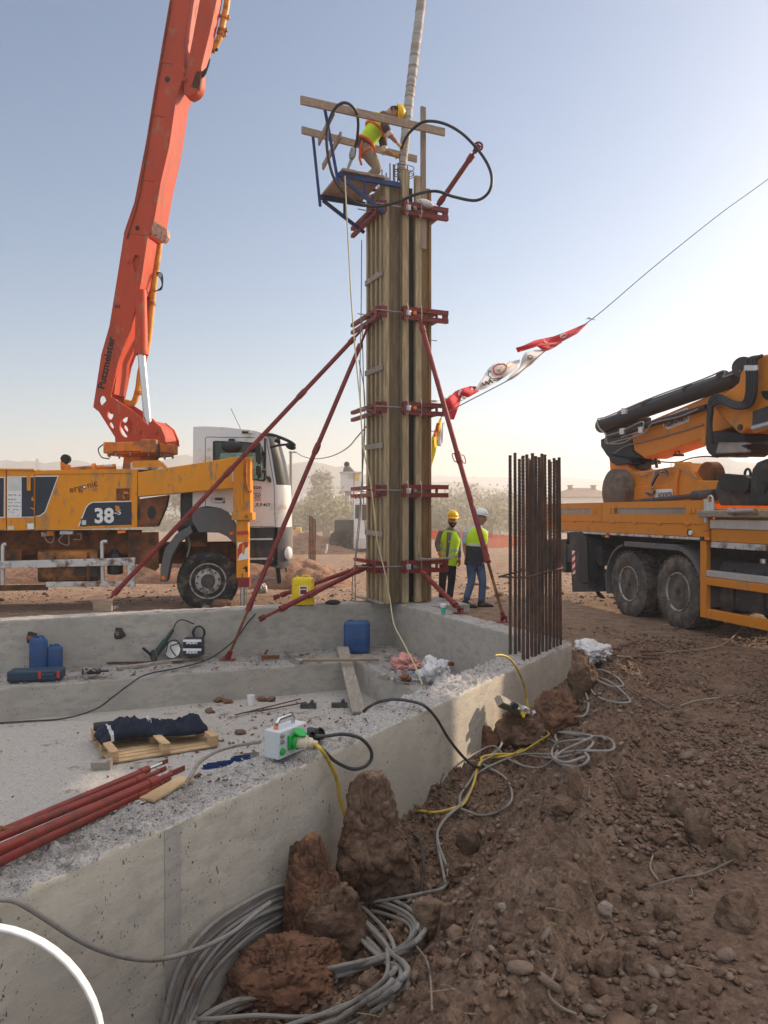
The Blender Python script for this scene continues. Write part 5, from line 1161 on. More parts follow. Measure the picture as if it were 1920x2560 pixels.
for k in range(4): o_ = k*19; ktube('hydraulic_hose', [(1440+k*4, 145-k*3), (1385+o_*.7, 150), (1350+o_, 180), (1352+o_, 300), (1345+o_, 410), (1318+o_*.8, 462+o_*.4), (1250+o_*.2, 455+o_*.7), (1150+o_*.3, 408+o_*.9), (1095+o_*.3, 440+o_*.8), (1085+o_*.35, 500+o_*.4), (1080+o_*.3, 620), (1085+o_*.4, 745)], .028, .72-.02*k, 'black')
for k in range(4): kcyl('hose_ferrule', (1345+k*21, 205), (1347+k*21, 240), .037, .72-.02*k, 'galv')
kc('rotator', [(1058, 680), (1120, 655), (1190, 665), (1320, 670), (1335, 740), (1300, 815), (1270, 835), (1210, 828), (1150, 838), (1110, 838), (1080, 815), (1060, 780)], .90, 1.45, 'black', .03); kc('rotator_arm', [(1150, 735), (1350, 735), (1355, 748), (1310, 760), (1355, 790), (1350, 805), (1130, 812)], .84, .90, 'steel', .01)
kc('boom_lug', [(1030, 640), (1060, 640), (1060, 745), (1040, 755), (1028, 735)], .95, 1.0, 'k_or', .006)
for k in range(2): ktube('cable_end', [(835+k*38, 775), (832+k*40, 800), (855+k*25, 800), (850+k*33, 820)], .009, 1.2, 'black'); kc('cable_plug', [(835+k*38, 815), (855+k*38, 815), (858+k*38, 832), (833+k*38, 832)], 1.16, 1.22, 'black', .004)
ktube('slack_cable', [(520, 850), (640, 855), (760, 870), (870, 872), (960, 845), (1060, 832), (1150, 838)], .012, 1.2, 'black'); kcyl('strut', (712, 830), (726, 910), .03, 1.3, 'dark')
# base mast, lower boom and drums lying on the bed
kc('crane_mast', [(395, 845), (520, 866), (530, 900), (560, 930), (515, 1010), (490, 1160), (400, 1160), (388, 980), (400, 930)], 1.0, 1.5, 'k_or', .02); kc('mast_joint', [(385, 820), (530, 850), (540, 880), (440, 895), (400, 870)], .9, 1.6, 'black', .02)
mb = MB(); q = kp.pt(*c3((418, 1072)), .55); mb.lathe(q, kp.n, [(0, .01), (0, .40), (.02, .43), (.22, .43), (.24, .40), (.24, .01)], 36); mb.build('pad_disc', mat('worn dark disc', (.12, .10, .085), .75, var=.3, vs=4, dirt=((.20, .16, .12), .4, 5)), cr)
mb = MB(); q = kp.pt(*c3((1060, 965)), .9); mb.lathe(q, kp.n, [(0, .01), (0, .21), (.02, .23), (.2, .23), (.22, .21), (.22, .01)], 30); mb.build('pad_disc', M['rust'], cr)
kc('lower_boom', [(490, 1040), (520, 950), (832, 905), (856, 878), (935, 878), (960, 920), (1008, 998), (1200, 1000), (1200, 1160), (492, 1165)], .80, 1.3, 'k_or', .02)
kc('boom_web', [(500, 1050), (760, 1030), (840, 1003), (860, 925), (880, 925), (862, 1010), (862, 1110), (500, 1150)], .76, .80, 'k_or', .01); kc('grab_handle', [(845, 870), (945, 870), (948, 912), (935, 912), (932, 885), (862, 885), (858, 900), (845, 900)], .86, .92, 'k_or', .008)
mb = MB(); kp.tr(mb, [(706, 1078), (722, 1062), (820, 1056), (832, 1070), (832, 1108), (818, 1120), (712, 1124)], .745, .755, c3); lp = mb.build('name_plate', M['decal_white'], cr, flat=True)
mb = MB(); kp.text(mb, 'H\u0130DROKON', (830, 1080), (735, 1086), .742, h=.10, bold=.02, conv=c3, flip=False)
# the plate is mounted upside down
a_ = kp.pt(*c3((830, 1078)), .738); b_ = kp.pt(*c3((735, 1084)), .738); dx = (b_-a_).normalized(); t_ = MB(); text_mb(t_, 'H\u0130DROKON', 1, lambda x, y, z: (x, y, z), 0, bold=.02); w_ = max(p[0] for p in t_.v)
mb = MB(); mb.add([a_+dx*(p[0]*(b_-a_).length/w_)-V(0, 0, 1)*(p[1]*.135) for p in t_.v], t_.f); mb.build('lettering', M['decal_black'], lp, flat=True)
kcyl('tilt_cylinder', (560, 1148), (1010, 1105), .045, .66, 'dark'); kcyl('tilt_cylinder', (985, 1108), (1130, 1098), .09, .66, 'dark')
for k in range(4): ktube('hydraulic_hose', [(640+k*6, 1085), (680, 1105-k*3), (700+k*4, 1080), (690, 1020+k*8), (715+k*8, 960-k*5), (700+k*18, 945), (790, 955-k*8), (800, 985-k*6)], .016, .70, 'black' if k % 2 else 'steel', k=4)
ktube('hydraulic_pipe', [(560, 935), (620, 970), (700, 935), (860, 912), (1010, 992)], .010, .76, 'steel', k=4)
kcyl('tilt_cylinder', (525, 925), (665, 900), .075, 1.2, 'dark')
kc('winch_housing', [(1125, 1075), (1140, 1010), (1180, 975), (1210, 968), (1240, 965), (1370, 975), (1375, 1172), (1160, 1172)], .5, 1.6, 'dark', .02, 'dark winch housing with stacked discs')
for k in range(4): mb = MB(); q = kp.pt(*c3((1190+k*42, 1010+k*4)), .42); mb.cyl(q, q+kp.n*.08, .13, n=20); mb.build('winch_disc', M['black'], cr)
kc('slew_base', [(1372, 975), (1380, 920), (1415, 870), (1460, 852), (1540, 830), (1560, 1175), (1372, 1172)], .35, 1.7, mat('dark green housing', (.028, .036, .034), .55, var=.25, bst=.1, dirt=((.10, .08, .06), .2, 5)), .03)
mb = MB(); q = kp.pt(*c3((1353, 952)), .6); mb.tube([q+kp.d*(.06*math.cos(k*math.pi/8))+V(0, 0, .07*math.sin(k*math.pi/8)) for k in range(16)], .02, 8, closed=True); mb.build('lifting_eye', M['black'], cr)
mb = MB(); q = kp.pt(*c3((1445, 1045)), .33); mb.cyl(q, q+kp.n*.03, .10, n=6); mb.build('hex_cover', M['black'], cr)
# cab of the crane truck, beyond the right edge of the photograph
kb('shade_block', (2.55, 4.7, .5, 2.0, 1.1, 4.3), 'k_or', cr, .08); kb('battery_box', (3.0, 4.6, .0, .6, .5, 1.2), 'dark'); kk = thing_part('cab', kt)  # tall block added out of view behind the crane, shades the near wall
mb = MB(); co = [(5.0, 1.0), (7.55, 1.0), (7.6, 1.9), (7.4, 3.1), (7.1, 3.3), (5.0, 3.3)]
plate_mb(mb, co, [[(5.6, 1.95), (6.9, 1.95), (6.8, 2.75), (5.6, 2.75)]], lambda a, b, c: kp.lo(a, c, b), 0, .03); mb.prism(co, lambda a, b, c: kp.lo(a, c, b), .031, 2.47); mb.build('cab_shell', M['k_or'], kk, bevel=.03)
mb = MB(); mb.prism([(5.6, 1.95), (6.9, 1.95), (6.8, 2.75), (5.6, 2.75)], lambda a, b, c: kp.lo(a, c, b), .005, .02); mb.build('window', M['black'], kk); kb('bumper', (7.0, 7.75, .0, 2.5, .45, .98), 'dark', kk, .04)
# ------------------------------------------------------------ background: hills, houses, trees, distant truck, heaps
def hill(name, prof, Y, dep, c, seed):
    """prof: (u, v) ridge line seen in the photo, at distance Y"""
    us = np.linspace(prof[0][0], prof[-1][0], 160); vs_ = np.interp(us, [p[0] for p in prof], [p[1] for p in prof])
    mb = MB(); rows = []
    for j in range(14):
        f = j/13; row = []
        for i, u in enumerate(us):
            y = Y+dep*(f-.5); h = (EYE-(vs_[i]-1280)/F_*Y)*max(0, math.sin(math.pi*min(1, max(0, f))))**.8
            h += float(fbm(np.array([u*.03]), np.array([f*4.+seed]), seed, 4)[0])*h*.12
            row.append(V((u-960)/F_*Y, y, h-1.2))
        rows.append(row)
    mb.grid(rows); o = mb.build(name, c, sharp=80); tag(o, None, None, None, 'structure'); return o
mh = mat('far hill scrub', (.11, .115, .08), .95, var=.4, vs=.02, bst=0)
hill('hills', [(-900, 1180), (-100, 1165), (60, 1150), (200, 1152), (330, 1172), (480, 1140), (640, 1168), (730, 1163), (800, 1157), (860, 1168), (960, 1195), (1080, 1205), (1150, 1200), (1250, 1222), (1340, 1240), (1500, 1235), (1640, 1190), (1730, 1146), (1790, 1142), (1900, 1160), (2100, 1190), (3000, 1200)], 620, 260, mh, 3)
hill('hills', [(-2600, 1160), (-200, 1150), (200, 1182), (900, 1190), (1100, 1188), (1400, 1190), (1600, 1200), (3600, 1150)], 1150, 300, mh, 8)
# dirt berm behind the pump truck, and heaps
def heap(name, u0, u1, Y, dep, prof, seed, label, m='soil', n=70):
    mb = MB(); rows = []; us = np.linspace(u0, u1, n)
    for j in range(26):
        f = j/25; row = []
        for u in us:
            x = (u-960)/F_*Y; y = Y+dep*(f-.5); h = np.interp(u, [p[0] for p in prof], [p[1] for p in prof])*math.sin(math.pi*f)**.7*(math.sin(math.pi*(u-u0)/(u1-u0))**.4)
            k = np.array([x*2.]), np.array([y*2.]); h = h*(1+.45*float(fbm(*k, seed, 4)[0]))+.12*float(domes(np.array([x*3.]), np.array([y*3.]), seed)[0])*min(1, h*3)
            row.append(V(x, y, h-.10))
        rows.append(row)
    mb.grid(rows); return tag(mb.build(name, M[m], sharp=70), label, 'earth mound', 'heaps of dug earth')
M['earth'] = mat('dug red earth', (.26, .145, .088), .95, var=.35, vs=1.2, bs=6, bst=.9, dist=.08, dirt=((.14, .075, .05), .4, 2.5))
heap('earth_mound', -300, 760, 21, 4, [(-300, .5), (300, .55), (500, .8), (640, .9), (700, .75)], 31, 'long reddish earth mound behind the pump truck wheels', 'earth')
heap('earth_mound', 640, 900, 19.5, 3, [(640, .62), (720, .72), (800, .60), (900, .2)], 33, 'crumbly earth mound between the cab and the column', 'earth')
heap('earth_mound', 560, 1000, 36, 6, [(560, .9), (700, 1.2), (760, .9), (900, .3)], 35, 'pale earth mound beyond the pole, in the dust', 'earth')
# leafy scrub and trees
M['leaf_a'] = mat('pale spring leaves', (.25, .23, .11), .8, var=.3, vs=1.5, bst=0); M['leaf_b'] = mat('dull green leaves', (.13, .135, .062), .8, var=.3, vs=1.5, bst=0); M['bark'] = mat('grey bark', (.20, .16, .125), .9, var=.3, bst=.3)
M['leaf_w'] = mat('whitish blossom twigs', (.30, .27, .19), .8, var=.2, vs=1.5, bst=0)
def tree(name, x, y, h, w, leaf, label, seed, dens=900, bare=.0, group='trees and scrub beyond the site', cat='tree', ls=.10, trunk_h=.25):
    rr = random.Random(seed); t = thing(name, label, cat, (x, y, 0), 0, group)
    mb = MB(); tips = []
    def br(p, d, L, r, lv):
        q = p+d*L+V(rr.uniform(-.1, .1), rr.uniform(-.1, .1), .05)*L; mb.tube([p, p.lerp(q, .5)+V(rr.uniform(-.05, .05)*L, 0, 0), q], r, 5, rr=[r, r*.8, r*.6]); tips.append(q)
        if lv == 0: return
        for _ in range(4 if lv > 1 else 5):
            nd_ = (d+V(rr.uniform(-1, 1)*w/h*1.5, rr.uniform(-1, 1)*w/h*1.5, rr.uniform(-.1, .5))).normalized(); br(p.lerp(q, rr.uniform(.55, 1)), nd_, L*rr.uniform(.5, .78), r*.52, lv-1)
    nst = 1 if trunk_h > .1 else 4
    for _ in range(nst): br(V(x+rr.uniform(-.3, .3)*(nst > 1)*w*.5, y, -.1), V(rr.uniform(-.15, .15), rr.uniform(-.1, .1), 1).normalized(), h*(.36 if nst == 1 else .3), h*.022+.02, 3)
    mb.build('trunk', M['bark'], t)
    vs = []; fs = []
    zt_ = max(p.z for p in tips); sc = h/zt_
    cl = [p for p in tips if p.z > h*trunk_h*.6]
    for k in range(dens):
        c = rr.choice(cl); s_ = w*.13
        p = c+V(rr.gauss(0, s_), rr.gauss(0, s_), rr.gauss(0, s_*.9)); 
        if p.z < .1: continue
        a = V(rr.uniform(-1, 1), rr.uniform(-1, 1), rr.uniform(-.6, 1)).normalized(); b = a.orthogonal().normalized()*ls*rr.uniform(.4, 1.1); a *= ls*rr.uniform(.8, 1.6); o = len(vs)
        vs += [p-a, p+b, p+a, p-b]; fs.append((o, o+1, o+2, o+3))
    if vs:
        m2 = MB(); m2.add(vs, fs); m2.build('crown', M[leaf], t, flat=True)
    return t
kinds = [('leaf_b', 'bushy dull green tree'), ('leaf_a', 'pale spring-leafed bush'), ('leaf_w', 'whitish feathery bush in bud')]
spots = [(812, 62, 6.2, 1.8, 2, 'tall thin whitish tree left of the bucket lift'), (800, 55, 4.2, 4.2, 1, 'rounded yellow-green bush under the bucket lift'), (860, 58, 4.0, 3.2, 1, 'yellow-green bush just left of the column'), (690, 66, 3.2, 5, 0, 'dull green bush right of the white cab'), (640, 70, 3.0, 5, 0, 'dull green bush partly behind the white cab'), (745, 60, 2.6, 3, 0, 'low green bush by the distant rebars'),
         (1000, 52, 3.2, 3.2, 0, 'green bush directly right of the column edge'), (1075, 56, 4.2, 3.6, 1, 'pale bush above the yellow-helmeted worker'), (1110, 50, 2.8, 3, 0, 'dark bush behind the yellow-helmeted worker'), (1165, 58, 4.6, 4.4, 2, 'whitish budding tree behind the white-helmeted worker'), (1215, 54, 3.4, 3.6, 1, 'pale bush between the worker and the rebars'), (1250, 62, 4.2, 4, 2, 'whitish tree left of the rebar cluster'), (1300, 58, 3.0, 4, 1, 'pale bush behind the rebar cluster'), (1360, 60, 2.8, 4, 0, 'green bush right of the rebar cluster'), (1440, 66, 2.6, 4, 1, 'low pale bush below the white house'), (475, 60, 5.0, 3.2, 0, 'green tree visible in the gap left of the white cab')]
for i, (u, Y, h, w, k, lab) in enumerate(spots): tree('tree' if h > 4.1 else 'bush', (u-960)/F_*Y, Y, h, w, kinds[k][0], lab, 50+i, 1500 if h > 4 else 1100, cat='tree' if h > 4.1 else 'bush', trunk_h=.0 if k == 1 or h < 4 else .2, ls=.13)
# hedge strip: a mass of ground scrub further off
mb = MB(); vs = []; fs = []
for k in range(16000):
    x = R.uniform(-45, 60); y = R.uniform(70, 86); z = abs(R.gauss(0, 1.0))*(1+.4*math.sin(x*.7))*(.6+.3*math.sin(x*.23+1)); a = V(R.uniform(-1, 1), R.uniform(-1, 1), R.uniform(-.5, 1)).normalized(); b = a.orthogonal().normalized()*.14; a *= .25; p = V(x, y, z); o = len(vs)
    vs += [p-a, p+b, p+a, p-b]; fs.append((o, o+1, o+2, o+3))
mb.add(vs, fs); tag(mb.build('scrub', M['leaf_b'], flat=True), 'low hazy scrub along the field edge', 'scrub', None, 'stuff')
# houses
def house(u0, u1, Y, vt, vr, wallm, label, dep=8, chim=2, win=3, wm='white'):
    a = (u0-960)/F_*Y; b = (u1-960)/F_*Y; ze = EYE-(vt-1280)/F_*Y; zr_ = EYE-(vr-1280)/F_*Y
    t = thing('house', label, 'house', ((a+b)/2, Y+dep/2, 0), 0, 'houses on the skyline')
    m_ = MB(); m_.box(((a+b)/2, Y+dep/2, ze/2-.2), (b-a, dep, ze+.4)); m_.build('wall', M[wm], t)
    m_ = MB(); e = .5; x0, x1 = a-e, b+e; c = (a+b)/2; hw = (b-a)*.18
    vv = [V(x0, Y-e, ze), V(x1, Y-e, ze), V(x1, Y+dep+e, ze), V(x0, Y+dep+e, ze), V(x0, Y-e, ze+.12), V(x1, Y-e, ze+.12), V(x1, Y+dep+e, ze+.12), V(x0, Y+dep+e, ze+.12), V(c-hw, Y+dep/2, zr_), V(c+hw, Y+dep/2, zr_)]
    m_.add(vv, [(3, 2, 1, 0), (0, 1, 5, 4), (1, 2, 6, 5), (2, 3, 7, 6), (3, 0, 4, 7), (4, 5, 9, 8), (6, 7, 8, 9), (5, 6, 9), (7, 4, 8)]); rf = m_.build('roof', M['rooft'], t)
    for k in range(chim): m_ = MB(); x = a+(b-a)*(.28+.42*k); m_.box((x, Y+dep*.4, zr_-.45), (.6, .6, 1.5)); m_.box((x, Y+dep*.4, zr_+.34), (.8, .8, .1)); m_.build('chimney', M['rooft'], rf)
    for k in range(win):
        x = a+(b-a)*(k+.5)/win; m_ = MB(); m_.box((x, Y-.02, ze*.62), (1.3, .08, 1.1)); f = m_.build('window', M['whiteworn'], t); m_ = MB(); m_.box((x, Y-.065, ze*.62), (1.1, .02, .9)); m_.build('pane', M['glass_d'], f)
M['rooft'] = mat('brown roof tiles', (.15, .085, .065), .9, var=.2, vs=.5, bst=0); M['cream'] = mat('cream render', (.55, .50, .43), .9, var=.06, bst=0)
house(1402, 1545, 110, 1244, 1217, None, 'pale house with brown roof and two chimneys left of the crane mast', 10, 2, 2)
house(1040, 1105, 120, 1262, 1240, None, 'small brown-roofed house behind the yellow-helmeted worker', 9, 0, 2, 'cream'); house(1205, 1290, 115, 1268, 1236, None, 'gabled house behind the rebar cluster', 9, 0, 2, 'cream'); house(720, 792, 105, 1272, 1250, None, 'long brown-roofed house right of the pole', 9, 0, 2, 'cream')
house(668, 716, 125, 1268, 1252, None, 'small far house just right of the white cab', 8, 0, 2, 'cream')
for k in range(9):
    Y = 480+R.uniform(-20, 20); x = (790+R.uniform(-60, 60)-960)/F_*Y; t = thing('house', ['low', 'white', 'pale', 'tall', 'small', 'cream', 'narrow', 'wide', 'faint'][k]+' distant house of the hillside village left of the column', 'house', (x, Y, 0), 0, 'village houses on the far hillside')
    t['label'] = 'tiny pale house of the hazy hillside village left of the column'
    z = R.uniform(2, 11); m_ = MB(); m_.box((x, Y, z/2), (7, 7, z+6)); m_.build('wall', M['white'], t); m_ = MB(); m_.add([V(x-4, Y-4, z+3), V(x+4, Y-4, z+3), V(x+4, Y+4, z+3), V(x-4, Y+4, z+3), V(x, Y, z+5)], [(3, 2, 1, 0), (0, 1, 4), (1, 2, 4), (2, 3, 4), (3, 0, 4)]); m_.build('roof', M['rooft'], t)
# pole, pylons
pz = thing('utility_pole', 'tall grey pole standing right of the white cab mirror', 'pole', ((727-960)/F_*30, 30, 0)); mb = MB(); mb.cyl(V((727-960)/F_*30, 30, 0), P(727, 1128, 30), .07, .05, n=12); mb.build('shaft', M['greywood'], pz)
mb = MB(); mb.bar(P(722, 1131, 30), P(742, 1131, 30), .05, .05); mb.build('cross_arm', M['steel'], pz)
def pylon(u, v0, Y, label):
    h = (1280-v0)/F_*Y; x = (u-960)/F_*Y; mb = MB(); w = h*.07
    for sx in (-1, 1):
        for sy in (-1, 1): mb.tube([V(x+sx*w, Y+sy*w, 0), V(x+sx*w*.15, Y+sy*w*.15, h)], h*.005, 4)
    for k in range(7):
        z = h*k/7; f = w*(1-.85*k/7); g = w*(1-.85*(k+1)/7)
        for s_ in (-1, 1): mb.tube([V(x-s_*f, Y-f, z), V(x+s_*g, Y-g, z+h/7)], h*.004, 4)
    for z in (.72, .82, .92): mb.tube([V(x-w*1.1, Y, h*z), V(x+w*1.1, Y, h*z)], h*.005, 4)
    tag(mb.build('pylon', M['steel']), label, 'pylon', 'distant power pylons')
pylon(93, 1136, 320, 'lattice pylon on the skyline above the pump truck deck'); pylon(1636, 1158, 420, 'faint lattice pylon seen beneath the crane boom'); pylon(1678, 1150, 420, 'fainter pylon right of the one beneath the crane boom')
# distant orange net fence behind the workers
nf = thing('net_fence', 'sagging orange plastic net fence beyond the two workers', 'fence', (3, 26, 0))
mn = mat('orange plastic mesh', (.85, .16, .05), .6, var=.1, bst=0); Yn = 25
mb = MB(); un = np.linspace(1050, 1345, 120)
for k in range(14):
    pts = []
    for u in un:
        vt = np.interp(u, [1050, 1150, 1200, 1260, 1310, 1345], [1326, 1328, 1330, 1340, 1346, 1348]); vb = np.interp(u, [1050, 1150, 1200, 1225, 1260, 1345], [1344, 1352, 1362, 1370, 1368, 1362])
        v = vt+(vb-vt)*k/13; pts.append(P(u, v, Yn+.15*math.sin(u*.03+k*.2)))
    for a_, b_ in zip(pts[:-1], pts[1:]): mb.add([a_-V(0, 0, .006), b_-V(0, 0, .006), b_+V(0, 0, .006), a_+V(0, 0, .006)], [(0, 1, 2, 3)])
for u in np.linspace(1050, 1345, 110):
    vt = np.interp(u, [1050, 1150, 1200, 1260, 1310, 1345], [1326, 1328, 1330, 1340, 1346, 1348]); vb = np.interp(u, [1050, 1150, 1200, 1225, 1260, 1345], [1344, 1352, 1362, 1370, 1368, 1362]); a_ = P(u, vt, Yn); b_ = P(u, vb, Yn); mb.add([a_-V(.005, 0, 0), a_+V(.005, 0, 0), b_+V(.005, 0, 0), b_-V(.005, 0, 0)], [(0, 1, 2, 3)])
mb.build('netting', mn, nf, flat=True, solid=.004)
for u in (1060, 1180, 1300): mb = MB(); mb.cyl(V((u-960)/F_*Yn, Yn+.2, -.05), V((u-960)/F_*Yn, Yn+.2, 1.3), .02, n=8); mb.build('post', M['rebar'], nf)
# distant bucket truck in the dust
bt = thing('bucket_truck', 'dusty white truck with a raised work bucket, left of the column in the distance', 'truck', ((850-960)/F_*34, 34, 0))
def bx(name, u0, u1, v0, v1, Y, dep, m, par=bt, bevel=.02):
    mb = MB(); a = P(u0, v0, Y); b = P(u1, v1, Y); mb.box(((a.x+b.x)/2, Y+dep/2, (a.z+b.z)/2), (abs(b.x-a.x), dep, abs(a.z-b.z))); return mb.build(name, M[m], par, bevel=bevel)
cb_ = bx('cab', 884, 945, 1253, 1356, 34, 2.2, 'white', bevel=.08); bx('windscreen', 905, 930, 1262, 1300, 33.97, .03, 'black', cb_, 0); bx('side_window', 888, 898, 1262, 1296, 33.97, .03, 'black', cb_, 0)
bx('bumper', 884, 945, 1345, 1372, 33.9, .3, 'galv'); 
for u in (892, 935): mb = MB(); q = P(u, 1358, 33.88); mb.cyl(q, q+V(0, .05, 0), .09, n=12); mb.build('headlight', M['galv'], bt)
bx('dump_body', 836, 882, 1300, 1334, 34.5, 4, 'dark'); bx('tail_box', 826, 884, 1334, 1352, 34.6, 3, 'rust')
for u in (850, 868): mb = MB(); q = P(u, 1360, 34.4); q.z = .5; mb.cyl(q, q+V(0, .35, 0), .5, n=24); mb.build('wheel', M['rubber'], bt)
mb = MB(); q = P(920, 1375, 34.2); q.z = .5; mb.cyl(q, q+V(0, .35, 0), .5, n=24); mb.build('wheel', M['rubber'], bt)
bx('boom', 880, 905, 1235, 1262, 35, .5, 'white'); mb = MB(); mb.bar(P(870, 1330, 36), P(930, 1215, 36), .35, .35); mb.build('boom', M['white'], bt); mb = MB(); mb.bar(P(930, 1215, 36), P(870, 1232, 34.5), .3, .3); mb.build('boom', M['white'], bt)
bk = bx('bucket', 851, 884, 1182, 1228, 34, 1.0, 'white'); bx('bucket', 886, 903, 1182, 1228, 34, 1.0, 'white'); bx('bucket_panel', 870, 884, 1186, 1196, 33.97, .03, 'cream', bk, 0); bx('bucket_panel', 887, 896, 1184, 1202, 33.97, .03, 'yellow_pl', bk, 0); bx('bucket_rim', 849, 905, 1179, 1183, 33.95, 1.1, 'galv', bk, 0)
for u in (864, 870, 877, 884): mb = MB(); mb.tube([P(u, 1229, 34.2), P(u+2, 1262, 34.2)], .03, 6); mb.build('hanging_strap', M['steel'], bt)
# far starter bars, barrier, post stump
t = thing('rebar_cage', 'faint distant cluster of rebars seen in the dust left of the column', 'rebar', ((780-960)/F_*27, 27, 0))
for k in range(9): mb = MB(); x = (772.5+k*1.9-960)/F_*27; y = 27+(k % 2)*.3; mb.cyl(V(x, y, -.1), V(x+.02, y, EYE-(1288-1280)/F_*27-.02*k), .022, n=6); mb.build('rebar', M['rust'], t)
mb = MB(); mb.box(P(746, 1330, 40), (.26, .2, .5)); mb.box(P(751, 1331, 39.9), (.10, .22, .52)); tag(mb.build('yellow_barrier', M['yellow_pl'], bevel=.03), 'small yellow block standing beside the distant rebars', 'barrier')
mb = MB(); mb.tube(crom([P(818, 1360, 25), P(817, 1372, 25), P(814, 1383, 25)], 4), .03, 8); tag(mb.build('pipe_stub', M['white']), 'short white pipe stub sticking out of distant ground', 'pipe')
# flags on the long rope
def PF(u, v): return P(u, v, 13.6+(u-1100)*.0075)
rope = [PF(*q) for q in ((2600, -60), (2100, 310), (1920, 448), (1800, 535), (1640, 663), (1530, 757), (1490, 790), (1466, 808), (1415, 846), (1365, 876), (1290, 938), (1215, 980), (1180, 998), (1120, 1030), (1104, 1042))]
mb = MB(); mb.tube(crom(rope, 8), .010, 8)
for q in ((1466, 797), (1487, 800), (1470, 793)): mb.tube([PF(1478, 797), PF(*q)], .008, 6)
tag(mb.build('flag_rope', M['cable_b']), 'long thin rope slanting up to the right carrying the flags', 'rope')
M['flag_red'] = mat('red flag cloth', (.62, .02, .035), .75, var=.1, bst=.15, bs=12); M['flag_w'] = mat('white flag cloth', (.72, .70, .70), .75, var=.05, bst=.15, bs=12); M['flag_y'] = mat('yellow flag cloth', (.85, .58, .02), .75, var=.06, bst=.15, bs=12)
cf = CV(3.53, 1050, 760)
def cloth(polys, m, label, Y0=13.9, folds=.05, name='flag', marks=()):
    """cloth between an upper edge and a lower edge, waved in depth"""
    up, dn = polys; n = 26; mm = 8
    def at(l, f):
        d = [0]; 
        for a, b in zip(l[:-1], l[1:]): d.append(d[-1]+math.hypot(b[0]-a[0], b[1]-a[1]))
        s_ = f*d[-1]; return (np.interp(s_, d, [p[0] for p in l]), np.interp(s_, d, [p[1] for p in l]))
    def S(f, g, o=0):
        a = at(up, f); b = at(dn, f); u, v = cf((a[0]+(b[0]-a[0])*g, a[1]+(b[1]-a[1])*g)); return P(u, v, Y0+(u-1100)*.0075+folds*math.sin(f*13+g*2.2)+folds*.6*math.sin(g*7+f*4)-o)
    mb = MB(); mb.grid([[S(i/n, j/mm) for j in range(mm+1)] for i in range(n+1)]); o = mb.build(name, m, solid=.003, sharp=80); tag(o, label, 'flag', 'flags strung on the rope')
    for (mk, mt_, fn) in marks: b_ = MB(); fn(b_, S); b_.build(mk, mt_, o)
    return o
def stroke(pts, r): return lambda b, S: b.tube([S(f, g, .012) for f, g in pts], r, 6)
def disc(f0, g0, rf, rg): return lambda b, S: b.add([S(f0+rf*math.cos(k*math.pi/10), g0+rg*math.sin(k*math.pi/10), .012) for k in range(20)], [tuple(range(20))])
cloth(([(1480, 165), (1300, 240), (1180, 285), (1010, 322), (910, 368), (845, 386)], [(1482, 168), (1390, 260), (1250, 335), (1040, 372), (930, 408), (862, 428)]), M['flag_red'], 'red flag nearest the rope knot, flying highest', marks=[('flag_mark', M['flag_w'], disc(.36, .35, .05, .3)), ('flag_mark', M['flag_w'], stroke([(.62, .2), (.63, .5), (.60, .7)], .012))])
cloth(([(1250, 335), (1150, 355), (1030, 372)], [(1255, 340), (1160, 400), (1100, 420)]), M['flag_red'], 'small folded red flag tail below the highest flag', folds=.02)
cloth(([(1100, 402), (1020, 405), (925, 430), (900, 480), (880, 560), (800, 630), (750, 690)], [(1104, 410), (1050, 470), (1000, 520), (940, 570), (880, 620), (820, 660), (748, 694)]), M['flag_w'], 'crumpled white flag with a torn lower end', marks=[('flag_mark', M['plankw'], disc(.32, .5, .05, .22))])
gear = lambda b, S: (b.tube([S(.36+.115*math.cos(k*math.pi/16)*(1+.09*(k % 4 < 2)), .38+.30*math.sin(k*math.pi/16)*(1+.09*(k % 4 < 2)), .012) for k in range(32)], .012, 6, closed=True))
cloth(([(885, 490), (830, 500), (740, 512), (650, 530), (600, 570), (560, 640), (520, 700), (478, 772)], [(862, 568), (800, 610), (740, 650), (690, 685), (640, 710), (590, 740), (550, 755), (480, 776)]), M['flag_w'], 'white flag with a red gear emblem and blue strokes', folds=.03, marks=[
    ('flag_emblem', M['decal_red'], gear), ('flag_emblem', M['flag_y'], stroke([(.30, .3), (.35, .42), (.40, .35), (.36, .55)], .012)), ('flag_emblem', M['flag_y'], stroke([(.12, .4), (.2, .5)], .012)), ('flag_emblem', M['navy'], stroke([(.53, .25), (.56, .15), (.6, .3), (.58, .6), (.5, .75), (.42, .85)], .010)), ('flag_emblem', M['navy'], stroke([(.55, .8), (.48, .9), (.36, .92)], .014)), ('flag_emblem', M['navy'], stroke([(.78, .35), (.74, .7), (.70, .5), (.66, .85), (.62, .6), (.58, .9)], .014))])
cloth(([(492, 727), (440, 725), (370, 745), (310, 770), (250, 830), (215, 850)], [(522, 770), (430, 822), (370, 830), (330, 940), (300, 1020), (232, 1020)]), M['flag_red'], 'red flag hanging beside the slanting prop, left of the gear flag', folds=.05, marks=[('flag_mark', M['flag_w'], disc(.12, .3, .035, .16)), ('flag_mark', M['flag_w'], stroke([(.42, .1), (.48, .2), (.50, .4)], .02))])
cloth(([(420, 820), (370, 810), (350, 860)], [(422, 824), (390, 845), (352, 862)]), M['flag_w'], 'small white flag corner under the red flag', folds=.01)
cloth(([(290, 800), (230, 812), (150, 840), (100, 850)], [(270, 830), (215, 860), (150, 870), (102, 872)]), M['flag_w'], 'white flag mostly behind the slanting prop', folds=.02)
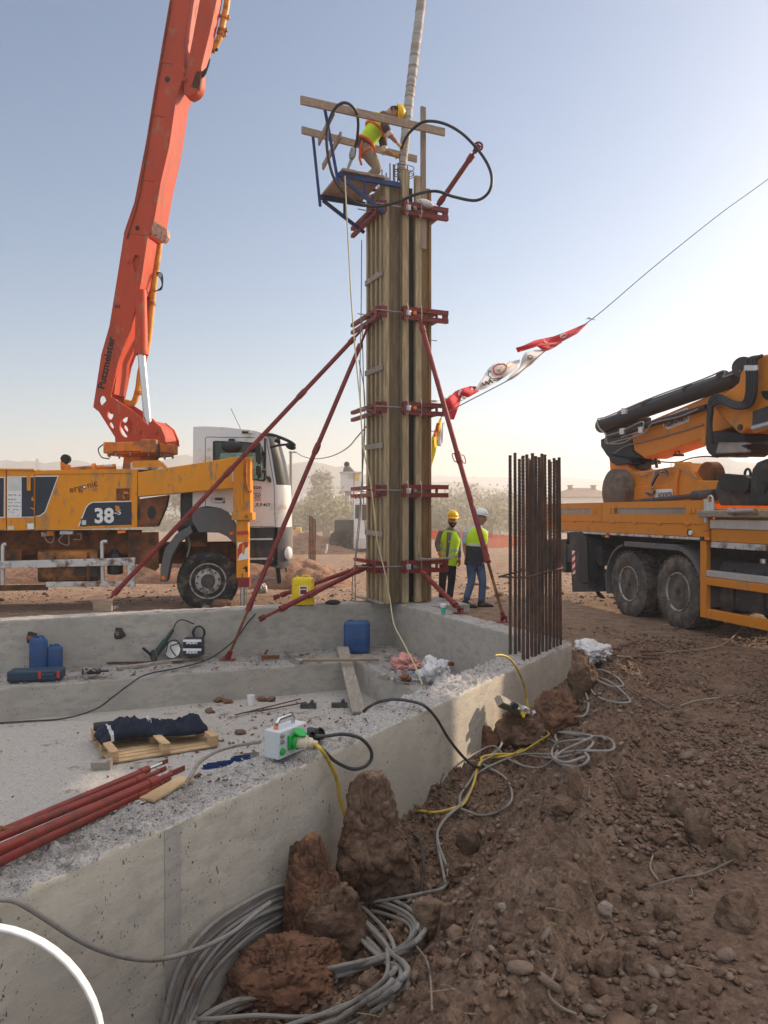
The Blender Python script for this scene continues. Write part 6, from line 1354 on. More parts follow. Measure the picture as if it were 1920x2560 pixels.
cloth(([(192, 990), (170, 1020), (130, 1110), (104, 1180)], [(194, 1000), (180, 1130), (140, 1300), (100, 1440)]), M['flag_y'], 'yellow flag with red figures hanging at the column edge', folds=.05, marks=[('flag_mark', M['decal_red'], stroke([(.3, .1), (.45, .15), (.5, .3), (.6, .15), (.72, .2)], .03)), ('flag_mark', M['decal_brown'], disc(.8, .3, .08, .12))])
cloth(([(215, 1040), (200, 1050), (182, 1050)], [(205, 1200), (185, 1255), (152, 1252)]), M['flag_w'], 'white flag strip hanging right of the yellow flag', folds=.02)
# ------------------------------------------------------------ foreground: soil hit, clods, gravel, cables
_Yr = np.concatenate([np.arange(1.2, 12, .01), np.arange(12, 40, .1)])
def GH(u, v, dz=0.0):
    """point on the soil seen at a pixel"""
    x = (u-960)/F_*_Yr; z = EYE-(v-1280)/F_*_Yr; h = ground_h(x, _Yr, True); k = np.argmax(z < h) if (z < h).any() else len(_Yr)-1
    s = (x[k]-A0.x)*NO.x+(_Yr[k]-A0.y)*NO.y; tt = (x[k]-A0.x)*DF.x+(_Yr[k]-A0.y)*DF.y
    if s < .05 and tt < T_END: q = fw2.pt(u, v, -.03-abs(dz)*.6); return q
    return V(float(x[k]), float(_Yr[k]), float(h[k])+dz)
fw2 = Plane((A0.x, A0.y), (DF.x, DF.y))          # outer face of the near wall; negative offsets stand in front of it
c2 = CV(2.183, 0, 1480); c3b = CV(2.183, 560, 1540); c4b = CV(2.183, 1160, 1540); c5 = CV(2.183, 0, 1980); c6 = CV(2.074, 360, 1900); c7 = CV(2.023, 1100, 1960)
from mathutils import noise as mn_
HAZE_D = 0.0013
def rock_mb(mb, c, r, seed, n=30, m=20, facets=9, lump=.16, fine=.034):
    rr = random.Random(seed); pl = []
    for _ in range(facets):
        d = V(rr.uniform(-1, 1), rr.uniform(-1, 1), rr.uniform(-.8, 1)).normalized(); pl.append((d, rr.uniform(.55, .95)))
    o = len(mb.v); mb.ell((0, 0, 0), (1, 1, 1), n, m); off = V(seed*3.7, seed*1.3, 0); rm_ = (r[0]*r[1]*r[2])**(1/3)
    for i in range(o, len(mb.v)):
        p = Vector(mb.v[i]); d = p.normalized(); q = 1.0
        for (a, k) in pl:
            t = d.dot(a)
            if t > .05: q = min(q, k/t)
        d0 = d; d = V(d.x*r[0], d.y*r[1], d.z*r[2])/rm_; cr_ = mn_.voronoi(d*1.9+off+V(mn_.noise(d*3), mn_.noise(d*3+V(5, 0, 0)), 0)*.6)[0]; cr2 = mn_.voronoi(d*7+off+V(mn_.noise(d*9), 0, mn_.noise(d*9+V(2, 0, 0)))*.4)[0]
        q += lump*mn_.fractal(d*1.6+off, 1, 2, 4)+fine*1.3*mn_.fractal(d*5+off, .8, 2, 5)-.10*max(0, 1-(cr_[1]-cr_[0])/.10)-.024*max(0, 1-(cr2[1]-cr2[0])/.16)+fine*.45*mn_.noise(d*21+off); d = d0
        tp__ = 1.03-(.24 if n > 90 else .10)*d.z; mb.v[i] = (c[0]+d.x*q*r[0]*tp__, c[1]+d.y*q*r[1]*tp__, c[2]+min(d.z*q, .80+.07*mn_.noise(d*5+off))/.84*r[2])
    return mb
def clod(u0, u1, v0, v1, label, seed, m='clod', dep=.8, sink=.12, Y=None, fac=9, n=70, lump=.16):
    uc = (u0+u1)/2; g = GH(uc, v1) if Y is None else P(uc, v1, Y); w = (u1-u0)/F_*g.y; h = (v1-v0)/F_*g.y
    mb = MB(); d_ = w*dep*.5; hz2 = h*(1+sink)/2
    rock_mb(mb, (g.x, g.y+d_*.6, g.z+h-hz2), (w*.56, d_, hz2*1.06), seed, n, int(n*.7), fac, lump)
    return tag(mb.build('clay_clod', M[m], sharp=60), label, 'clod', 'loose clay clods along the trench')
clod(850, 1035, 1962, 2262, 'largest brown clay clod, leaning against the near wall behind the red one', 3, 'clod', .8, .1, None, 8, 150, .12)
clod(715, 872, 2115, 2385, 'upright reddish clay clod standing in the middle of the cable coil', 5, 'clod_red', .75, .08, None, 8, 140, .10)
clod(575, 860, 2385, 2520, 'broad low reddish clod inside the cable coil', 8, 'clod_red', .6, .2, None, 8, 130)
clod(675, 790, 2115, 2260, 'dark crumbly clod against the near wall, left of the upright reddish one', 11, 'clod', .7, .1, None, 9, 80)
clod(720, 900, 2215, 2420, 'dark clod in shadow behind the upright reddish one', 12, 'clod', .6, .1, None, 9, 80)
clod(1242, 1372, 1788, 1880, 'brown clod directly under the grey socket strip', 21, 'clod', .8, .2, None); clod(1352, 1462, 1735, 1822, 'orange-red crumbly clod right of the socket strip', 23, 'clod_red', .8, .2)
clod(1192, 1245, 1818, 1875, 'small tan clod at the wall left of the socket strip', 25, 'clod_red', .8, .2); clod(1425, 1490, 1628, 1740, 'dark soil lump beside the end of the near wall', 27, 'clod', .9, .3)
for i, (a, b, c, d, lab, m_) in enumerate(((1666, 1730, 1982, 2042, 'dark square clod, left one of the pair on the right track', 'clod'), (1720, 1792, 2022, 2122, 'pointed clod, right one of the pair on the right track', 'clod'), (1808, 1878, 2085, 2158, 'flat slanting clod near the right edge', 'clod'), (1495, 1553, 2384, 2446, 'rounded clod in the gravel at the lower right, left of its twin', 'clod'), (1556, 1602, 2390, 2436, 'rounded clod in the gravel at the lower right, right of its twin', 'clod'),
        (1805, 1905, 2245, 2330, 'large dark crumbly clod at the right edge', 'clod'), (1034, 1138, 2262, 2338, 'mound-shaped clod right of the cable coil', 'clod'), (1140, 1194, 2072, 2146, 'tan jagged clod below the looping grey cable', 'clod'), (1118, 1182, 2146, 2204, 'rounded brown clod between the grey cable and the gravel', 'clod'), (1098, 1140, 2265, 2332, 'small clod half hidden right of the mound-shaped one', 'clod'), (1495, 1537, 2262, 2296, 'smooth pinkish stone among the gravel', 'stone'), (1240, 1268, 2270, 2286, 'small pale oval stone on the slope', 'stone'),
        (1560, 1602, 2225, 2262, 'brown clod at the edge of the track', 'clod'), (1470, 1530, 2205, 2250, 'low brown clod above the pinkish stone', 'clod'), (1640, 1690, 2255, 2300, 'tan clod right of the pinkish stone', 'clod'), (1420, 1462, 1925, 2010, 'long cracked clod on the mound crest', 'clod'), (1545, 1590, 1940, 2000, 'split clod at the crest of the mound', 'clod'), (1380, 1440, 2010, 2045, 'flat dried crust on the mound', 'clod'), (900, 960, 2430, 2490, 'small dark clod beside the right side of the coil', 'clod'), (1010, 1050, 2480, 2530, 'small clod near the brown twig at the bottom', 'clod'))):
    clod(a, b, c, d, lab, 60+i, m_, .9, .25, None, 10, 48)
# gravel and crumbs: too many to count
def stones(name, N, region, size, mats, wts, zf, seed, label, cat, keep=None, flat=.75, lift=.15):
    rg = np.random.default_rng(seed); x = rg.uniform(region[0], region[1], N); y = region[2]*(region[3]/region[2])**rg.uniform(0, 1, N)
    if keep is not None: k = keep(x, y, rg); x = x[k]; y = y[k]
    N = len(x); sz = size[0]*np.exp(np.abs(rg.normal(0, size[2], N)))*(.8+.5*rg.random(N)); sz = np.minimum(sz, size[1])
    t = (1+5**.5)/2; ico = np.array([(-1, t, 0), (1, t, 0), (-1, -t, 0), (1, -t, 0), (0, -1, t), (0, 1, t), (0, -1, -t), (0, 1, -t), (t, 0, -1), (t, 0, 1), (-t, 0, -1), (-t, 0, 1)])/np.sqrt(1+t*t)
    fc = np.array([(0, 11, 5), (0, 5, 1), (0, 1, 7), (0, 7, 10), (0, 10, 11), (1, 5, 9), (5, 11, 4), (11, 10, 2), (10, 7, 6), (7, 1, 8), (3, 9, 4), (3, 4, 2), (3, 2, 6), (3, 6, 8), (3, 8, 9), (4, 9, 5), (2, 4, 11), (6, 2, 10), (8, 6, 7), (9, 8, 1)])
    v = ico[None]*(1+rg.normal(0, .20, (N, 12, 1)))*sz[:, None, None]*np.stack([rg.uniform(.7, 1.3, N), rg.uniform(.7, 1.3, N), rg.uniform(.5, 1, N)*flat], 1)[:, None, :]
    a = rg.uniform(0, 6.28, N); b = rg.normal(0, .4, N); ca, sa, cb, sb = np.cos(a), np.sin(a), np.cos(b), np.sin(b)
    vx = v[..., 0]*ca[:, None]-v[..., 1]*sa[:, None]; vy = v[..., 0]*sa[:, None]+v[..., 1]*ca[:, None]; vz = v[..., 2]*cb[:, None]+vx*sb[:, None]
    z = zf(x, y)+sz*lift; co = np.stack([vx+x[:, None], vy+y[:, None], vz+z[:, None]], -1).reshape(-1, 3)
    f = (fc[None]+(np.arange(N)*12)[:, None, None]).reshape(-1, 3); me = bpy.data.meshes.new(name)
    me.vertices.add(len(co)); me.vertices.foreach_set('co', co.ravel()); me.loops.add(f.size); me.loops.foreach_set('vertex_index', f.ravel()); me.polygons.add(len(f))
    me.polygons.foreach_set('loop_start', np.arange(len(f))*3); me.polygons.foreach_set('loop_total', np.full(len(f), 3)); me.polygons.foreach_set('material_index', np.repeat(rg.choice(len(mats), N, p=wts), 20).astype(np.int32))
    me.update(); me.validate()
    for m_ in mats: me.materials.append(M[m_])
    o = bpy.data.objects.new(name, me); COL.objects.link(o); return tag(o, label, cat, None, 'stuff')
def outside(x, y, rg):
    s = (x-A0.x)*NO.x+(y-A0.y)*NO.y; t = (x-A0.x)*DF.x+(y-A0.y)*DF.y; dens = np.clip(.62+1.5*fbm(x*1.1, y*1.1, 7, 4)-.55*sstep(2.3, 3.4, s)-.2*sstep(6, 9, y), .03, 1)*np.clip(y/12+.35, 0, 1)
    return ((s > .03) | (t > T_END+.1)) & (np.abs(x) < y*.75+.6) & (rg.random(len(x)) < dens)
gzf = lambda x, y: ground_h(x, y, True)
stones('gravel', 85000, (-1.6, 6.5, 1.9, 12.0), (.0085, .036, .48), ['soil', 'clod', 'clod_grey', 'stone'], [.38, .43, .18, .01], gzf, 5, 'loose brown clay crumbs and pebbles over the churned soil', 'gravel', outside, .8, .42)
stones('gravel', 9000, (-1.6, 6.5, 1.9, 11.0), (.020, .058, .38), ['soil', 'clod', 'clod_grey'], [.35, .45, .2], gzf, 6, 'fist-sized brown clods strewn over the churned soil', 'gravel', lambda x, y, rg: outside(x, y, rg) & (rg.random(len(x)) < .6), .85, .35)
stones('rubble', 5000, (-14, 14, 14.9, 24), (.012, .11, .7), ['clod', 'clod_grey', 'stone'], [.4, .35, .25], gzf, 9, 'small lumps on the dry ground behind the foundation', 'rubble', lambda x, y, rg: (rg.random(len(x)) < .8))
def pitk(x, y, rg):
    s = (x-A0.x)*NO.x+(y-A0.y)*NO.y; dB = (x-C0.x)*E2.x+(y-C0.y)*E2.y; dR = -((x-C0.x)*E1.x+(y-C0.y)*E1.y)
    return (s < -WW-.03) & (dB > LW+.03) & (dR > LW+.03) & (rg.random(len(x)) < np.clip(.05+1.5*np.exp(-((x+1.2)**2/1.6+(y-9.8)**2/2.5))+.25*fbm(x, y, 3, 3), 0, 1))
stones('rubble', 6500, (-7, 1.0, 4.5, 12.5), (.006, .05, .7), ['clod', 'clod_red', 'stone', 'clod_grey'], [.5, .2, .15, .15], lambda x, y: np.full_like(x, ZF+.012), 12, 'dark soil crumbs scattered on the pale pit floor', 'rubble', pitk)
def topk(x, y, rg):
    s = (x-A0.x)*NO.x+(y-A0.y)*NO.y; t = (x-A0.x)*DF.x+(y-A0.y)*DF.y
    return (s < -.02) & (s > -WW+.02) & (t < T_END-.05) & (rg.random(len(x)) < .35+.65*np.exp(-((t-1.2)/.8)**2))
stones('rubble', 26000, (-2.4, 2.4, 2.6, 9.7), (.0035, .022, .6), ['conc_top', 'clod', 'stone'], [.62, .30, .08], lambda x, y: np.full_like(x, ZT+.004), 13, 'grit and small crumbs on top of the near wall', 'rubble', topk)
def ledk(x, y, rg):
    dB = (x-C0.x)*E2.x+(y-C0.y)*E2.y; dR = -((x-C0.x)*E1.x+(y-C0.y)*E1.y)
    return (((dB > .03) & (dB < LW-.03) & (dR > 0)) | ((dR > .03) & (dR < LW-.03) & (dB > 0) & (dB < 4.3))) & (rg.random(len(x)) < .5)
stones('rubble', 9000, (-7, 2.2, 9.8, 14.6), (.006, .05, .6), ['ledge_top', 'clod', 'stone', 'clod_grey'], [.4, .3, .15, .15], lambda x, y: np.full_like(x, ZL+.01), 14, 'crumbs and dirt on the concrete ledges', 'rubble', ledk)
# straw and twigs
mb = MB()
for k in range(420):
    y = 2.4*(5.2)**R.random(); x = R.uniform(-.5, 1)*y*.75+.9; s = (x-A0.x)*NO.x+(y-A0.y)*NO.y
    if s < .35: continue
    z = gz(x, y)+.012; a = R.uniform(0, 6.28); L = R.uniform(.02, .11); d = V(math.cos(a), math.sin(a), R.uniform(-.15, .2))*L
    p = V(x, y, z); mb.tube([p, p+d*.5+V(0, 0, R.uniform(-.004, .008)), p+d], R.uniform(.001, .0022), 4)
M['straw'] = mat('dry straw', (.27, .21, .14), .9, var=.3, bst=0); tag(mb.build('straw', M['straw']), 'dry straw bits and rootlets over the soil', 'straw', None, 'stuff')
def twig(px, r, label, m='straw', dz=.02, name='twig', cat='twig'): return cable(name, [GH(u, v, dz) for u, v in px], r, M[m], label, cat, None, 6, 6)
twig([(1620, 2228), (1700, 2208), (1760, 2196), (1840, 2160)], .005, 'long dry twig at the lower right', 'bark'); twig([(1632, 2152), (1626, 2180), (1645, 2210)], .005, 'small forked twig above the long dry twig', 'straw')
twig([(1690, 1668), (1720, 1680), (1765, 1695), (1770, 1706)], .007, 'dark hooked twig on the track right of the water bottle', 'bark'); twig([(1580, 1730), (1630, 1755), (1675, 1778)], .008, 'dark stick on the crest of the mound', 'bark'); twig([(1700, 1770), (1740, 1757), (1800, 1750)], .006, 'thin stick in the middle of the track', 'greywood'); twig([(1500, 1670), (1640, 1640), (1780, 1626), (1830, 1600), (1862, 1565)], .008, 'long pale root running toward the crane truck', 'straw', .03)
twig([(1040, 2380), (1065, 2420), (1076, 2480), (1080, 2560)], .004, 'curved orange-brown root at the bottom right of the coil', 'bark', .03); twig([(1390, 2440), (1372, 2500), (1400, 2540), (1440, 2555)], .006, 'dark bent root at the bottom', 'bark')
for i, (a, b) in enumerate((((1545, 1628), (1590, 1610)), ((1530, 1640), (1660, 1636)), ((1535, 1648), (1640, 1648)), ((1540, 1656), (1650, 1660)))): cable('rod', [GH(*a, .03+.01*i), GH(*b, .03+.01*i)], .012, M['rebar'], ['short steel rod slanting up beside the white sack', 'uppermost of three rusty rods lying right of the white sack', 'middle of three rusty rods lying right of the white sack', 'lowest of three rusty rods lying right of the white sack'][i], 'rod', 'rusty rods by the white sack', 6, 1)

# cables in the trench
def gpath(px, cv, dz): return [GH(*cv(q), dz if len(q) == 2 else q[2]) for q in [tuple(p[:2]) if len(p) == 2 else p for p in px]] if 0 else [GH(*cv(p[:2]), (p[2] if len(p) > 2 else dz)) for p in px]
coil = thing('cable_coil', 'large coil of grey cable lying in the trench around the reddish clods', 'cable', GH(760, 2420), 0)
La = [(150, 1520), (165, 1300), (240, 1080), (380, 910), (540, 800), (720, 710), (900, 700), (1100, 745), (1280, 790), (1400, 850), (1430, 930), (1370, 1020), (1230, 1090), (1000, 1150), (760, 1215), (520, 1300), (330, 1400)]
Lb = [(200, 1520), (230, 1280), (330, 1080), (480, 920), (640, 820), (800, 760), (960, 800), (1090, 900), (1200, 1010), (1260, 1090), (1320, 1140), (1330, 1220), (1200, 1310), (1040, 1380), (880, 1460), (500, 1540)]
Lc = [(560, 1440), (300, 1460), (230, 1330), (300, 1130), (440, 960), (640, 800), (860, 730), (1060, 800), (1190, 900), (1270, 990), (1290, 1100), (1270, 1230), (1150, 1330), (980, 1420), (800, 1460)]
for k in range(15):
    L_ = [La, Lb, La, Lc, La, Lb][k % 6] if k else La; off = (k-7)*9; pts = []
    for i, (x, y) in enumerate(L_):
        cx, cy = 780, 1120; d = V(x-cx, y-cy, 0); d.normalize(); q = off+R.uniform(-9, 9); q *= 1.0 if x < 800 else .75
        pts.append(GH(*c6((x+d.x*q, y+d.y*q)), .02+.055*((k*5) % 8)/8+R.uniform(0, .015)))
    mb = MB(); mb.tube(crom(pts, 9, True), .0125, 8, closed=True); mb.build('cable_loop', M['cable_g'], coil)
G7 = 'grey cables lying in the trench'
def gcab(px, r, m, lab, cv=c3b, dz=.03, g=G7, k=10): return cable('cable', gpath(px, cv, dz), r*.92, M[m], lab, 'cable', g, 8, k)
gcab([(1530, 1500, .06), (1570, 1300, .05), (1560, 1100), (1530, 980), (1540, 820, .04), (1560, 620), (1530, 470), (1560, 350), (1659, 190)][1:] and [(1080, 830, .10), (1250, 800, .08), (1440, 755, .06), (1560, 690), (1575, 600), (1530, 480), (1525, 390), (1580, 310), (1650, 240)], .0115, 'cable_g', 'grey cable leaving the coil and snaking up the slope to the bundle', c6, .03)
gcab([(1210, 1484), (1190, 1400), (1165, 1250), (1175, 1180), (1230, 1110), (1300, 1050), (1360, 940), (1400, 830), (1480, 770), (1520, 690), (1540, 560, .15)], .011, 'cable_g', 'grey cable rising from the slope to the left socket of the strip')
gcab([(1290, 1070), (1290, 1000), (1340, 930), (1390, 850), (1500, 740), (1590, 640), (1610, 580, .14)], .011, 'cable_g', 'grey cable rising to the right socket of the strip')
gcab([(1045, 1080, .03), (1150, 1092), (1250, 1075), (1310, 1050), (1360, 940), (1395, 830), (1450, 795), (1560, 785), (1640, 745)], .012, 'cable_y', 'yellow cable running from behind the largest clod up to the socket strip')
gcab([(1290, 1075), (1400, 1112), (1500, 1095), (1570, 1030), (1560, 950), (1520, 890), (1450, 850), (1400, 820), (1340, 790)], .011, 'cable_g', 'grey cable loop bulging to the right below the bundle')
gcab([(0, 790), (60, 750), (160, 730), (230, 790), (330, 845), (430, 850), (500, 790), (500, 710), (400, 680), (320, 690), (300, 730), (360, 790), (500, 800), (640, 770), (700, 730), (690, 700), (600, 700), (510, 720), (480, 780), (520, 830), (620, 850), (680, 810), (660, 770)], .010, 'cable_g', 'grey cable in tangled loops right of the socket strip', c4b)
gcab([(50, 900), (150, 850), (300, 800), (480, 790), (640, 770), (790, 770), (820, 740), (780, 700), (640, 680), (520, 660), (440, 650)], .010, 'cable_g', 'grey cable making the widest loop on the mound', c4b, .04)
gcab([(100, 840), (100, 800), (180, 790), (300, 770), (420, 710), (465, 670), (450, 640)], .012, 'cable_y', 'yellow cable curving below the socket strip', c4b, .04)
gcab([(510, 740), (500, 690), (540, 670), (640, 690), (700, 710), (650, 750), (540, 790), (500, 830), (560, 850), (660, 830)], .010, 'cable_g', 'grey cable in small inner loops right of the socket strip', c4b, .06)
gcab([(400, 550, .12), (480, 560), (600, 572), (660, 560), (680, 500), (660, 420), (650, 350), (680, 320), (740, 310), (820, 340), (870, 395), (800, 400), (700, 360), (640, 360), (580, 385)], .011, 'cable_g', 'pale grey cable looping over the dark soil below the water bottle', c4b, .03)
gcab([(680, 350), (700, 430), (780, 480), (905, 492), (860, 430), (780, 370), (700, 345)], .009, 'cable_g', 'thin grey cable triangle loop on the mound crest', c4b, .03)
gcab([(710, 300), (705, 270), (730, 240)], .010, 'cable_g', 'short grey cable end beside the water bottle', c4b)
gcab([(1400, 410), (1430, 440), (1450, 560), (1440, 680), (1400, 780), (1380, 830)], .008, 'cable_b', 'dark thin cable right of the largest clod', c6)
gcab([(0, 780), (30, 850), (20, 960), (0, 1050), (0, 1130)], .010, 'cable_g', 'grey cable at the left of the bundle', c4b) if 0 else None
def wcab(px, r, m, lab, cv=c3b): return cable('cable', [fw2.pt(*cv(p[:2]), p[2]) for p in px], r, M[m], lab, 'cable', None, 10, 10)
wcab([(500, 700, -.04), (530, 730, -.10), (575, 800, -.08), (615, 890, -.06), (632, 990, -.06), (655, 1075, -.08), (700, 1165, -.14), (720, 1200, -.2)], .0135, 'cable_y', 'yellow cable hanging from the plug down the near wall')
wcab([(500, 655, .05), (560, 655, .03), (650, 645, -.02), (740, 665, -.10), (795, 720, -.14), (805, 775, -.14), (770, 820, -.12), (700, 835, -.10), (610, 795, -.06), (550, 740, -.02), (520, 715, .02)], .0125, 'cable_b', 'black cable making a loop over the wall edge beside the grey box')
wcab([(760, 520, .50), (800, 490, .42), (860, 465, .30), (940, 455, .2), (1040, 470, .08), (1100, 495, -.02), (1160, 560, -.05), (1220, 660, -.06), (1280, 740, -.08), (1340, 800, -.14), (1400, 830, -.3)], .0125, 'cable_b', 'black cable crossing over the near wall from the pit down to the trench')
wcab([(-60, 590, -.02), (60, 590, -.04), (150, 630, -.06), (260, 700, -.07), (400, 790, -.08), (540, 860, -.08), (700, 905, -.08), (850, 915, -.09), (1000, 885, -.12), (1150, 830, -.16), (1280, 760, -.22), (1400, 660, -.26), (1480, 600, -.3)], .0125, 'cable_g', 'grey cable drooping along the near wall at the lower left', c5)
wcab([(1100, 960, -.12), (1060, 860, -.05), (1095, 735, -.04), (1170, 730, -.03), (1260, 740, -.12)], .008, 'cable_b', 'thin dark wire bent over at the wall joint', c5) if 0 else None
wcab([(1480, 215, -.02), (1520, 215, -.05), (1560, 235, -.06), (1600, 290, -.06), (1635, 370, -.06), (1650, 440, -.07), (1665, 540, -.12)], .012, 'cable_y', 'yellow cable arching over the near wall left of the rebars to the socket strip')
cable('bent_rebar', [GH(*c3b((1190, 1010)), -.05), fw2.pt(*c3b((1175, 960)), -.10), fw2.pt(*c3b((1185, 900)), -.08), fw2.pt(*c3b((1200, 858)), -.08)], .005, M['cable_b'], 'thin dark wire sticking up at the foot of the wall', 'wire', None, 6, 5)
cable('bent_rebar', [fw2.pt(*c3b((1118, 975)), -.12), GH(*c3b((1175, 1025)), .03)], .010, M['rebar'], 'short thick rod end leaning at the foot of the wall', 'rod', None, 6, 1)
# white hoop bottom left
hc = P(-48, 2620, 1.75); r_ = 305/F_*1.75; ring = [hc+V(r_*math.cos(k*math.pi/24), .03*math.sin(k*math.pi/24), r_*math.sin(k*math.pi/24)) for k in range(48)]
mb = MB(); m_ = 48
for dr, dy in ((0, 0),): 
    vs = [hc+V((r_+a)*math.cos(k*math.pi/24), b, (r_+a)*math.sin(k*math.pi/24)) for k in range(48) for (a, b) in ((-.0042, -.012), (.0042, -.012), (.0042, .012), (-.0042, .012))]
    mb.add(vs, [(4*k+j, 4*k+(j+1) % 4, 4*((k+1) % 48)+(j+1) % 4, 4*((k+1) % 48)+j) for k in range(48) for j in range(4)])
hoop = mb.build('white_hoop', M['white'], bevel=.003); tag(hoop, 'curved white metal hoop cutting the lower left corner', 'hoop')
mb = MB()
for a in (-1.2, -1.9): mb.tube([hc+V(r_*math.cos(a), 0, r_*math.sin(a)), hc+V(r_*math.cos(a)*1.2, 0, r_*math.sin(a)-.75)], .012, 8)
mb.build('stand_leg', M['white'], hoop)

# ---- grey socket box on the near wall
ex = thing('socket_box', 'pale grey portable socket box with chrome handle and green socket on the near wall', 'socket box', (-.695, 5.065, ZT))
bO = V(-.695, 5.065, ZT+.012); bd, bn = DF, -NO
def bpt(a, b, z): return bO+bd*a+bn*b+V(0, 0, z)
def bbox(name, a0, a1, b0, b1, z0, z1, m, parent=None, bevel=.004):
    mb = MB(); mb.add([bpt(a, b, z) for a in (a0, a1) for b in (b0, b1) for z in (z0, z1)], [(0, 1, 3, 2), (4, 6, 7, 5), (0, 4, 5, 1), (2, 3, 7, 6), (0, 2, 6, 4), (1, 5, 7, 3)]); return mb.build(name, M[m] if isinstance(m, str) else m, parent or ex, bevel=bevel)
M['boxgrey'] = mat('light grey enamel', (.55, .58, .60), .4, var=.04, bst=0, dirt=((.35, .33, .30), .12, 12)); M['green'] = mat('green plastic', (.02, .36, .06), .4, var=.1, bst=0); M['beige'] = mat('dusty beige plastic', (.62, .54, .40), .6, var=.12, bst=.1, dirt=((.40, .32, .22), .3, 30))
bx_ = bbox('case', 0, .30, 0, .125, 0, .185, 'boxgrey', bevel=.006); bbox('lid', -.002, .302, .002, .022, -.002, .187, 'boxgrey', bx_) if 0 else None
bbox('lid_seam', .0, .30, -.004, -.0005, .006, .179, 'boxgrey', bx_)
mb = MB(); mb.tube([bpt(.05, .06, .18), bpt(.05, .06, .225), bpt(.075, .06, .245), bpt(.20, .06, .245), bpt(.225, .06, .225), bpt(.225, .06, .18)], .014, 8); mb.build('handle', M['chrome'], ex); bbox('handle_tip', .035, .055, .045, .075, .186, .205, 'amber')
bbox('green_socket', .085, .185, -.03, -.005, .045, .145, 'green', bevel=.008); mb = MB(); mb.lathe(bpt(.135, -.03, .09), -bn, [(0, .04), (.03, .045), (.035, .042)], 20); mb.build('socket_ring', M['green'], ex)
mb = MB(); c_ = bpt(.15, -.06, .15); mb.lathe(c_, (V(0, 0, 1)-bn*.5).normalized(), [(0, .01), (0, .042), (.012, .045), (.02, .03), (.02, .01)], 20); lid = mb.build('socket_cap', M['green'], ex)
mb = MB(); ax = (-bn*.75+bd*.55-V(0, 0, .12)).normalized(); mb.lathe(bpt(.135, -.045, .095), ax, [(0, .030), (0, .042), (.05, .044), (.055, .050), (.07, .050), (.075, .040), (.105, .034), (.11, .024), (.14, .020), (.14, .012)], 20); mb.build('plug', M['beige'], ex)
for (a, z, r_, m_) in ((.028, .155, .012, 'steel'), (.028, .115, .012, 'steel'), (.030, .05, .019, 'green')): mb = MB(); mb.lathe(bpt(a, -.004, z), -bn, [(0, r_*1.3), (.006, r_*1.3), (.006, r_), (.018, r_*.9), (.018, .002)], 16); mb.build('button', M[m_], ex)
mb = MB(); q = bpt(.27, -.006, .165); mb.cyl(q, q-bn*.004, .007, n=12); mb.build('indicator', M['decal_red'], ex)
b2_ = thing('socket_block', 'black rubber double socket block behind the grey box', 'socket block', bpt(.42, .10, 0)); bbox('body', .32, .56, .05, .17, -.005, .07, 'black', b2_, .02)
for a in (.40, .50): mb = MB(); mb.lathe(bpt(a, .05, .04), -bn+V(0, 0, .5), [(0, .045), (.03, .045), (.035, .035), (.01, .03), (.01, .005)], 18); mb.build('socket', M['black'], b2_)
# ---- socket strip resting on the clod
s0 = fw2.pt(*c4b((185, 462)), -.14); s1 = fw2.pt(*c4b((405, 560)), -.36); s1.z = P(*c4b((405, 560)), s1.y).z; sp2 = thing('socket_strip', 'scuffed grey metal socket strip resting on clods against the near wall', 'socket strip', (s0+s1)/2-V(0, 0, .05))
sd3 = (s1-s0).normalized(); su = V(-.25, -.62, .75); su = (su-sd3*su.dot(sd3)).normalized(); sw = sd3.cross(su)
def sbar(name, a, b, w, h, m, off=0): mb = MB(); mb.bar(s0.lerp(s1, a)+su*off, s0.lerp(s1, b)+su*off, w, h, up=su); return mb.build(name, M[m], sp2, bevel=.004)
sbar('case', 0, 1, .11, .06, 'steel'); sbar('cover', .02, .98, .10, .012, 'greywood', .036)
for a in (.30, .55, .8):
    mb = MB(); c_ = s0.lerp(s1, a)+su*.04-V(0, .03, 0); mb.lathe(c_, (su*.3+V(0, -1, -.3)).normalized(), [(0, .034), (.05, .034), (.055, .028), (.04, .022), (.04, .004)], 16); mb.build('socket', M['galv'] if a > .5 else M['dark'], sp2)
mb = MB(); c_ = s0.lerp(s1, .57)+V(0, -.06, .02); mb.lathe(c_, (0, -.7, -.6), [(0, .025), (.05, .022), (.06, .014), (.08, .012)], 12); mb.build('plug', M['yellow_pl'], sp2)
# white sack and bottles
def sack(name, u0, u1, v0, v1, gp, label, m='sheet', seed=1, dep=.6, cat='sack'):
    w = (u1-u0)/F_*gp.y; h = (v1-v0)/F_*gp.y; mb = MB(); mb.ell((0, 0, 0), (1, 1, 1), 60, 34)
    for i, p in enumerate(mb.v):
        d = Vector(p); q = 1+.45*mn_.fractal(d*1.7+V(seed, 0, 0), 1, 2, 3)-.30*abs(mn_.noise(d*3.5+V(0, seed, 0)))-.16*abs(mn_.noise(d*8+V(seed, 3, 0)))-.07*abs(mn_.noise(d*17)); z = d.z*h*.62*q+h*.35
        mb.v[i] = (gp.x+d.x*w*.52*q, gp.y+d.y*w*dep*q, max(gp.z-.01+.01*d.x, gp.z+z))
    return tag(mb.build(name, M[m], sharp=70), label, cat)
sack('plastic_sack', 1432, 1532, 1605, 1655, GH(1475, 1652), 'crumpled white plastic sack beside the end of the near wall', seed=4)
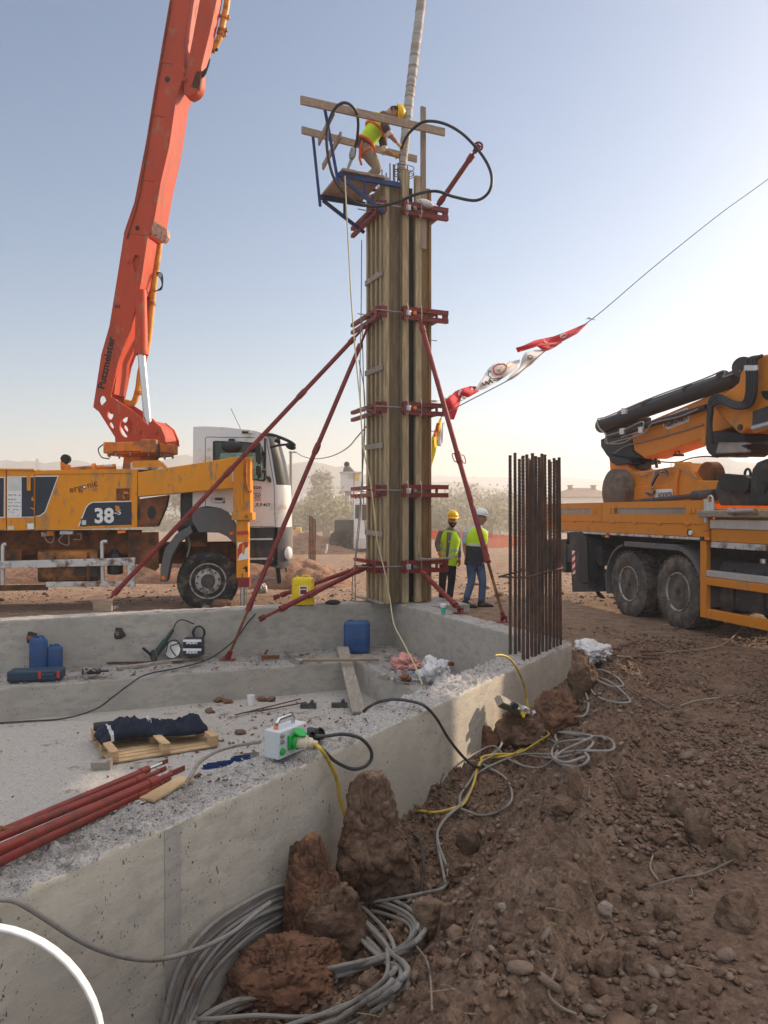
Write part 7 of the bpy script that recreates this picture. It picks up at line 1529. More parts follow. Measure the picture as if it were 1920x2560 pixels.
def bottle(base, ax, label, r=.035, L=.22, sc=1):
    t = thing('water_bottle', label, 'bottle', base); ax = Vector(ax).normalized(); mb = MB()
    mb.lathe(base, ax, [(0, .01), (0, r*.8), (.01, r)]+[(.02+k*.012, r*(1 if k % 2 else .94)) for k in range(int((L*.62)/.012))]+[(L*.72, r*.85), (L*.84, r*.42), (L*.9, r*.38), (L*.9, .003)], 20); mb.build('body', M['bottle'], t)
    mb = MB(); mb.lathe(base+ax*L*.9, ax, [(0, r*.45), (.022, r*.45), (.024, .003)], 16); mb.build('cap', M['blue_pl'], t)
    mb = MB(); mb.lathe(base+ax*L*.35, ax, [(0, r*1.03), (.045, r*1.03)], 20); mb.build('label', mat('blue bottle label', (.10, .30, .62), .5, bst=0), t); return t
gb = GH(1492, 1680, .04); bottle(gb, (.42, .25, .42), 'clear blue-tinted water bottle lying beside the white sack', .045, .26)
gb = GH(1384, 1768, -.07); bottle(gb, (.05, 0, 1), 'half-buried small bottle with a blue cap at the foot of the wall', .035, .20)
# ---- red poles on the near wall
def zP(u, v, z): return G(u, v, z)
for i, (a, b, r_, lab) in enumerate((((-160, 2148), (395, 1912), .020, 'topmost red steel pole lying on the near wall'), ((-160, 2158), (388, 1932), .022, 'second red steel pole, just below the topmost'), ((-160, 2192), (420, 1938), .024, 'long red pole of the bundle with the pointed thin end'), ((-160, 2205), (400, 1958), .021, 'red pole in the gap below the pointed one'), ((-160, 2232), (388, 1966), .022, 'lowest red pole, along the wall edge'))):
    zz = .15+r_+(.055 if i in (1, 2) else .004)+(.04 if i == 2 else 0); p0 = zP(*a, zz); p1 = zP(*b, zz); d = (p1-p0).normalized(); t = thing('red_pole', lab, 'pole', p1-V(0, 0, r_), 0, 'red poles stacked on the near wall')
    mb = MB(); mb.cyl(p0, p1-d*.14, r_, n=16); mb.cyl(p1-d*.16, p1-d*.09, r_*1.18, n=16); mb.build('tube', M['prop_l'], t)
    mb = MB(); mb.cyl(p1-d*.09, p1+d*.03, r_*.62, n=12); mb.build('screw', M['chrome'] if i == 0 else M['prop_l'], t)
    mb = MB(); mb.bar(p1+d*.01, p1+d*(.14 if i == 2 else .09), .010, r_*1.3); mb.cyl(p1+d*.06-V(0, .02, 0), p1+d*.06+V(0, .02, 0), .008, n=8); mb.build('end_lug', M['prop_l'], t)
mb = MB(); q = zP(20, 2075, .22); mb.bar(q+V(-.1, -.05, 0), q+V(.05, .02, 0), .03, .03); mb.cyl(q+V(-.1, -.05, 0), q+V(-.02, -.02, 0), .03, n=10); tag(mb.build('pole_coupler', M['rust']), 'rusty coupler piece beside the red poles at the left edge', 'coupler')
# timber offcut and cable by the poles
mb = MB(); a = zP(365, 2000, .162); b = zP(465, 1945, .162); mb.bar(a, b, .10, .018); tag(mb.build('wood_offcut', M['pallet'], bevel=.003), 'splintered pale board end poking out under the red poles', 'board')
cable('cable', [zP(461, 1965, .19), zP(480, 1935, .19), zP(500, 1905, .10), zP(540, 1880, -.1), zP(590, 1865, -.2), zP(650, 1855, .18)], .013, M['cable_g'], 'grey cable curling from the poles toward the grey box', 'cable')
# ---- pallet with jacket
pl = thing('pallet', 'pale wooden pallet lying upside down on the pit floor', 'pallet', (-3.1, 9.9, ZF)); q0 = V(-3.17, 8.89, ZF+.012); pu = V(1.13, .69, 0).normalized(); pv = V(-.69, 1.13, 0).normalized()
def pbar(name, a0, a1, b0, b1, z0, z1, m=None):
    mb = MB(); mb.add([q0+pu*a+pv*b+V(0, 0, z) for a in (a0, a1) for b in (b0, b1) for z in (z0, z1)], [(0, 1, 3, 2), (4, 6, 7, 5), (0, 4, 5, 1), (2, 3, 7, 6), (0, 2, 6, 4), (1, 5, 7, 3)]); return mb.build(name, m or M['pallet'], pl, bevel=.003)
for k in range(9): pbar('board', .0, 1.30, .02+k*.128, .02+k*.128+.10, 0, .02)
for a in (.0, .60, 1.2): pbar('stringer', a, a+.10, .0, 1.16, .125, .148); 
for a in (.0, .60, 1.2):
    for b in (.0, .51, 1.02): pbar('block', a+.002, a+.098, b+.003, b+.14, .0225, .1245)
for b in (.0, .52, 1.05): pbar('board', -.01, 1.31, b, b+.10, .0205, .0222) if 0 else None
def jacket():
    mb = MB(); n, m2 = 140, 24; rows = []
    for i in range(n+1):
        f = i/n; row = []
        for j in range(m2+1):
            g = j/m2; a = -.02+f*1.28; w = .26*(.75+.35*math.sin(f*3.0+.3)-.25*(f > .62)*(f-.62)*1.5); b = .62+.16*math.sin(f*5)+(g-.5)*2*w-.05*f
            e = math.sin(math.pi*g)**.45*math.sin(math.pi*min(1, max(0, f)))**.3; z = .155+e*(.10+.04*math.sin(f*9)+.18*mn_.fractal(V(f*5, g*2.5, 2), 1, 2, 4)+.10*abs(mn_.noise(V(f*13+g*4, g*5, 5))))
            if e < .05: z = .13
            row.append(q0+pu*a+pv*b+V(0, 0, z))
        rows.append(row)
    mb.grid(rows); return mb, rows
jb_, rws = jacket(); M['navycloth'] = mat('dark navy cloth', (.014, .019, .036), .9, var=.3, vs=5, bs=30, bst=.5, dist=.01); jk = jb_.build('work_jacket', M['navycloth'], solid=.006, sharp=80); tag(jk, 'dark navy work jacket with silver stripes draped over the pallet', 'jacket')
def jstrip(f0, f1, g0, g1, m, nm):
    mb = MB(); r2 = [[rws[i][j]+V(0, -.004, .006) for j in range(int(g0*24), int(g1*24)+1)] for i in range(int(f0*140), int(f1*140)+1)]; mb.grid(r2); mb.build(nm, M[m], jk)
jstrip(.10, .13, .0, .75, 'reflect', 'reflective_stripe'); jstrip(.60, .63, .3, 1, 'reflect', 'reflective_stripe'); jstrip(.53, .56, .75, .97, 'reflect', 'reflective_stripe')
mb = MB(); a = rws[64][7]; text_mb(mb, 'KO\u00c7 URI', .065, lambda x, y, z: a+V(.55, .05, -.8).normalized()*x+V(.3, .4, .55).normalized()*y+V(0, -.028, .02)+V(0, 0, z), .001); mb.build('lettering', M['decal_white'], jk, flat=True)
mb = MB(); q = q0+pu*.02+pv*1.05+V(0, 0, .17); mb.lathe(q, (pu*.9-pv*.2+V(0, 0, .1)).normalized(), [(0, .05), (0, .07), (.08, .065), (.18, .055), (.24, .05), (.26, .02)], 14); tag(mb.build('rubber_boot', M['black']), 'black rubber boot top poking out behind the jacket', 'boot')
mb = MB(); a = G(*c2((547, 972)), ZF); mb.box(a+V(0, .05, .045), (.44*.5, .12, .09), Matrix.Rotation(.1, 3, 'Z')); mb.box(a+V(.09, .045, .10), (.04, .10, .03), Matrix.Rotation(.1, 3, 'Z')); tag(mb.build('wood_block', M['greywood'], bevel=.004), 'small notched grey wood block in front of the pallet', 'block')
for i, (x, y) in enumerate(((1150, 945), (1205, 935), (1300, 905), (1350, 890))):
    a = G(*c2((x, y+22)), ZF); mb = MB(); mb.bar(a+V(-.09, 0, .02), a+V(.09, .06, .02), .008, .06); mb.bar(a+V(-.06, .06, .02), a+V(.12, .12, .02), .008, .06); mb.bar(a+V(-.09, 0, .004), a+V(.12, .1, .004), .07, .006); tag(mb.build('blue_bracket', M['blue_st'] if i < 3 else M['steel']), ['leftmost blue steel bracket on the pit floor left of the grey box', 'second blue steel bracket on the pit floor', 'third blue bracket, nearest the grey box', 'grey steel bracket right beside the grey box'][i], 'bracket', 'small brackets on the pit floor')
# ---- things on the ledge and walls
def LP_(u, v, z=ZL+.012): return G(u, v, z)
def canister(name, u0, u1, v0, v1, z, m, label, rr_=.35, dep=.8, handle=True, cat='canister'):
    g = G((u0+u1)/2, v1, z); w = (u1-u0)/F_*g.y; h = (v1-v0)/F_*g.y; t = thing(name, label, cat, g); mb = MB(); c = .22*w; sec = []
    d2 = w*dep
    for (sx, sy, a0) in ((1, 1, 0), (-1, 1, 90), (-1, -1, 180), (1, -1, 270)):
        for k in range(5): a = rad(a0+k*22.5); sec.append((sx*(w/2-c)+c*math.cos(a), sy*(d2/2-c)+c*math.sin(a)))
    lv = [(0, .90), (.03, .98), (.12, 1), (.3, .985), (.32, 1), (.60, 1), (.62, .985), (.86, 1), (.94, .95), (.985, .80), (1.0, .5)]
    rows = [[V(g.x+x*s, g.y+d2/2+y*s, g.z+h*f) for x, y in sec+sec[:1]] for f, s in lv]; mb.grid(rows); mb.add(rows[0][:-1], [tuple(range(20))]); mb.add(rows[-1][:-1], [tuple(range(20))]); mb.build('body', M[m], t)
    mb = MB(); mb.lathe((g.x-w*.25, g.y+d2/2, g.z+h*.97), (0, 0, 1), [(0, .028), (.035, .028), (.036, .003)], 14); mb.build('cap', M[m], t)
    if handle: mb = MB(); mb.tube(crom([V(g.x-w*.05, g.y+d2/2, g.z+h*.96), V(g.x, g.y+d2/2, g.z+h*1.05), V(g.x+w*.25, g.y+d2/2, g.z+h*1.05), V(g.x+w*.32, g.y+d2/2, g.z+h*.95)], 4), .016, 8); mb.build('handle', M[m], t)
    return t, g, w, h, d2
canister('drum', 858, 925, 1556, 1633, ZL+.012, 'blue_pl', 'round-shouldered blue plastic drum on the ledge at the pit corner', handle=False, cat='drum')
canister('canister', 69, 114, 1597, 1684, ZL+.012, 'blue_pl', 'taller blue canister on the ledge at the left', dep=.5); canister('canister', 114, 151, 1617, 1682, ZL+.012, 'blue_pl', 'shorter blue canister beside the taller one', dep=.6)
t, g, w, h, d2 = canister('canister', 728, 784, 1444, 1513, ZT+.006, 'yellow_pl', 'yellow plastic canister with a label standing on the back wall', dep=.55)
mb = MB(); mb.box((g.x+w*.05, g.y-.002, g.z+h*.52), (w*.38, .006, h*.34)); lb_ = mb.build('label', M['decal_white'], t); mb = MB(); mb.box((g.x+w*.05, g.y-.006, g.z+h*.63), (w*.30, .003, h*.07)); mb.box((g.x+w*.05, g.y-.006, g.z+h*.48), (w*.28, .003, h*.16)); mb.build('label_print', M['decal_brown'], lb_)
# toolbox
a = LP_(80, 1704); t = thing('toolbox', 'dark blue plastic tool case with red latches on the ledge', 'toolbox', a); mb = MB(); Rz = Matrix.Rotation(.18, 3, 'Z'); mb.box(a+V(0, .15, .075), (.74, .30, .15), Rz); mb.build('case', M['blue_case'], t, bevel=.025)
for dx in (.08, .33): mb = MB(); mb.box(a+Rz @ V(dx, -.155, 0)+V(0, .15, .09), (.035, .012, .10), Rz); mb.build('latch', M['decal_red'], t)
mb = MB(); mb.tube([a+Rz @ V(dx, dy, 0)+V(0, .15, .10) for dx, dy in ((.12, -.15), (.12, -.20), (.28, -.20), (.28, -.15))], .015, 8); mb.build('handle', M['blue_case'], t)
# angle grinder, disc, boxes, coil
bw = Plane((C0.x, C0.y), (E1.x, E1.y))
def BW(x, y, o=-.05): return bw.pt(*c2((x, y)), o)
t = thing('angle_grinder', 'dark green angle grinder leaning against the back wall', 'grinder', BW(840, 370)); mb = MB(); mb.cyl(BW(850, 340, -.12), BW(905, 265, -.09), .055, .05, n=14); mb.cyl(BW(905, 265, -.09), BW(945, 205, -.07), .032, .026, n=12); mb.build('body', mat('dark green tool plastic', (.02, .05, .04), .5, bst=.05), t)
mb = MB(); mb.cyl(BW(825, 345, -.14), BW(780, 305, -.16), .022, n=10); mb.build('side_handle', M['black'], t); mb = MB(); q = BW(835, 350, -.2); mb.cyl(q, q+V(.02, .02, 0), .10, n=24); mb.build('guard', M['dark'], t)
mb = MB(); mb.tube(crom([BW(945, 205, -.07), BW(965, 165, -.06), BW(1000, 152, -.05), (BW(1060, 175, -.05))], 6), .010, 6); mb.build('cord', M['black'], t)
mb = MB(); q = BW(943, 315, -.10); mb.lathe(q, V(-.2, -.95, .25), [(0, .02), (0, .135), (.004, .135), (.004, .02)], 30); dsc = mb.build('grinding_disc', M['decal_white']); tag(dsc, 'white round disc looped with black cord beside the grinder', 'disc')
mb = MB(); mb.tube(crom([BW(905, 330, -.16), BW(920, 275, -.16), BW(965, 265, -.16), BW(985, 310, -.16), BW(965, 350, -.16), BW(930, 300, -.17), BW(975, 280, -.16)], 6), .010, 6); tag(mb.build('cord', M['black']), 'black cord bunched over the white disc', 'cord')
for i, (y0, y1) in enumerate(((305, 352), (256, 300))):
    a = BW(1048, y1, -.32); t = thing('carton', ['lower', 'upper'][i]+' small blue and white carton of the stack by the grinder', 'box', a, 0, 'cartons by the grinder'); h_ = (y1-y0)/2.183/F_*a.y; mb = MB(); mb.box(a+V(0, .12, h_/2), (.30, .22, h_-.004)); mb.build('carton_body', M['navy'], t, bevel=.004); mb = MB(); mb.box(a+V(0, .008, h_-.03), (.301, .005, .04)); mb.build('white_band', M['decal_white'], t)
    mb = MB(); text_mb(mb, 'INDEX', .062, lambda x, y, z: a+V(-.10+x, .002-z, .05+y), .002, bold=.003, shear=.3); mb.build('lettering', M['decal_white'], t, flat=True)
mb = MB()
for k in range(5): q = BW(1085, 222, -.06-.012*k); mb.tube([q+V((.085+.01*(k % 3))*math.cos(j*math.pi/10)*1.0, 0, (.105+.008*(k % 2))*math.sin(j*math.pi/10)) for j in range(20)], .010, 6, closed=True)
tag(mb.build('cord_coil', M['black']), 'hanging coil of black cord above the cartons', 'cord')
# drill, sticks, prop plate bits, hoe, plank
a = LP_(*c2((480, 470))); t = thing('drill', 'dusty grey drill with its cord wound round on the ledge edge', 'drill', a); mb = MB(); mb.cyl(a+V(-.12, .1, .07), a+V(.14, .12, .08), .05, .04, n=12); mb.cyl(a+V(.14, .12, .08), a+V(.26, .13, .08), .018, n=8); mb.build('body', M['dark'], t)
mb = MB(); mb.tube(crom([a+V(-.1, .05, .02), a+V(-.02, -.02, .10), a+V(.08, .04, .14), a+V(.12, .12, .04), a+V(0, .0, .03), a+V(-.08, .08, .14), a+V(.1, .02, .10)], 6), .012, 6); mb.build('cord', M['cable_g'], t)
def stick(px, w, h, m, label, name='board', z=ZL+.02, cat='board'): mb = MB(); mb.bar(LP_(*c2(px[0]), z), LP_(*c2(px[1]), z), w, h); return tag(mb.build(name, M[m], bevel=.004), label, cat)
stick([(640, 418), (1140, 352)], .10, .05, 'greywood', 'long grey board lying along the ledge under the cartons'); stick([(340, 392), (1000, 380)], .03, .03, 'rebar', 'dark rod along the foot of the back wall', 'rod', cat='rod'); stick([(0, 428), (75, 418)], .05, .03, 'amber', 'orange strip on the ledge at the left edge', 'strip', cat='strip'); stick([(380, 430), (560, 405)], .03, .02, 'plankw', 'thin slat beside the drill')
for k, q in enumerate(((1475, 355), (240, 225), (300, 620))): pass
a = LP_(*c2((1475, 365))); mb = MB(); mb.bar(a+V(-.15, 0, .03), a+V(.15, .03, .03), .06, .05); mb.bar(a+V(-.1, .05, .07), a+V(-.05, .05, .14), .03, .04); tag(mb.build('clamp_piece', M['rust']), 'rusty red clamp piece lying on the ledge right of the steep prop', 'clamp')
t = thing('hoe', 'grey pick with a long pale handle lying on the ledge', 'pick', LP_(*c3b((600, 245)))); mb = MB(); mb.tube(crom([LP_(*c3b((335, 200)), ZL+.06), LP_(*c3b((385, 232)), ZL+.07), LP_(*c3b((430, 246)), ZL+.05)], 5), .025, 8); mb.build('head', M['steel'], t); mb = MB(); mb.cyl(LP_(*c3b((410, 240)), ZL+.05), LP_(*c3b((845, 236)), ZL+.05), .026, n=10); mb.build('handle', M['plankw'], t)
p0 = G(*c3b((647, 172)), ZL+.12); p1 = G(*c3b((737, 528)), ZF+.04); mb = MB(); mb.bar(p0, p1, .20, .04); tag(mb.build('plank', M['greywood'], bevel=.006), 'grey scaffold plank sloping from the ledge down to the pit floor', 'plank')
# debris pile near the right ledge
zr2 = ZL+.012
sack('cloth_sack', 1044, 1125, 1636, 1700, G(1088, 1702, zr2), 'white sack with red print lying on the debris pile', seed=9, dep=.5); sack('cloth_sack', 985, 1040, 1632, 1668, G(1012, 1672, zr2), 'crumpled pink plastic bag on the debris pile', 'pinkbag' if 'pinkbag' in M else 'sheet', 13, .6) if 0 else None
M['pink'] = mat('pinkish plastic', (.60, .27, .24), .7, var=.25, vs=8, bst=.4); sack('plastic_bag', 985, 1052, 1632, 1672, G(1015, 1674, zr2), 'crumpled pink plastic bag behind the white sack', 'pink', 13, .5, 'bag')
mb = MB(); q = G(1100, 1690, zr2+.10); mb.tube(crom([q+V(-.1, -.16, -.02), q+V(0, -.17, .02), q+V(.08, -.15, -.04)], 4), .012, 6); mb.build('red_print', M['decal_red'])if 0 else None
rp = [(870, 352, 'greywood'), (920, 345, 'galv'), (955, 340, 'galv'), (1000, 300, 'steel'), (1050, 350, 'galv'), (900, 240, 'greywood'), (1020, 335, 'steel'), (945, 372, 'steel'), (985, 360, 'rust'), (1090, 360, 'steel')]
nm_ = ['leftmost grey wood chip', 'pointed grey steel lug', 'second pointed steel lug', 'grey block', 'pointed lug nearest the cord', 'grey stick', 'small steel bracket', 'flat steel plate', 'rusty bracket', 'steel bracket half under the white sack']
for i, (x, y, m_) in enumerate(rp):
    a = G(*c3b((x, y)), zr2); rz = R.uniform(0, 3); mb = MB(); Rm = Matrix.Rotation(rz, 3, 'Z') @ Matrix.Rotation(R.uniform(-.4, .4), 3, 'X')
    if i in (1, 2, 4): mb.prism([(-.06, 0), (.06, 0), (.02, .12), (-.02, .12)], lambda p, q, c: a+V(p, c, q), 0, .02); mb.box(a+V(0, .03, .008), (.14, .14, .014))
    else: mb.box(a+V(0, 0, .04), (.20, .07, .05), Rm); mb.box(a+V(0, 0, .075), (.10, .09, .03), Rm)
    tag(mb.build('debris_piece', M[m_], bevel=.004), nm_[i]+' in the debris pile on the right ledge', 'debris', 'debris pile on the right ledge')
for i, (x, y) in enumerate(((1250, 245), (1300, 255), (1275, 275), (1320, 235))):
    a = G(*c3b((x, y)), zr2+.03); mb = MB(); mb.bar(a+V(-.14, -.02, .02*i), a+V(.14, .05, .02*i), .05, .05); mb.bar(a+V(-.1, .06, .05), a+V(.05, -.06, .05), .04, .03); tag(mb.build('clamp_piece', M['rust']), ['leftmost', 'middle', 'lowest', 'rightmost'][i]+' rusty clamp piece piled behind the white sack', 'clamp', 'rusty clamps behind the white sack')
# long thin cable crossing the pit
cable('cable', [G(*c2((-60, 718)), ZF+.02), G(*c2((150, 705)), ZF+.02), G(*c2((350, 690)), ZF+.03), G(*c2((520, 640)), ZF+.15), G(*c2((620, 570)), -.80), G(*c2((700, 510)), ZL+.05), G(*c2((800, 450)), ZL+.04), G(*c2((1000, 408)), ZL+.03), G(*c2((1150, 360)), ZL+.06), BW(1280, 262, -.06), BW(1350, 170, -.05), bw.pt(*c2((1420, 88)), .05)], .012, M['cable_b'], 'long black cable running across the pit and up over the back wall', 'cable')
# pit floor bits
mb = MB(); a = G(*c2((1370, 620)), ZF); mb.lathe(a, (0, 0, 1), [(0, .04), (.16, .06), (.16, .055), (.02, .035)], 16); tag(mb.build('paper_cup', M['decal_white']), 'white printed paper cup on the dirty pit floor', 'cup')
for i, (x, y) in enumerate(((1190, 605), (1240, 612), (1430, 600), (980, 610), (1140, 665), (1310, 780), (1480, 600))): clod(*[c2((x-28, y))[0], c2((x+28, y))[0], c2((x, y-26))[1], c2((x, y))[1]], ['rusty soil lump left of the paper cup', 'rusty soil lump beside the first one left of the cup', 'soil lump right of the paper cup', 'lone dark lump at the foot of the ledge', 'small dark lump right of the jacket', 'dark lump right of the pallet', 'dark soil lump at the far right of the floor dirt'][i], 200+i, 'clod_red' if i < 3 else 'clod', .8, .1, G(x/2.183, 1480+y/2.183, ZF).y, 8, 20)
for i, (a_, b_) in enumerate((((60, 540), (420, 452)), ((190, 520), (450, 470)), ((100, 530), (300, 500)))): cable('rebar', [G(*c3b(a_), ZF+.04), G(*c3b(b_), ZF+.05)], .010, M['rebar'], ['long rusty rebar lying on the pit floor', 'second rusty rebar crossing the long one on the pit floor', 'short rusty rebar end on the pit floor'][i], 'rebar', 'loose rebars on the pit floor', 6, 1)
for i, (x, y) in enumerate(((460, 505), (630, 500))): a = G(*c3b((x, y)), ZF); mb = MB(); mb.bar(a+V(-.12, 0, .04), a+V(.12, .02, .04), .08, .06); mb.cyl(a+V(.05, -.02, .08), a+V(.05, .1, .08), .03, n=10); tag(mb.build('metal_fitting', M['dark']), ['dark metal fitting left of the sloping plank foot, farther one', 'dark metal fitting beside the foot of the sloping plank'][i], 'fitting', 'fittings on the pit floor')
# anchor holes in the back wall
for i, (x, y) in enumerate(((168, 245), (643, 222))):
    mb = MB(); a = bw.pt(*c2((x, y)), -.012); rock_mb(mb, a, (.12, .016, .085), 90+i, 20, 12, 5, .3); hl = mb.build('wall_hole', M['black'], fnd, ['left broken recess in the back wall', 'right broken recess in the back wall'][i]); mb = MB(); rock_mb(mb, a+V(-.01, -.02, -.01), (.05, .015, .032), 92+i, 16, 10, 5, .3); mb.build('plug', M['clod_red'], hl)
# glove, cup, saw on the walls
a = G(833, 1512, ZT+.01); mb = MB(); mb.ell(a+V(0, .04, .04), (.13, .06, .05), 16, 10); mb.ell(a+V(-.1, .03, .03), (.05, .03, .03), 10, 8); tag(mb.build('work_glove', M['black']), 'black work glove lying on the back wall left of the column', 'glove')
a = G(1108, 1534, ZT+.01); t = thing('plastic_cup', 'clear and green plastic cup on the right wall by the short prop', 'cup', a); mb = MB(); mb.lathe(a, (0, 0, 1), [(0, .035), (.10, .042), (.10, .038), (.005, .03)], 16); mb.build('base', M['green'] if 0 else mat('teal printed plastic', (.05, .42, .30), .4, bst=0), t); mb = MB(); mb.lathe(a+V(0, 0, .1), (0, 0, 1), [(0, .042), (.05, .06), (.055, .06), (.004, .038)], 16); mb.build('rim', M['decal_white'], t)
t = thing('hammer', 'hammer with a pale wooden handle lying on the lowest clamp', 'hammer', cp(.9, -.13, .93)); mb = MB(); mb.cyl(cp(.62, -.14, .935), cp(1.25, -.13, .95), .022, n=10); mb.build('handle', M['plankw'], t); mb = MB(); mb.tube(crom([cp(.60, -.14, 1.06), cp(.63, -.14, .97), cp(.72, -.16, .95)], 4), .016, 8); mb.build('head', M['steel'], t)
sack('plastic_sack', 645, 668, 1455, 1480, G(656, 1482, .0), 'small white plastic bag on the ground beyond the outrigger leg', seed=21, cat='bag')
clod(530, 575, 1500, 1524, 'reddish clod under the pump truck front wheel', 301, 'clod_red', .8, .1, 14.1); clod(505, 525, 1513, 1525, 'small yellowish lump beside the reddish clod under the front wheel', 303, 'clod_grey', .8, .1, 14.0)
mb = MB(); q = G(1105, 492, ZT) if 0 else cp(.75, -.11, 7.41); mb.ell(q, (.16, .06, .07), 14, 8, Matrix.Rotation(.3, 3, 'Y')); tag(mb.build('plastic_bottle', M['sheet']), 'crumpled pale plastic bottle wedged on the top clamp', 'bottle')
# ------------------------------------------------------------ people
def skin_obj(name, nodes, edges, m, parent, sub=2, root=0, label=None):
    me = bpy.data.meshes.new(name); ob = bpy.data.objects.new(name, me); COL.objects.link(ob); Wm = W[parent]; ob.parent = parent; W[ob] = Wm; I = Wm.inverted()
    me.from_pydata([I @ Vector(p) for p, _ in nodes], edges, []); me.materials.append(M[m] if isinstance(m, str) else m)
    md = ob.modifiers.new('skin', 'SKIN'); md.use_smooth_shade = True; md.branch_smoothing = .6
    sv = me.skin_vertices[0].data if me.skin_vertices else None
    if sv is None: return ob
    for i, (_, r_) in enumerate(nodes): sv[i].radius = (r_, r_) if isinstance(r_, (int, float)) else r_; sv[i].use_root = (i == root)
    s2 = ob.modifiers.new('sub', 'SUBSURF'); s2.levels = sub; s2.render_levels = sub
    if label: ob['label'] = label
    return ob
def chain(pts, rs): return [(Vector(p), r) for p, r in zip(pts, rs)]
def skin_chain(name, pts, rs, m, parent, sub=2):
    n = chain(pts, rs); return skin_obj_safe(name, n, [(i, i+1) for i in range(len(n)-1)], m, parent, sub)
def skin_obj_safe(name, nodes, edges, m, parent, sub=2, root=0):
    # the skin layer has to exist before radii are written, so it is made with bmesh
    import bmesh
    me = bpy.data.meshes.new(name); ob = bpy.data.objects.new(name, me); COL.objects.link(ob); Wm = W[parent]; ob.parent = parent; W[ob] = Wm; I = Wm.inverted()
    bm_ = bmesh.new(); ly = bm_.verts.layers.skin.verify(); vs = []
    for i, (p, r_) in enumerate(nodes):
        v = bm_.verts.new(I @ Vector(p)); v[ly].radius = (r_, r_) if isinstance(r_, (int, float)) else r_; v[ly].use_root = (i == root); vs.append(v)
    for a, b in edges: bm_.edges.new((vs[a], vs[b]))
    bm_.to_mesh(me); bm_.free(); me.materials.append(M[m] if isinstance(m, str) else m)
    md = ob.modifiers.new('skin', 'SKIN'); md.use_smooth_shade = True
    s2 = ob.modifiers.new('sub', 'SUBSURF'); s2.levels = sub; s2.render_levels = sub; return ob
M['skin'] = mat('tanned skin', (.42, .22, .145), .6, var=.1, vs=8, bst=.05); M['hair'] = mat('dark hair', (.025, .018, .014), .9, bst=.4); M['hair_g'] = mat('grey hair', (.20, .19, .18), .9, bst=.4)
M['hiviz'] = mat('yellow green safety fabric', (.52, .78, .02), .75, var=.12, vs=6, bs=12, bst=.5, dist=.02); M['jeans'] = mat('blue denim', (.075, .115, .20), .85, var=.3, vs=4, bs=14, bst=.5, dist=.02); M['darktrs'] = mat('dark trousers', (.035, .038, .048), .85, var=.3, bs=14, bst=.5, dist=.02); M['greytop'] = mat('grey knit', (.15, .145, .15), .9, var=.15, bs=20, bst=.4); M['whiteshirt'] = mat('pale blue shirt', (.50, .54, .62), .85, var=.08, bs=14, bst=.5, dist=.02)
M['boot'] = mat('dark boot leather', (.025, .022, .022), .7, var=.3, bst=.2, dirt=((.14, .10, .07), .35, 14)); M['glove_o'] = mat('orange glove', (.70, .15, .03), .8, bst=.3); M['glove_y'] = mat('pale and yellow glove', (.62, .40, .10), .8, var=.3, bst=.3); M['helm_y'] = mat('yellow helmet', (.85, .52, .01), .35, var=.03, bst=0); M['helm_w'] = mat('white helmet', (.78, .78, .77), .35, var=.03, bst=0); M['khaki'] = mat('khaki trousers', (.26, .205, .135), .85, var=.2, vs=4, bs=16, bst=.6, dist=.02); M['brownshirt'] = mat('brown striped shirt', (.085, .060, .055), .85, var=.3, vs=7, bs=16, bst=.5); M['harness'] = mat('orange harness webbing', (.80, .13, .02), .7, bst=.1)
def loft(name, rings, m, parent, n=24, label=None, wr=.012, sharp=70, close=True):
    """rings: (centre, side vector, front vector) with lengths as half-widths"""
    mb = MB(); rows = []
    for k, (c, a, b) in enumerate(rings):
        c, a, b = Vector(c), Vector(a), Vector(b); row = []
        for i in range(n+1):
            t = 2*math.pi*i/n; ct, st = math.cos(t), math.sin(t); e = .8; x = math.copysign(abs(ct)**e, ct); y = math.copysign(abs(st)**e, st); p = c+a*x+b*y
            row.append(p+(a*ct+b*st).normalized()*wr*mn_.noise(p*9))
        rows.append(row)
    mb.grid(rows)
    if close: mb.add(rows[0][:-1], [tuple(range(n))]); mb.add(rows[-1][:-1], [tuple(range(n))])
    return mb.build(name, M[m], parent, label, sharp=sharp)
def helmet(c, up, fwd, m, parent, r=.135):
    up = Vector(up).normalized(); fwd = (Vector(fwd)-up*Vector(fwd).dot(up)).normalized(); sd3_ = up.cross(fwd); mb = MB(); rows = []; n = 32
    for k in range(9):
        ph = k/8*math.pi/2; row = []
        for i in range(n+1):
            t = 2*math.pi*i/n; rx = r*math.sin(math.pi/2-ph*.999)
            row.append(c+sd3_*rx*.88*math.cos(t)+fwd*rx*1.08*math.sin(t)+up*r*.98*math.sin(ph)*(1+.04*(abs(math.cos(t)) < .3)))
        rows.append(row)
    mb.grid(rows); h = mb.build('helmet', M[m], parent, solid=.006, sharp=60)
    mb = MB(); rows = []
    for (q, dz) in ((.99, 0), (1.10, -.008)):
        rows.append([c+sd3_*r*.88*(q+.0)*math.cos(2*math.pi*i/n)+fwd*r*1.08*(q+(.28 if math.sin(2*math.pi*i/n) > 0 and q > 1 else 0)*max(0, math.sin(2*math.pi*i/n)))*math.sin(2*math.pi*i/n)+up*(dz-(.03 if q > 1 else 0)*max(0, math.sin(2*math.pi*i/n))) for i in range(n+1)])
    mb.grid(rows); mb.build('brim', M[m], h, solid=.006, sharp=60)
    for s_ in (-.25, 0, .25):
        mb = MB(); mb.tube([c+fwd*(r*1.08*math.cos(t_))*math.sqrt(1-s_*s_)+up*(r*1.0*math.sin(t_))*math.sqrt(1-s_*s_)+sd3_*s_*r*.88 for t_ in [k*math.pi/10 for k in range(1, 10)]], .007, 6); mb.build('ridge', M[m], h)
    return h
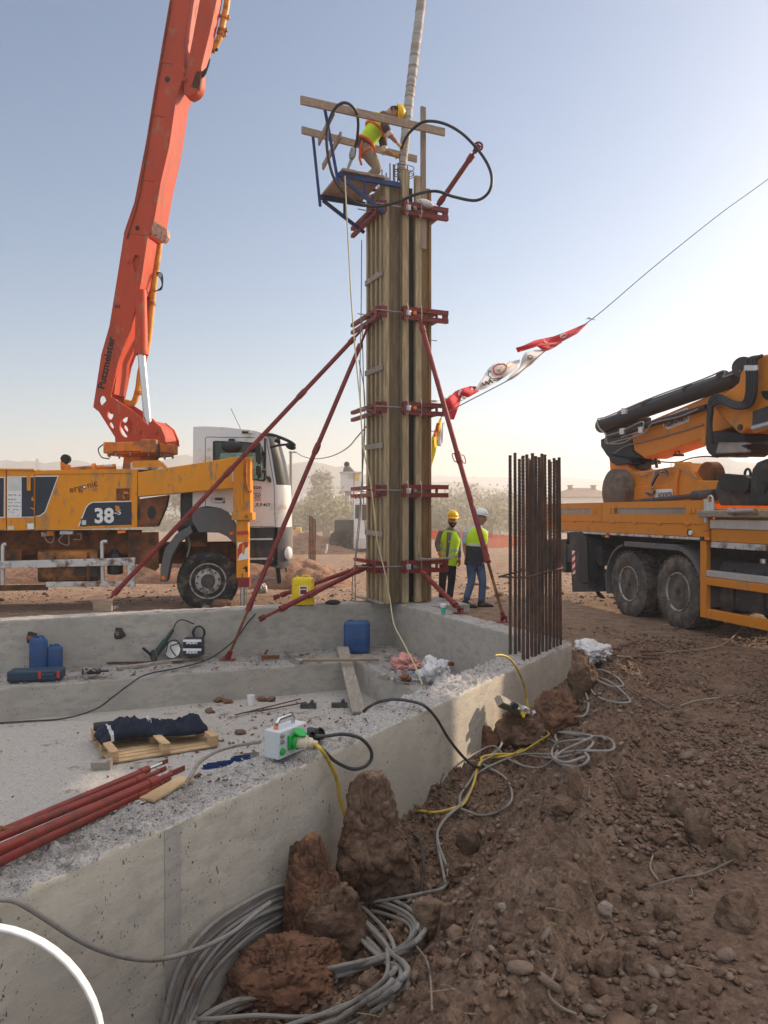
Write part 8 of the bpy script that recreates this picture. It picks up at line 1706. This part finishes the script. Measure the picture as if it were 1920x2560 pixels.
def head(c, up, fwd, parent, hair='hair', beard=False, s=1.0):
    """head as one smooth surface with brow, nose, mouth, chin and ears"""
    up = Vector(up).normalized(); fwd = (Vector(fwd)-up*Vector(fwd).dot(up)).normalized(); sd3_ = fwd.cross(up); n, m2 = 40, 30; mb = MB(); rows = []
    for k in range(m2+1):
        ph = math.pi*k/m2; z = math.cos(ph); row = []
        for i in range(n+1):
            t = 2*math.pi*i/n; x = math.sin(ph)*math.cos(t); y = math.sin(ph)*math.sin(t)      # y forward
            sx = .074*(1-.22*max(0, -z-.1)); sy = .096*(1 if y < 0 else 1-.10*max(0, -z)); sz = .118 if z > 0 else .125; f = max(0, y)
            d = .020*math.exp(-((x/.16)**2+((z+.10)/.16)**2))*(f > .5)+.008*math.exp(-((x/.10)**2+((z+.18)/.08)**2))*(f > .5)   # nose
            d += .005*math.exp(-((z-.14)/.07)**2)*f-.009*(math.exp(-(((x-.38)/.15)**2+((z-.02)/.09)**2))+math.exp(-(((x+.38)/.15)**2+((z-.02)/.09)**2)))*f
            d += .005*math.exp(-((x/.28)**2+((z+.42)/.05)**2))*f-.004*math.exp(-((x/.3)**2+((z+.47)/.02)**2))*f+.008*math.exp(-((x/.3)**2+((z+.78)/.15)**2))*f
            row.append(c+s*(sd3_*x*sx+fwd*(y*sy+d)+up*z*sz))
        rows.append(row)
    mb.grid(rows); h = mb.build('face', M['skin'], parent, sharp=80)
    for s_ in (-1, 1):
        mb = MB(); mb.ell(c+s*(sd3_*s_*.074-up*.012-fwd*.005), (.011*s, .022*s, .034*s), 10, 8); mb.build('ear', M['skin'], h)
        mb = MB(); mb.ell(c+s*(sd3_*s_*.030+up*.003+fwd*.082), (.012*s, .006*s, .006*s), 10, 6); mb.build('eye', M['decal_white'], h); mb = MB(); mb.ell(c+s*(sd3_*s_*.030+up*.003+fwd*.087), (.005*s, .003*s, .005*s), 8, 6); mb.build('pupil', M['black'], h)
        mb = MB(); mb.tube([c+s*(sd3_*s_*.014+up*.021+fwd*.093), c+s*(sd3_*s_*.048+up*.022+fwd*.082)], .0045*s, 6); mb.build('eyebrow', M[hair], h)
    mb = MB(); mb.tube([c+s*(sd3_*-.02-up*.056+fwd*.090), c+s*(-up*.057+fwd*.096), c+s*(sd3_*.02-up*.056+fwd*.090)], .005*s, 6); mb.build('lips', mat('lips', (.38, .13, .10), .6, bst=0), h)
    # hair (and beard) as offset shells
    for nm2, on in (('hair', True), ('beard', beard)):
        if not on: continue
        mb = MB(); vs = []; idx = {}
        for k in range(len(rows)-1):
            for i in range(n):
                t = 2*math.pi*(i+.5)/n; ph = math.pi*(k+.5)/m2; z = math.cos(ph); y = math.sin(ph)*math.sin(t); x = math.sin(ph)*math.cos(t)
                ok = (z > .45 or (y < .05 and z > -.45)) if nm2 == 'hair' else (z < -.22 and y > .0 and not (abs(x) < .2 and z > -.56 and z < -.40))
                if ok: q = [rows[k][i], rows[k+1][i], rows[k+1][i+1], rows[k][i+1]]; mb.add([c+(p-c)*(1.07 if nm2 == 'hair' else 1.06) for p in q], [(0, 1, 2, 3)])
        mb.build(nm2, M[hair], h, sharp=80)
    return h
def hand(w, d, side, m, parent, s=1.0, curl=.6):
    """w wrist, d pointing direction, side: across the palm toward the thumb"""
    d = Vector(d).normalized(); side = Vector(side); side = (side-d*side.dot(d)).normalized(); pn = d.cross(side); nodes = [(w-d*.02*s, .026*s), (w+d*.04*s, (.030*s)), (w+d*.075*s, .030*s)]; edges = [(0, 1), (1, 2)]
    for k, (o, L) in enumerate(((.030, .072), (.010, .080), (-.011, .074), (-.030, .058))):
        b = w+d*.085*s+side*o*s; p1 = b+(d*math.cos(curl*.5)+pn*math.sin(curl*.5))*L*.45*s; p2 = p1+(d*math.cos(curl*1.4)+pn*math.sin(curl*1.4))*L*.32*s; p3 = p2+(d*math.cos(curl*2.2)+pn*math.sin(curl*2.2))*L*.24*s
        i = len(nodes); nodes += [(b, .0115*s), (p1, .010*s), (p2, .009*s), (p3, .0075*s)]; edges += [(2, i), (i, i+1), (i+1, i+2), (i+2, i+3)]
    t0 = w+d*.025*s+side*.028*s; i = len(nodes); nodes += [(t0, .013*s), (t0+(d*.6+side*.6+pn*.4).normalized()*.035*s, .012*s), (t0+(d*.9+side*.5+pn*.7).normalized()*.065*s, .009*s)]; edges += [(1, i), (i, i+1), (i+1, i+2)]
    return skin_obj_safe('hand' if m == 'skin' else 'glove', nodes, edges, m, parent, 1)
def boot(ankle, toe_dir, parent, z0=None):
    a = Vector(ankle); d = Vector(toe_dir); d.z = 0; d.normalize(); zz = z0 if z0 is not None else a.z-.08; sd3_ = V(-d.y, d.x, 0); mb = MB(); rows = []
    for (x, w, h, lo) in ((-.075, .030, .05, .012), (-.07, .040, .12, .0), (-.02, .046, .17, .0), (.03, .045, .155, .0), (.07, .044, .10, .0), (.13, .050, .075, .0), (.19, .046, .06, .0), (.225, .030, .04, .01)):
        row = []
        for i in range(17):
            t = 2*math.pi*i/16; y = math.cos(t)*w; z = lo+(h-lo)*(.5+.5*math.sin(t)); row.append(V(a.x, a.y, zz)+d*x+sd3_*y+V(0, 0, z))
        rows.append(row)
    mb.grid(rows); mb.add(rows[0][:-1], [tuple(range(16))]); mb.add(rows[-1][:-1], [tuple(range(16))]); return mb.build('boot', M['boot'], parent, sharp=60)
def person(label, loc, J, cloth, facing, head_up, head_fwd, hm, hair='hair', beard=False, toes=None, zfeet=0.0, sleeves='long', hands='glove_o', group=None, curl=.5, bulk=1.0):
    """J: joints pelvis, chest, neck, head, shL, elL, wrL, haL, shR ..., hipL, knL, anL, hipR ..."""
    t = thing('person', label, 'person', loc, 0, group); J = {k: Vector(v) for k, v in J.items()}
    nd_ = []; ix = {}
    def ad(k, r): ix[k] = len(nd_); nd_.append((J[k], r))
    ad('pelvis', (.135, .11)); ad('chest', (.15, .115)); ad('neck', .058); ad('head', .075)
    for s_ in 'LR': ad('sh'+s_, .062); ad('el'+s_, .046); ad('wr'+s_, .030); ad('hip'+s_, .088); ad('kn'+s_, .062); ad('an'+s_, .042)
    J['head2'] = J['head']
    ed = [('pelvis', 'chest'), ('chest', 'neck'), ('neck', 'head')]
    nd_ = [(p, (r_[0]*bulk, r_[1]*bulk) if isinstance(r_, tuple) else r_*bulk) for p, r_ in nd_]
    for s_ in 'LR': ed += [('chest', 'sh'+s_), ('sh'+s_, 'el'+s_), ('el'+s_, 'wr'+s_), ('pelvis', 'hip'+s_), ('hip'+s_, 'kn'+s_), ('kn'+s_, 'an'+s_)]
    skin_obj_safe('body', nd_, [(ix[a], ix[b]) for a, b in ed], 'skin', t, 2)
    ax = (J['neck']-J['pelvis']).normalized(); sdv = (J['shR']-J['shL']); sdv = (sdv-ax*sdv.dot(ax)).normalized(); fv = sdv.cross(ax); fv = fv if fv.dot(Vector(facing)) > 0 else -fv
    sw_ = (J['shR']-J['shL']).length/2+.045
    def ringat(f, w, dpt, o=0): c = J['pelvis'].lerp(J['neck'], f)+fv*o; return (c, sdv*w*bulk, fv*dpt*bulk)
    tp_ = cloth['top']; loft('shirt', [ringat(-.10, .165, .125), ringat(.05, .165, .125), ringat(.35, .160, .125), ringat(.62, sw_*.98, .135), ringat(.80, sw_*1.02, .125), ringat(.90, sw_*.90, .10), ringat(.97, .10, .085), ringat(1.04, .062, .062)], tp_, t)
    for s_ in 'LR':
        el, wr, sh = J['el'+s_], J['wr'+s_], J['sh'+s_]
        if sleeves == 'long': skin_chain('sleeve', [sh-(el-sh)*.05, sh.lerp(el, .5), el, el.lerp(wr, .5), wr.lerp(el, .03)], [x*bulk for x in (.078, .068, .060, .050, .042)], tp_, t)
        else: skin_chain('sleeve', [sh-(el-sh)*.05, sh.lerp(el, .5), sh.lerp(el, .92)], [x*bulk for x in (.080, .074, .070)], tp_, t)
        hd_ = (J['ha'+s_]-wr); hand(wr, hd_, sdv.cross(hd_) if 0 else (fv*.8+sdv*(.2 if s_ == 'L' else -.2)), hands, t, 1.05, curl)
        if sleeves == 'rolled': mb = MB(); a = sh.lerp(el, .90); b = sh.lerp(el, 1.12); mb.tube([a, b], .066, 14); mb.build('cuff', M['beige'] if 0 else M['sheet'], t)
        kn, an, hp_ = J['kn'+s_], J['an'+s_], J['hip'+s_]
        boot(an, (toes or {}).get(s_, facing), t, zfeet)
    # trousers: one garment
    nd2 = [(J['pelvis']+ax*.03, (.150, .125))]; e2 = []
    for s_ in 'LR':
        i = len(nd2); kn, an, hp_ = J['kn'+s_], J['an'+s_], J['hip'+s_]; nd2 += [(hp_, .105*bulk), (hp_.lerp(kn, .55), .097*bulk), (kn, .078), (kn.lerp(an, .55), .074), (an+V(0, 0, -.03), .070)]; e2 += [(0, i)]+[(i+k, i+k+1) for k in range(4)]
    skin_obj_safe('trousers', nd2, e2, cloth['legs'], t, 2)
    if cloth.get('vest'):
        vr = [ringat(-.14, .182, .145), ringat(.05, .178, .142), ringat(.35, .172, .140), ringat(.62, sw_*1.0, .150), ringat(.80, sw_*.98, .140), ringat(.91, sw_*.80, .112), ringat(.955, sw_*.52, .10)]
        vr = vr[1:] if cloth.get('short') else vr
        v_ = loft('vest', vr, cloth['vest'], t, 28, None, .02, close=False)
        for f in cloth.get('bands', (.16, .36)): loft('reflective_band', [ringat(f-.025, .182+.004*f, .150), ringat(f+.045, .182+.004*f, .150)], 'reflect', v_, 28, close=False, wr=.01)
        if cloth.get('back'):
            f0, f1, mm_ = cloth['back']; loft('dark_panel', [ringat(f0, .188, .150), ringat((f0+f1)/2, .186, .149), ringat(f1, .186, .149)], mm_, v_, 28, close=False, wr=.012)
        if cloth.get('gap'):
            mb = MB(); mb.add([J['pelvis'].lerp(J['neck'], f)+fv*.158+sdv*w for f, w in ((-.1, -.02), (.6, -.04), (.9, -.05), (.9, .05), (.6, .03), (-.1, .01))], [tuple(range(6))]); mb.build('vest_opening', M[tp_], v_, solid=.004)
    head(J['head'], head_up, head_fwd, t, hair, beard, 1.1); helmet(J['head']+Vector(head_up).normalized()*.082, head_up, head_fwd, hm, t, .127)
    return t, J, ringat, fv, sdv, ax
cw = CV(7.375, 1060, 1240)
def WP(Y): return lambda x, y, d=0: P(*cw((x, y)), Y+d)
w1 = WP(15.0)
person('man in yellow helmet, green vest and orange gloves, facing the camera beyond the right wall', w1(430, 2000), dict(pelvis=w1(445, 1190), chest=w1(465, 820), neck=w1(500, 610), head=w1(528, 455, -.03), shL=w1(335, 655, .05), elL=w1(240, 880, -.02), wrL=w1(275, 1030, -.14), haL=w1(300, 1130, -.2), shR=w1(610, 665, -.02), elR=w1(632, 930, .05), wrR=w1(650, 1150, .0), haR=w1(658, 1260, -.02),
    hipL=w1(375, 1240), knL=w1(340, 1560, -.06), anL=w1(330, 1880, .02), hipR=w1(510, 1240, .02), knR=w1(510, 1560, .05), anR=w1(470, 1860, .15)), dict(top='greytop', legs='darktrs', vest='hiviz', gap=True), (.25, -1, 0), (.03, -.05, 1), (.02, -1, .02), 'helm_y', beard=True, toes=dict(L=(-.1, -1, 0), R=(.8, -.5, 0)), zfeet=-.01)
w2 = WP(14.55)
person('man in a white helmet and two-tone vest walking right in blue jeans, seen from behind', w2(960, 2030), dict(pelvis=w2(930, 1190), chest=w2(930, 830), neck=w2(985, 560), head=w2(1040, 420), shL=w2(790, 640, -.02), elL=w2(745, 920, .05), wrL=w2(775, 1120, -.02), haL=w2(790, 1230, -.04), shR=w2(1095, 640, .06), elR=w2(1125, 890, .12), wrR=w2(1165, 1090, .02), haR=w2(1190, 1180, -.03),
    hipL=w2(865, 1250), knL=w2(880, 1580, .0), anL=w2(770, 1900, -.05), hipR=w2(1020, 1250, .04), knR=w2(1085, 1580, .02), anR=w2(1060, 1925, .05)), dict(top='whiteshirt', legs='jeans', vest='hiviz', bands=(.46,), back=(-.14, .42, 'darktrs')), (.5, .86, 0), (.1, 0, 1), (.95, .1, -.12), 'helm_w', hair='hair_g', toes=dict(L=(1, -.25, 0), R=(1, .05, 0)), zfeet=-.01, sleeves='short', hands='skin')
cx4 = CV(6.38, 860, 220)
def w3(x, y, d=0): return P(*cx4((x, y)), 14.1+d)
t3, J3, rg3, fv3, sd3, ax3 = person('man in a yellow helmet bending over the column top on the high platform', w3(350, 1450), dict(pelvis=w3(340, 890), chest=w3(480, 620), neck=w3(650, 430), head=w3(800, 385), shL=w3(600, 520, -.16), elL=w3(725, 740, -.18), wrL=w3(850, 880, -.12), haL=w3(930, 960, -.10), shR=w3(580, 560, .16), elR=w3(640, 990, .10), wrR=w3(790, 1065, .02), haR=w3(890, 1075, .0),
    hipL=w3(335, 990, -.10), knL=w3(520, 1290, -.12), anL=w3(310, 1500, -.02), hipR=w3(370, 990, .10), knR=w3(560, 1300, .12), anR=w3(330, 1500, .18)), dict(top='brownshirt', legs='khaki', vest='hiviz', bands=(.55,), short=True), (1, 0, -.6), (1, 0, .12), (.12, 0, -1), 'helm_y', toes=dict(L=(1, 0, 0), R=(1, 0, 0)), zfeet=7.762, sleeves='rolled', hands='glove_y', curl=.9, bulk=1.15)
def hoop3(f, w, d, name='harness'):
    c, a, b = rg3(f, w, d); mb = MB(); mb.tube([c+a*math.cos(k*math.pi/12)+b*math.sin(k*math.pi/12) for k in range(24)], .026, 8, closed=True); mb.build(name, M['harness'], t3)
hoop3(.02, .19, .152); hoop3(.50, .20, .165)
for s_, dy in (('hipL', -.02), ('hipR', .02)):
    a, b = J3[s_], J3['kn'+s_[-1]]; mb = MB(); d = (b-a).normalized(); u_ = d.orthogonal().normalized(); v_ = d.cross(u_); q = a.lerp(b, .15); mb.tube([q+(u_*math.cos(k*math.pi/8)+v_*math.sin(k*math.pi/8))*.118 for k in range(16)], .022, 8, closed=True); mb.build('harness', M['harness'], t3)
mb = MB(); mb.tube([w3(290, 850, -.17), w3(255, 1000, -.18), w3(250, 1130, -.16), w3(280, 1230, -.14)], .022, 8); mb.build('harness', M['harness'], t3)
# far worker standing in the bucket
bwk = thing('person', 'small distant man leaning over in the raised white bucket', 'person', P(868, 1182, 34.4)); q = lambda u, v, d=0: P(u, v, 34.5+d)
skin_obj_safe('body', [(q(875, 1196), .2), (q(874, 1178), .22), (q(868, 1168), .16), (q(866, 1162), .10), (q(884, 1185), .10), (q(878, 1190, -.3), .07), (q(862, 1178), .10), (q(864, 1188, -.3), .07)], [(0, 1), (1, 2), (2, 3), (2, 4), (4, 5), (2, 6), (6, 7)], 'greytop', bwk, 2); mb = MB(); mb.ell(q(867, 1161), (.13, .13, .13), 12, 8); mb.build('head', M['hair'], bwk)
# ------------------------------------------------------------ haze
hz = MB(); hz.box((0, 1100, 28), (3600, 2500, 64))
ho = hz.build('haze', None or M['soil'], flat=True)
ho.data.materials.clear()
hm = bpy.data.materials.new('haze air'); hm.use_nodes = True; t = hm.node_tree; t.nodes.clear()
out = t.nodes.new('ShaderNodeOutputMaterial'); pv = t.nodes.new('ShaderNodeVolumePrincipled')
pv.inputs['Color'].default_value = (.93, .93, .95, 1); pv.inputs['Density'].default_value = HAZE_D; pv.inputs['Anisotropy'].default_value = .35
t.links.new(pv.outputs[0], out.inputs['Volume']); ho.data.materials.append(hm)
tag(ho, 'pale dusty evening haze over the whole site', 'haze', None, 'stuff')

mb = MB(); mb.ell((-4, 44, 1.2), (26, 20, 5.5), 40, 20); du = mb.build('dust_cloud', M['soil']); du.data.materials.clear()
dm = hm.copy(); dm.name = 'dust'; dm.node_tree.nodes['Principled Volume'].inputs['Density'].default_value = .008; dm.node_tree.nodes['Principled Volume'].inputs['Color'].default_value = (.95, .86, .76, 1); du.data.materials.append(dm)
tag(du, 'tan dust hanging over the ground around the distant bucket truck', 'dust', None, 'stuff')
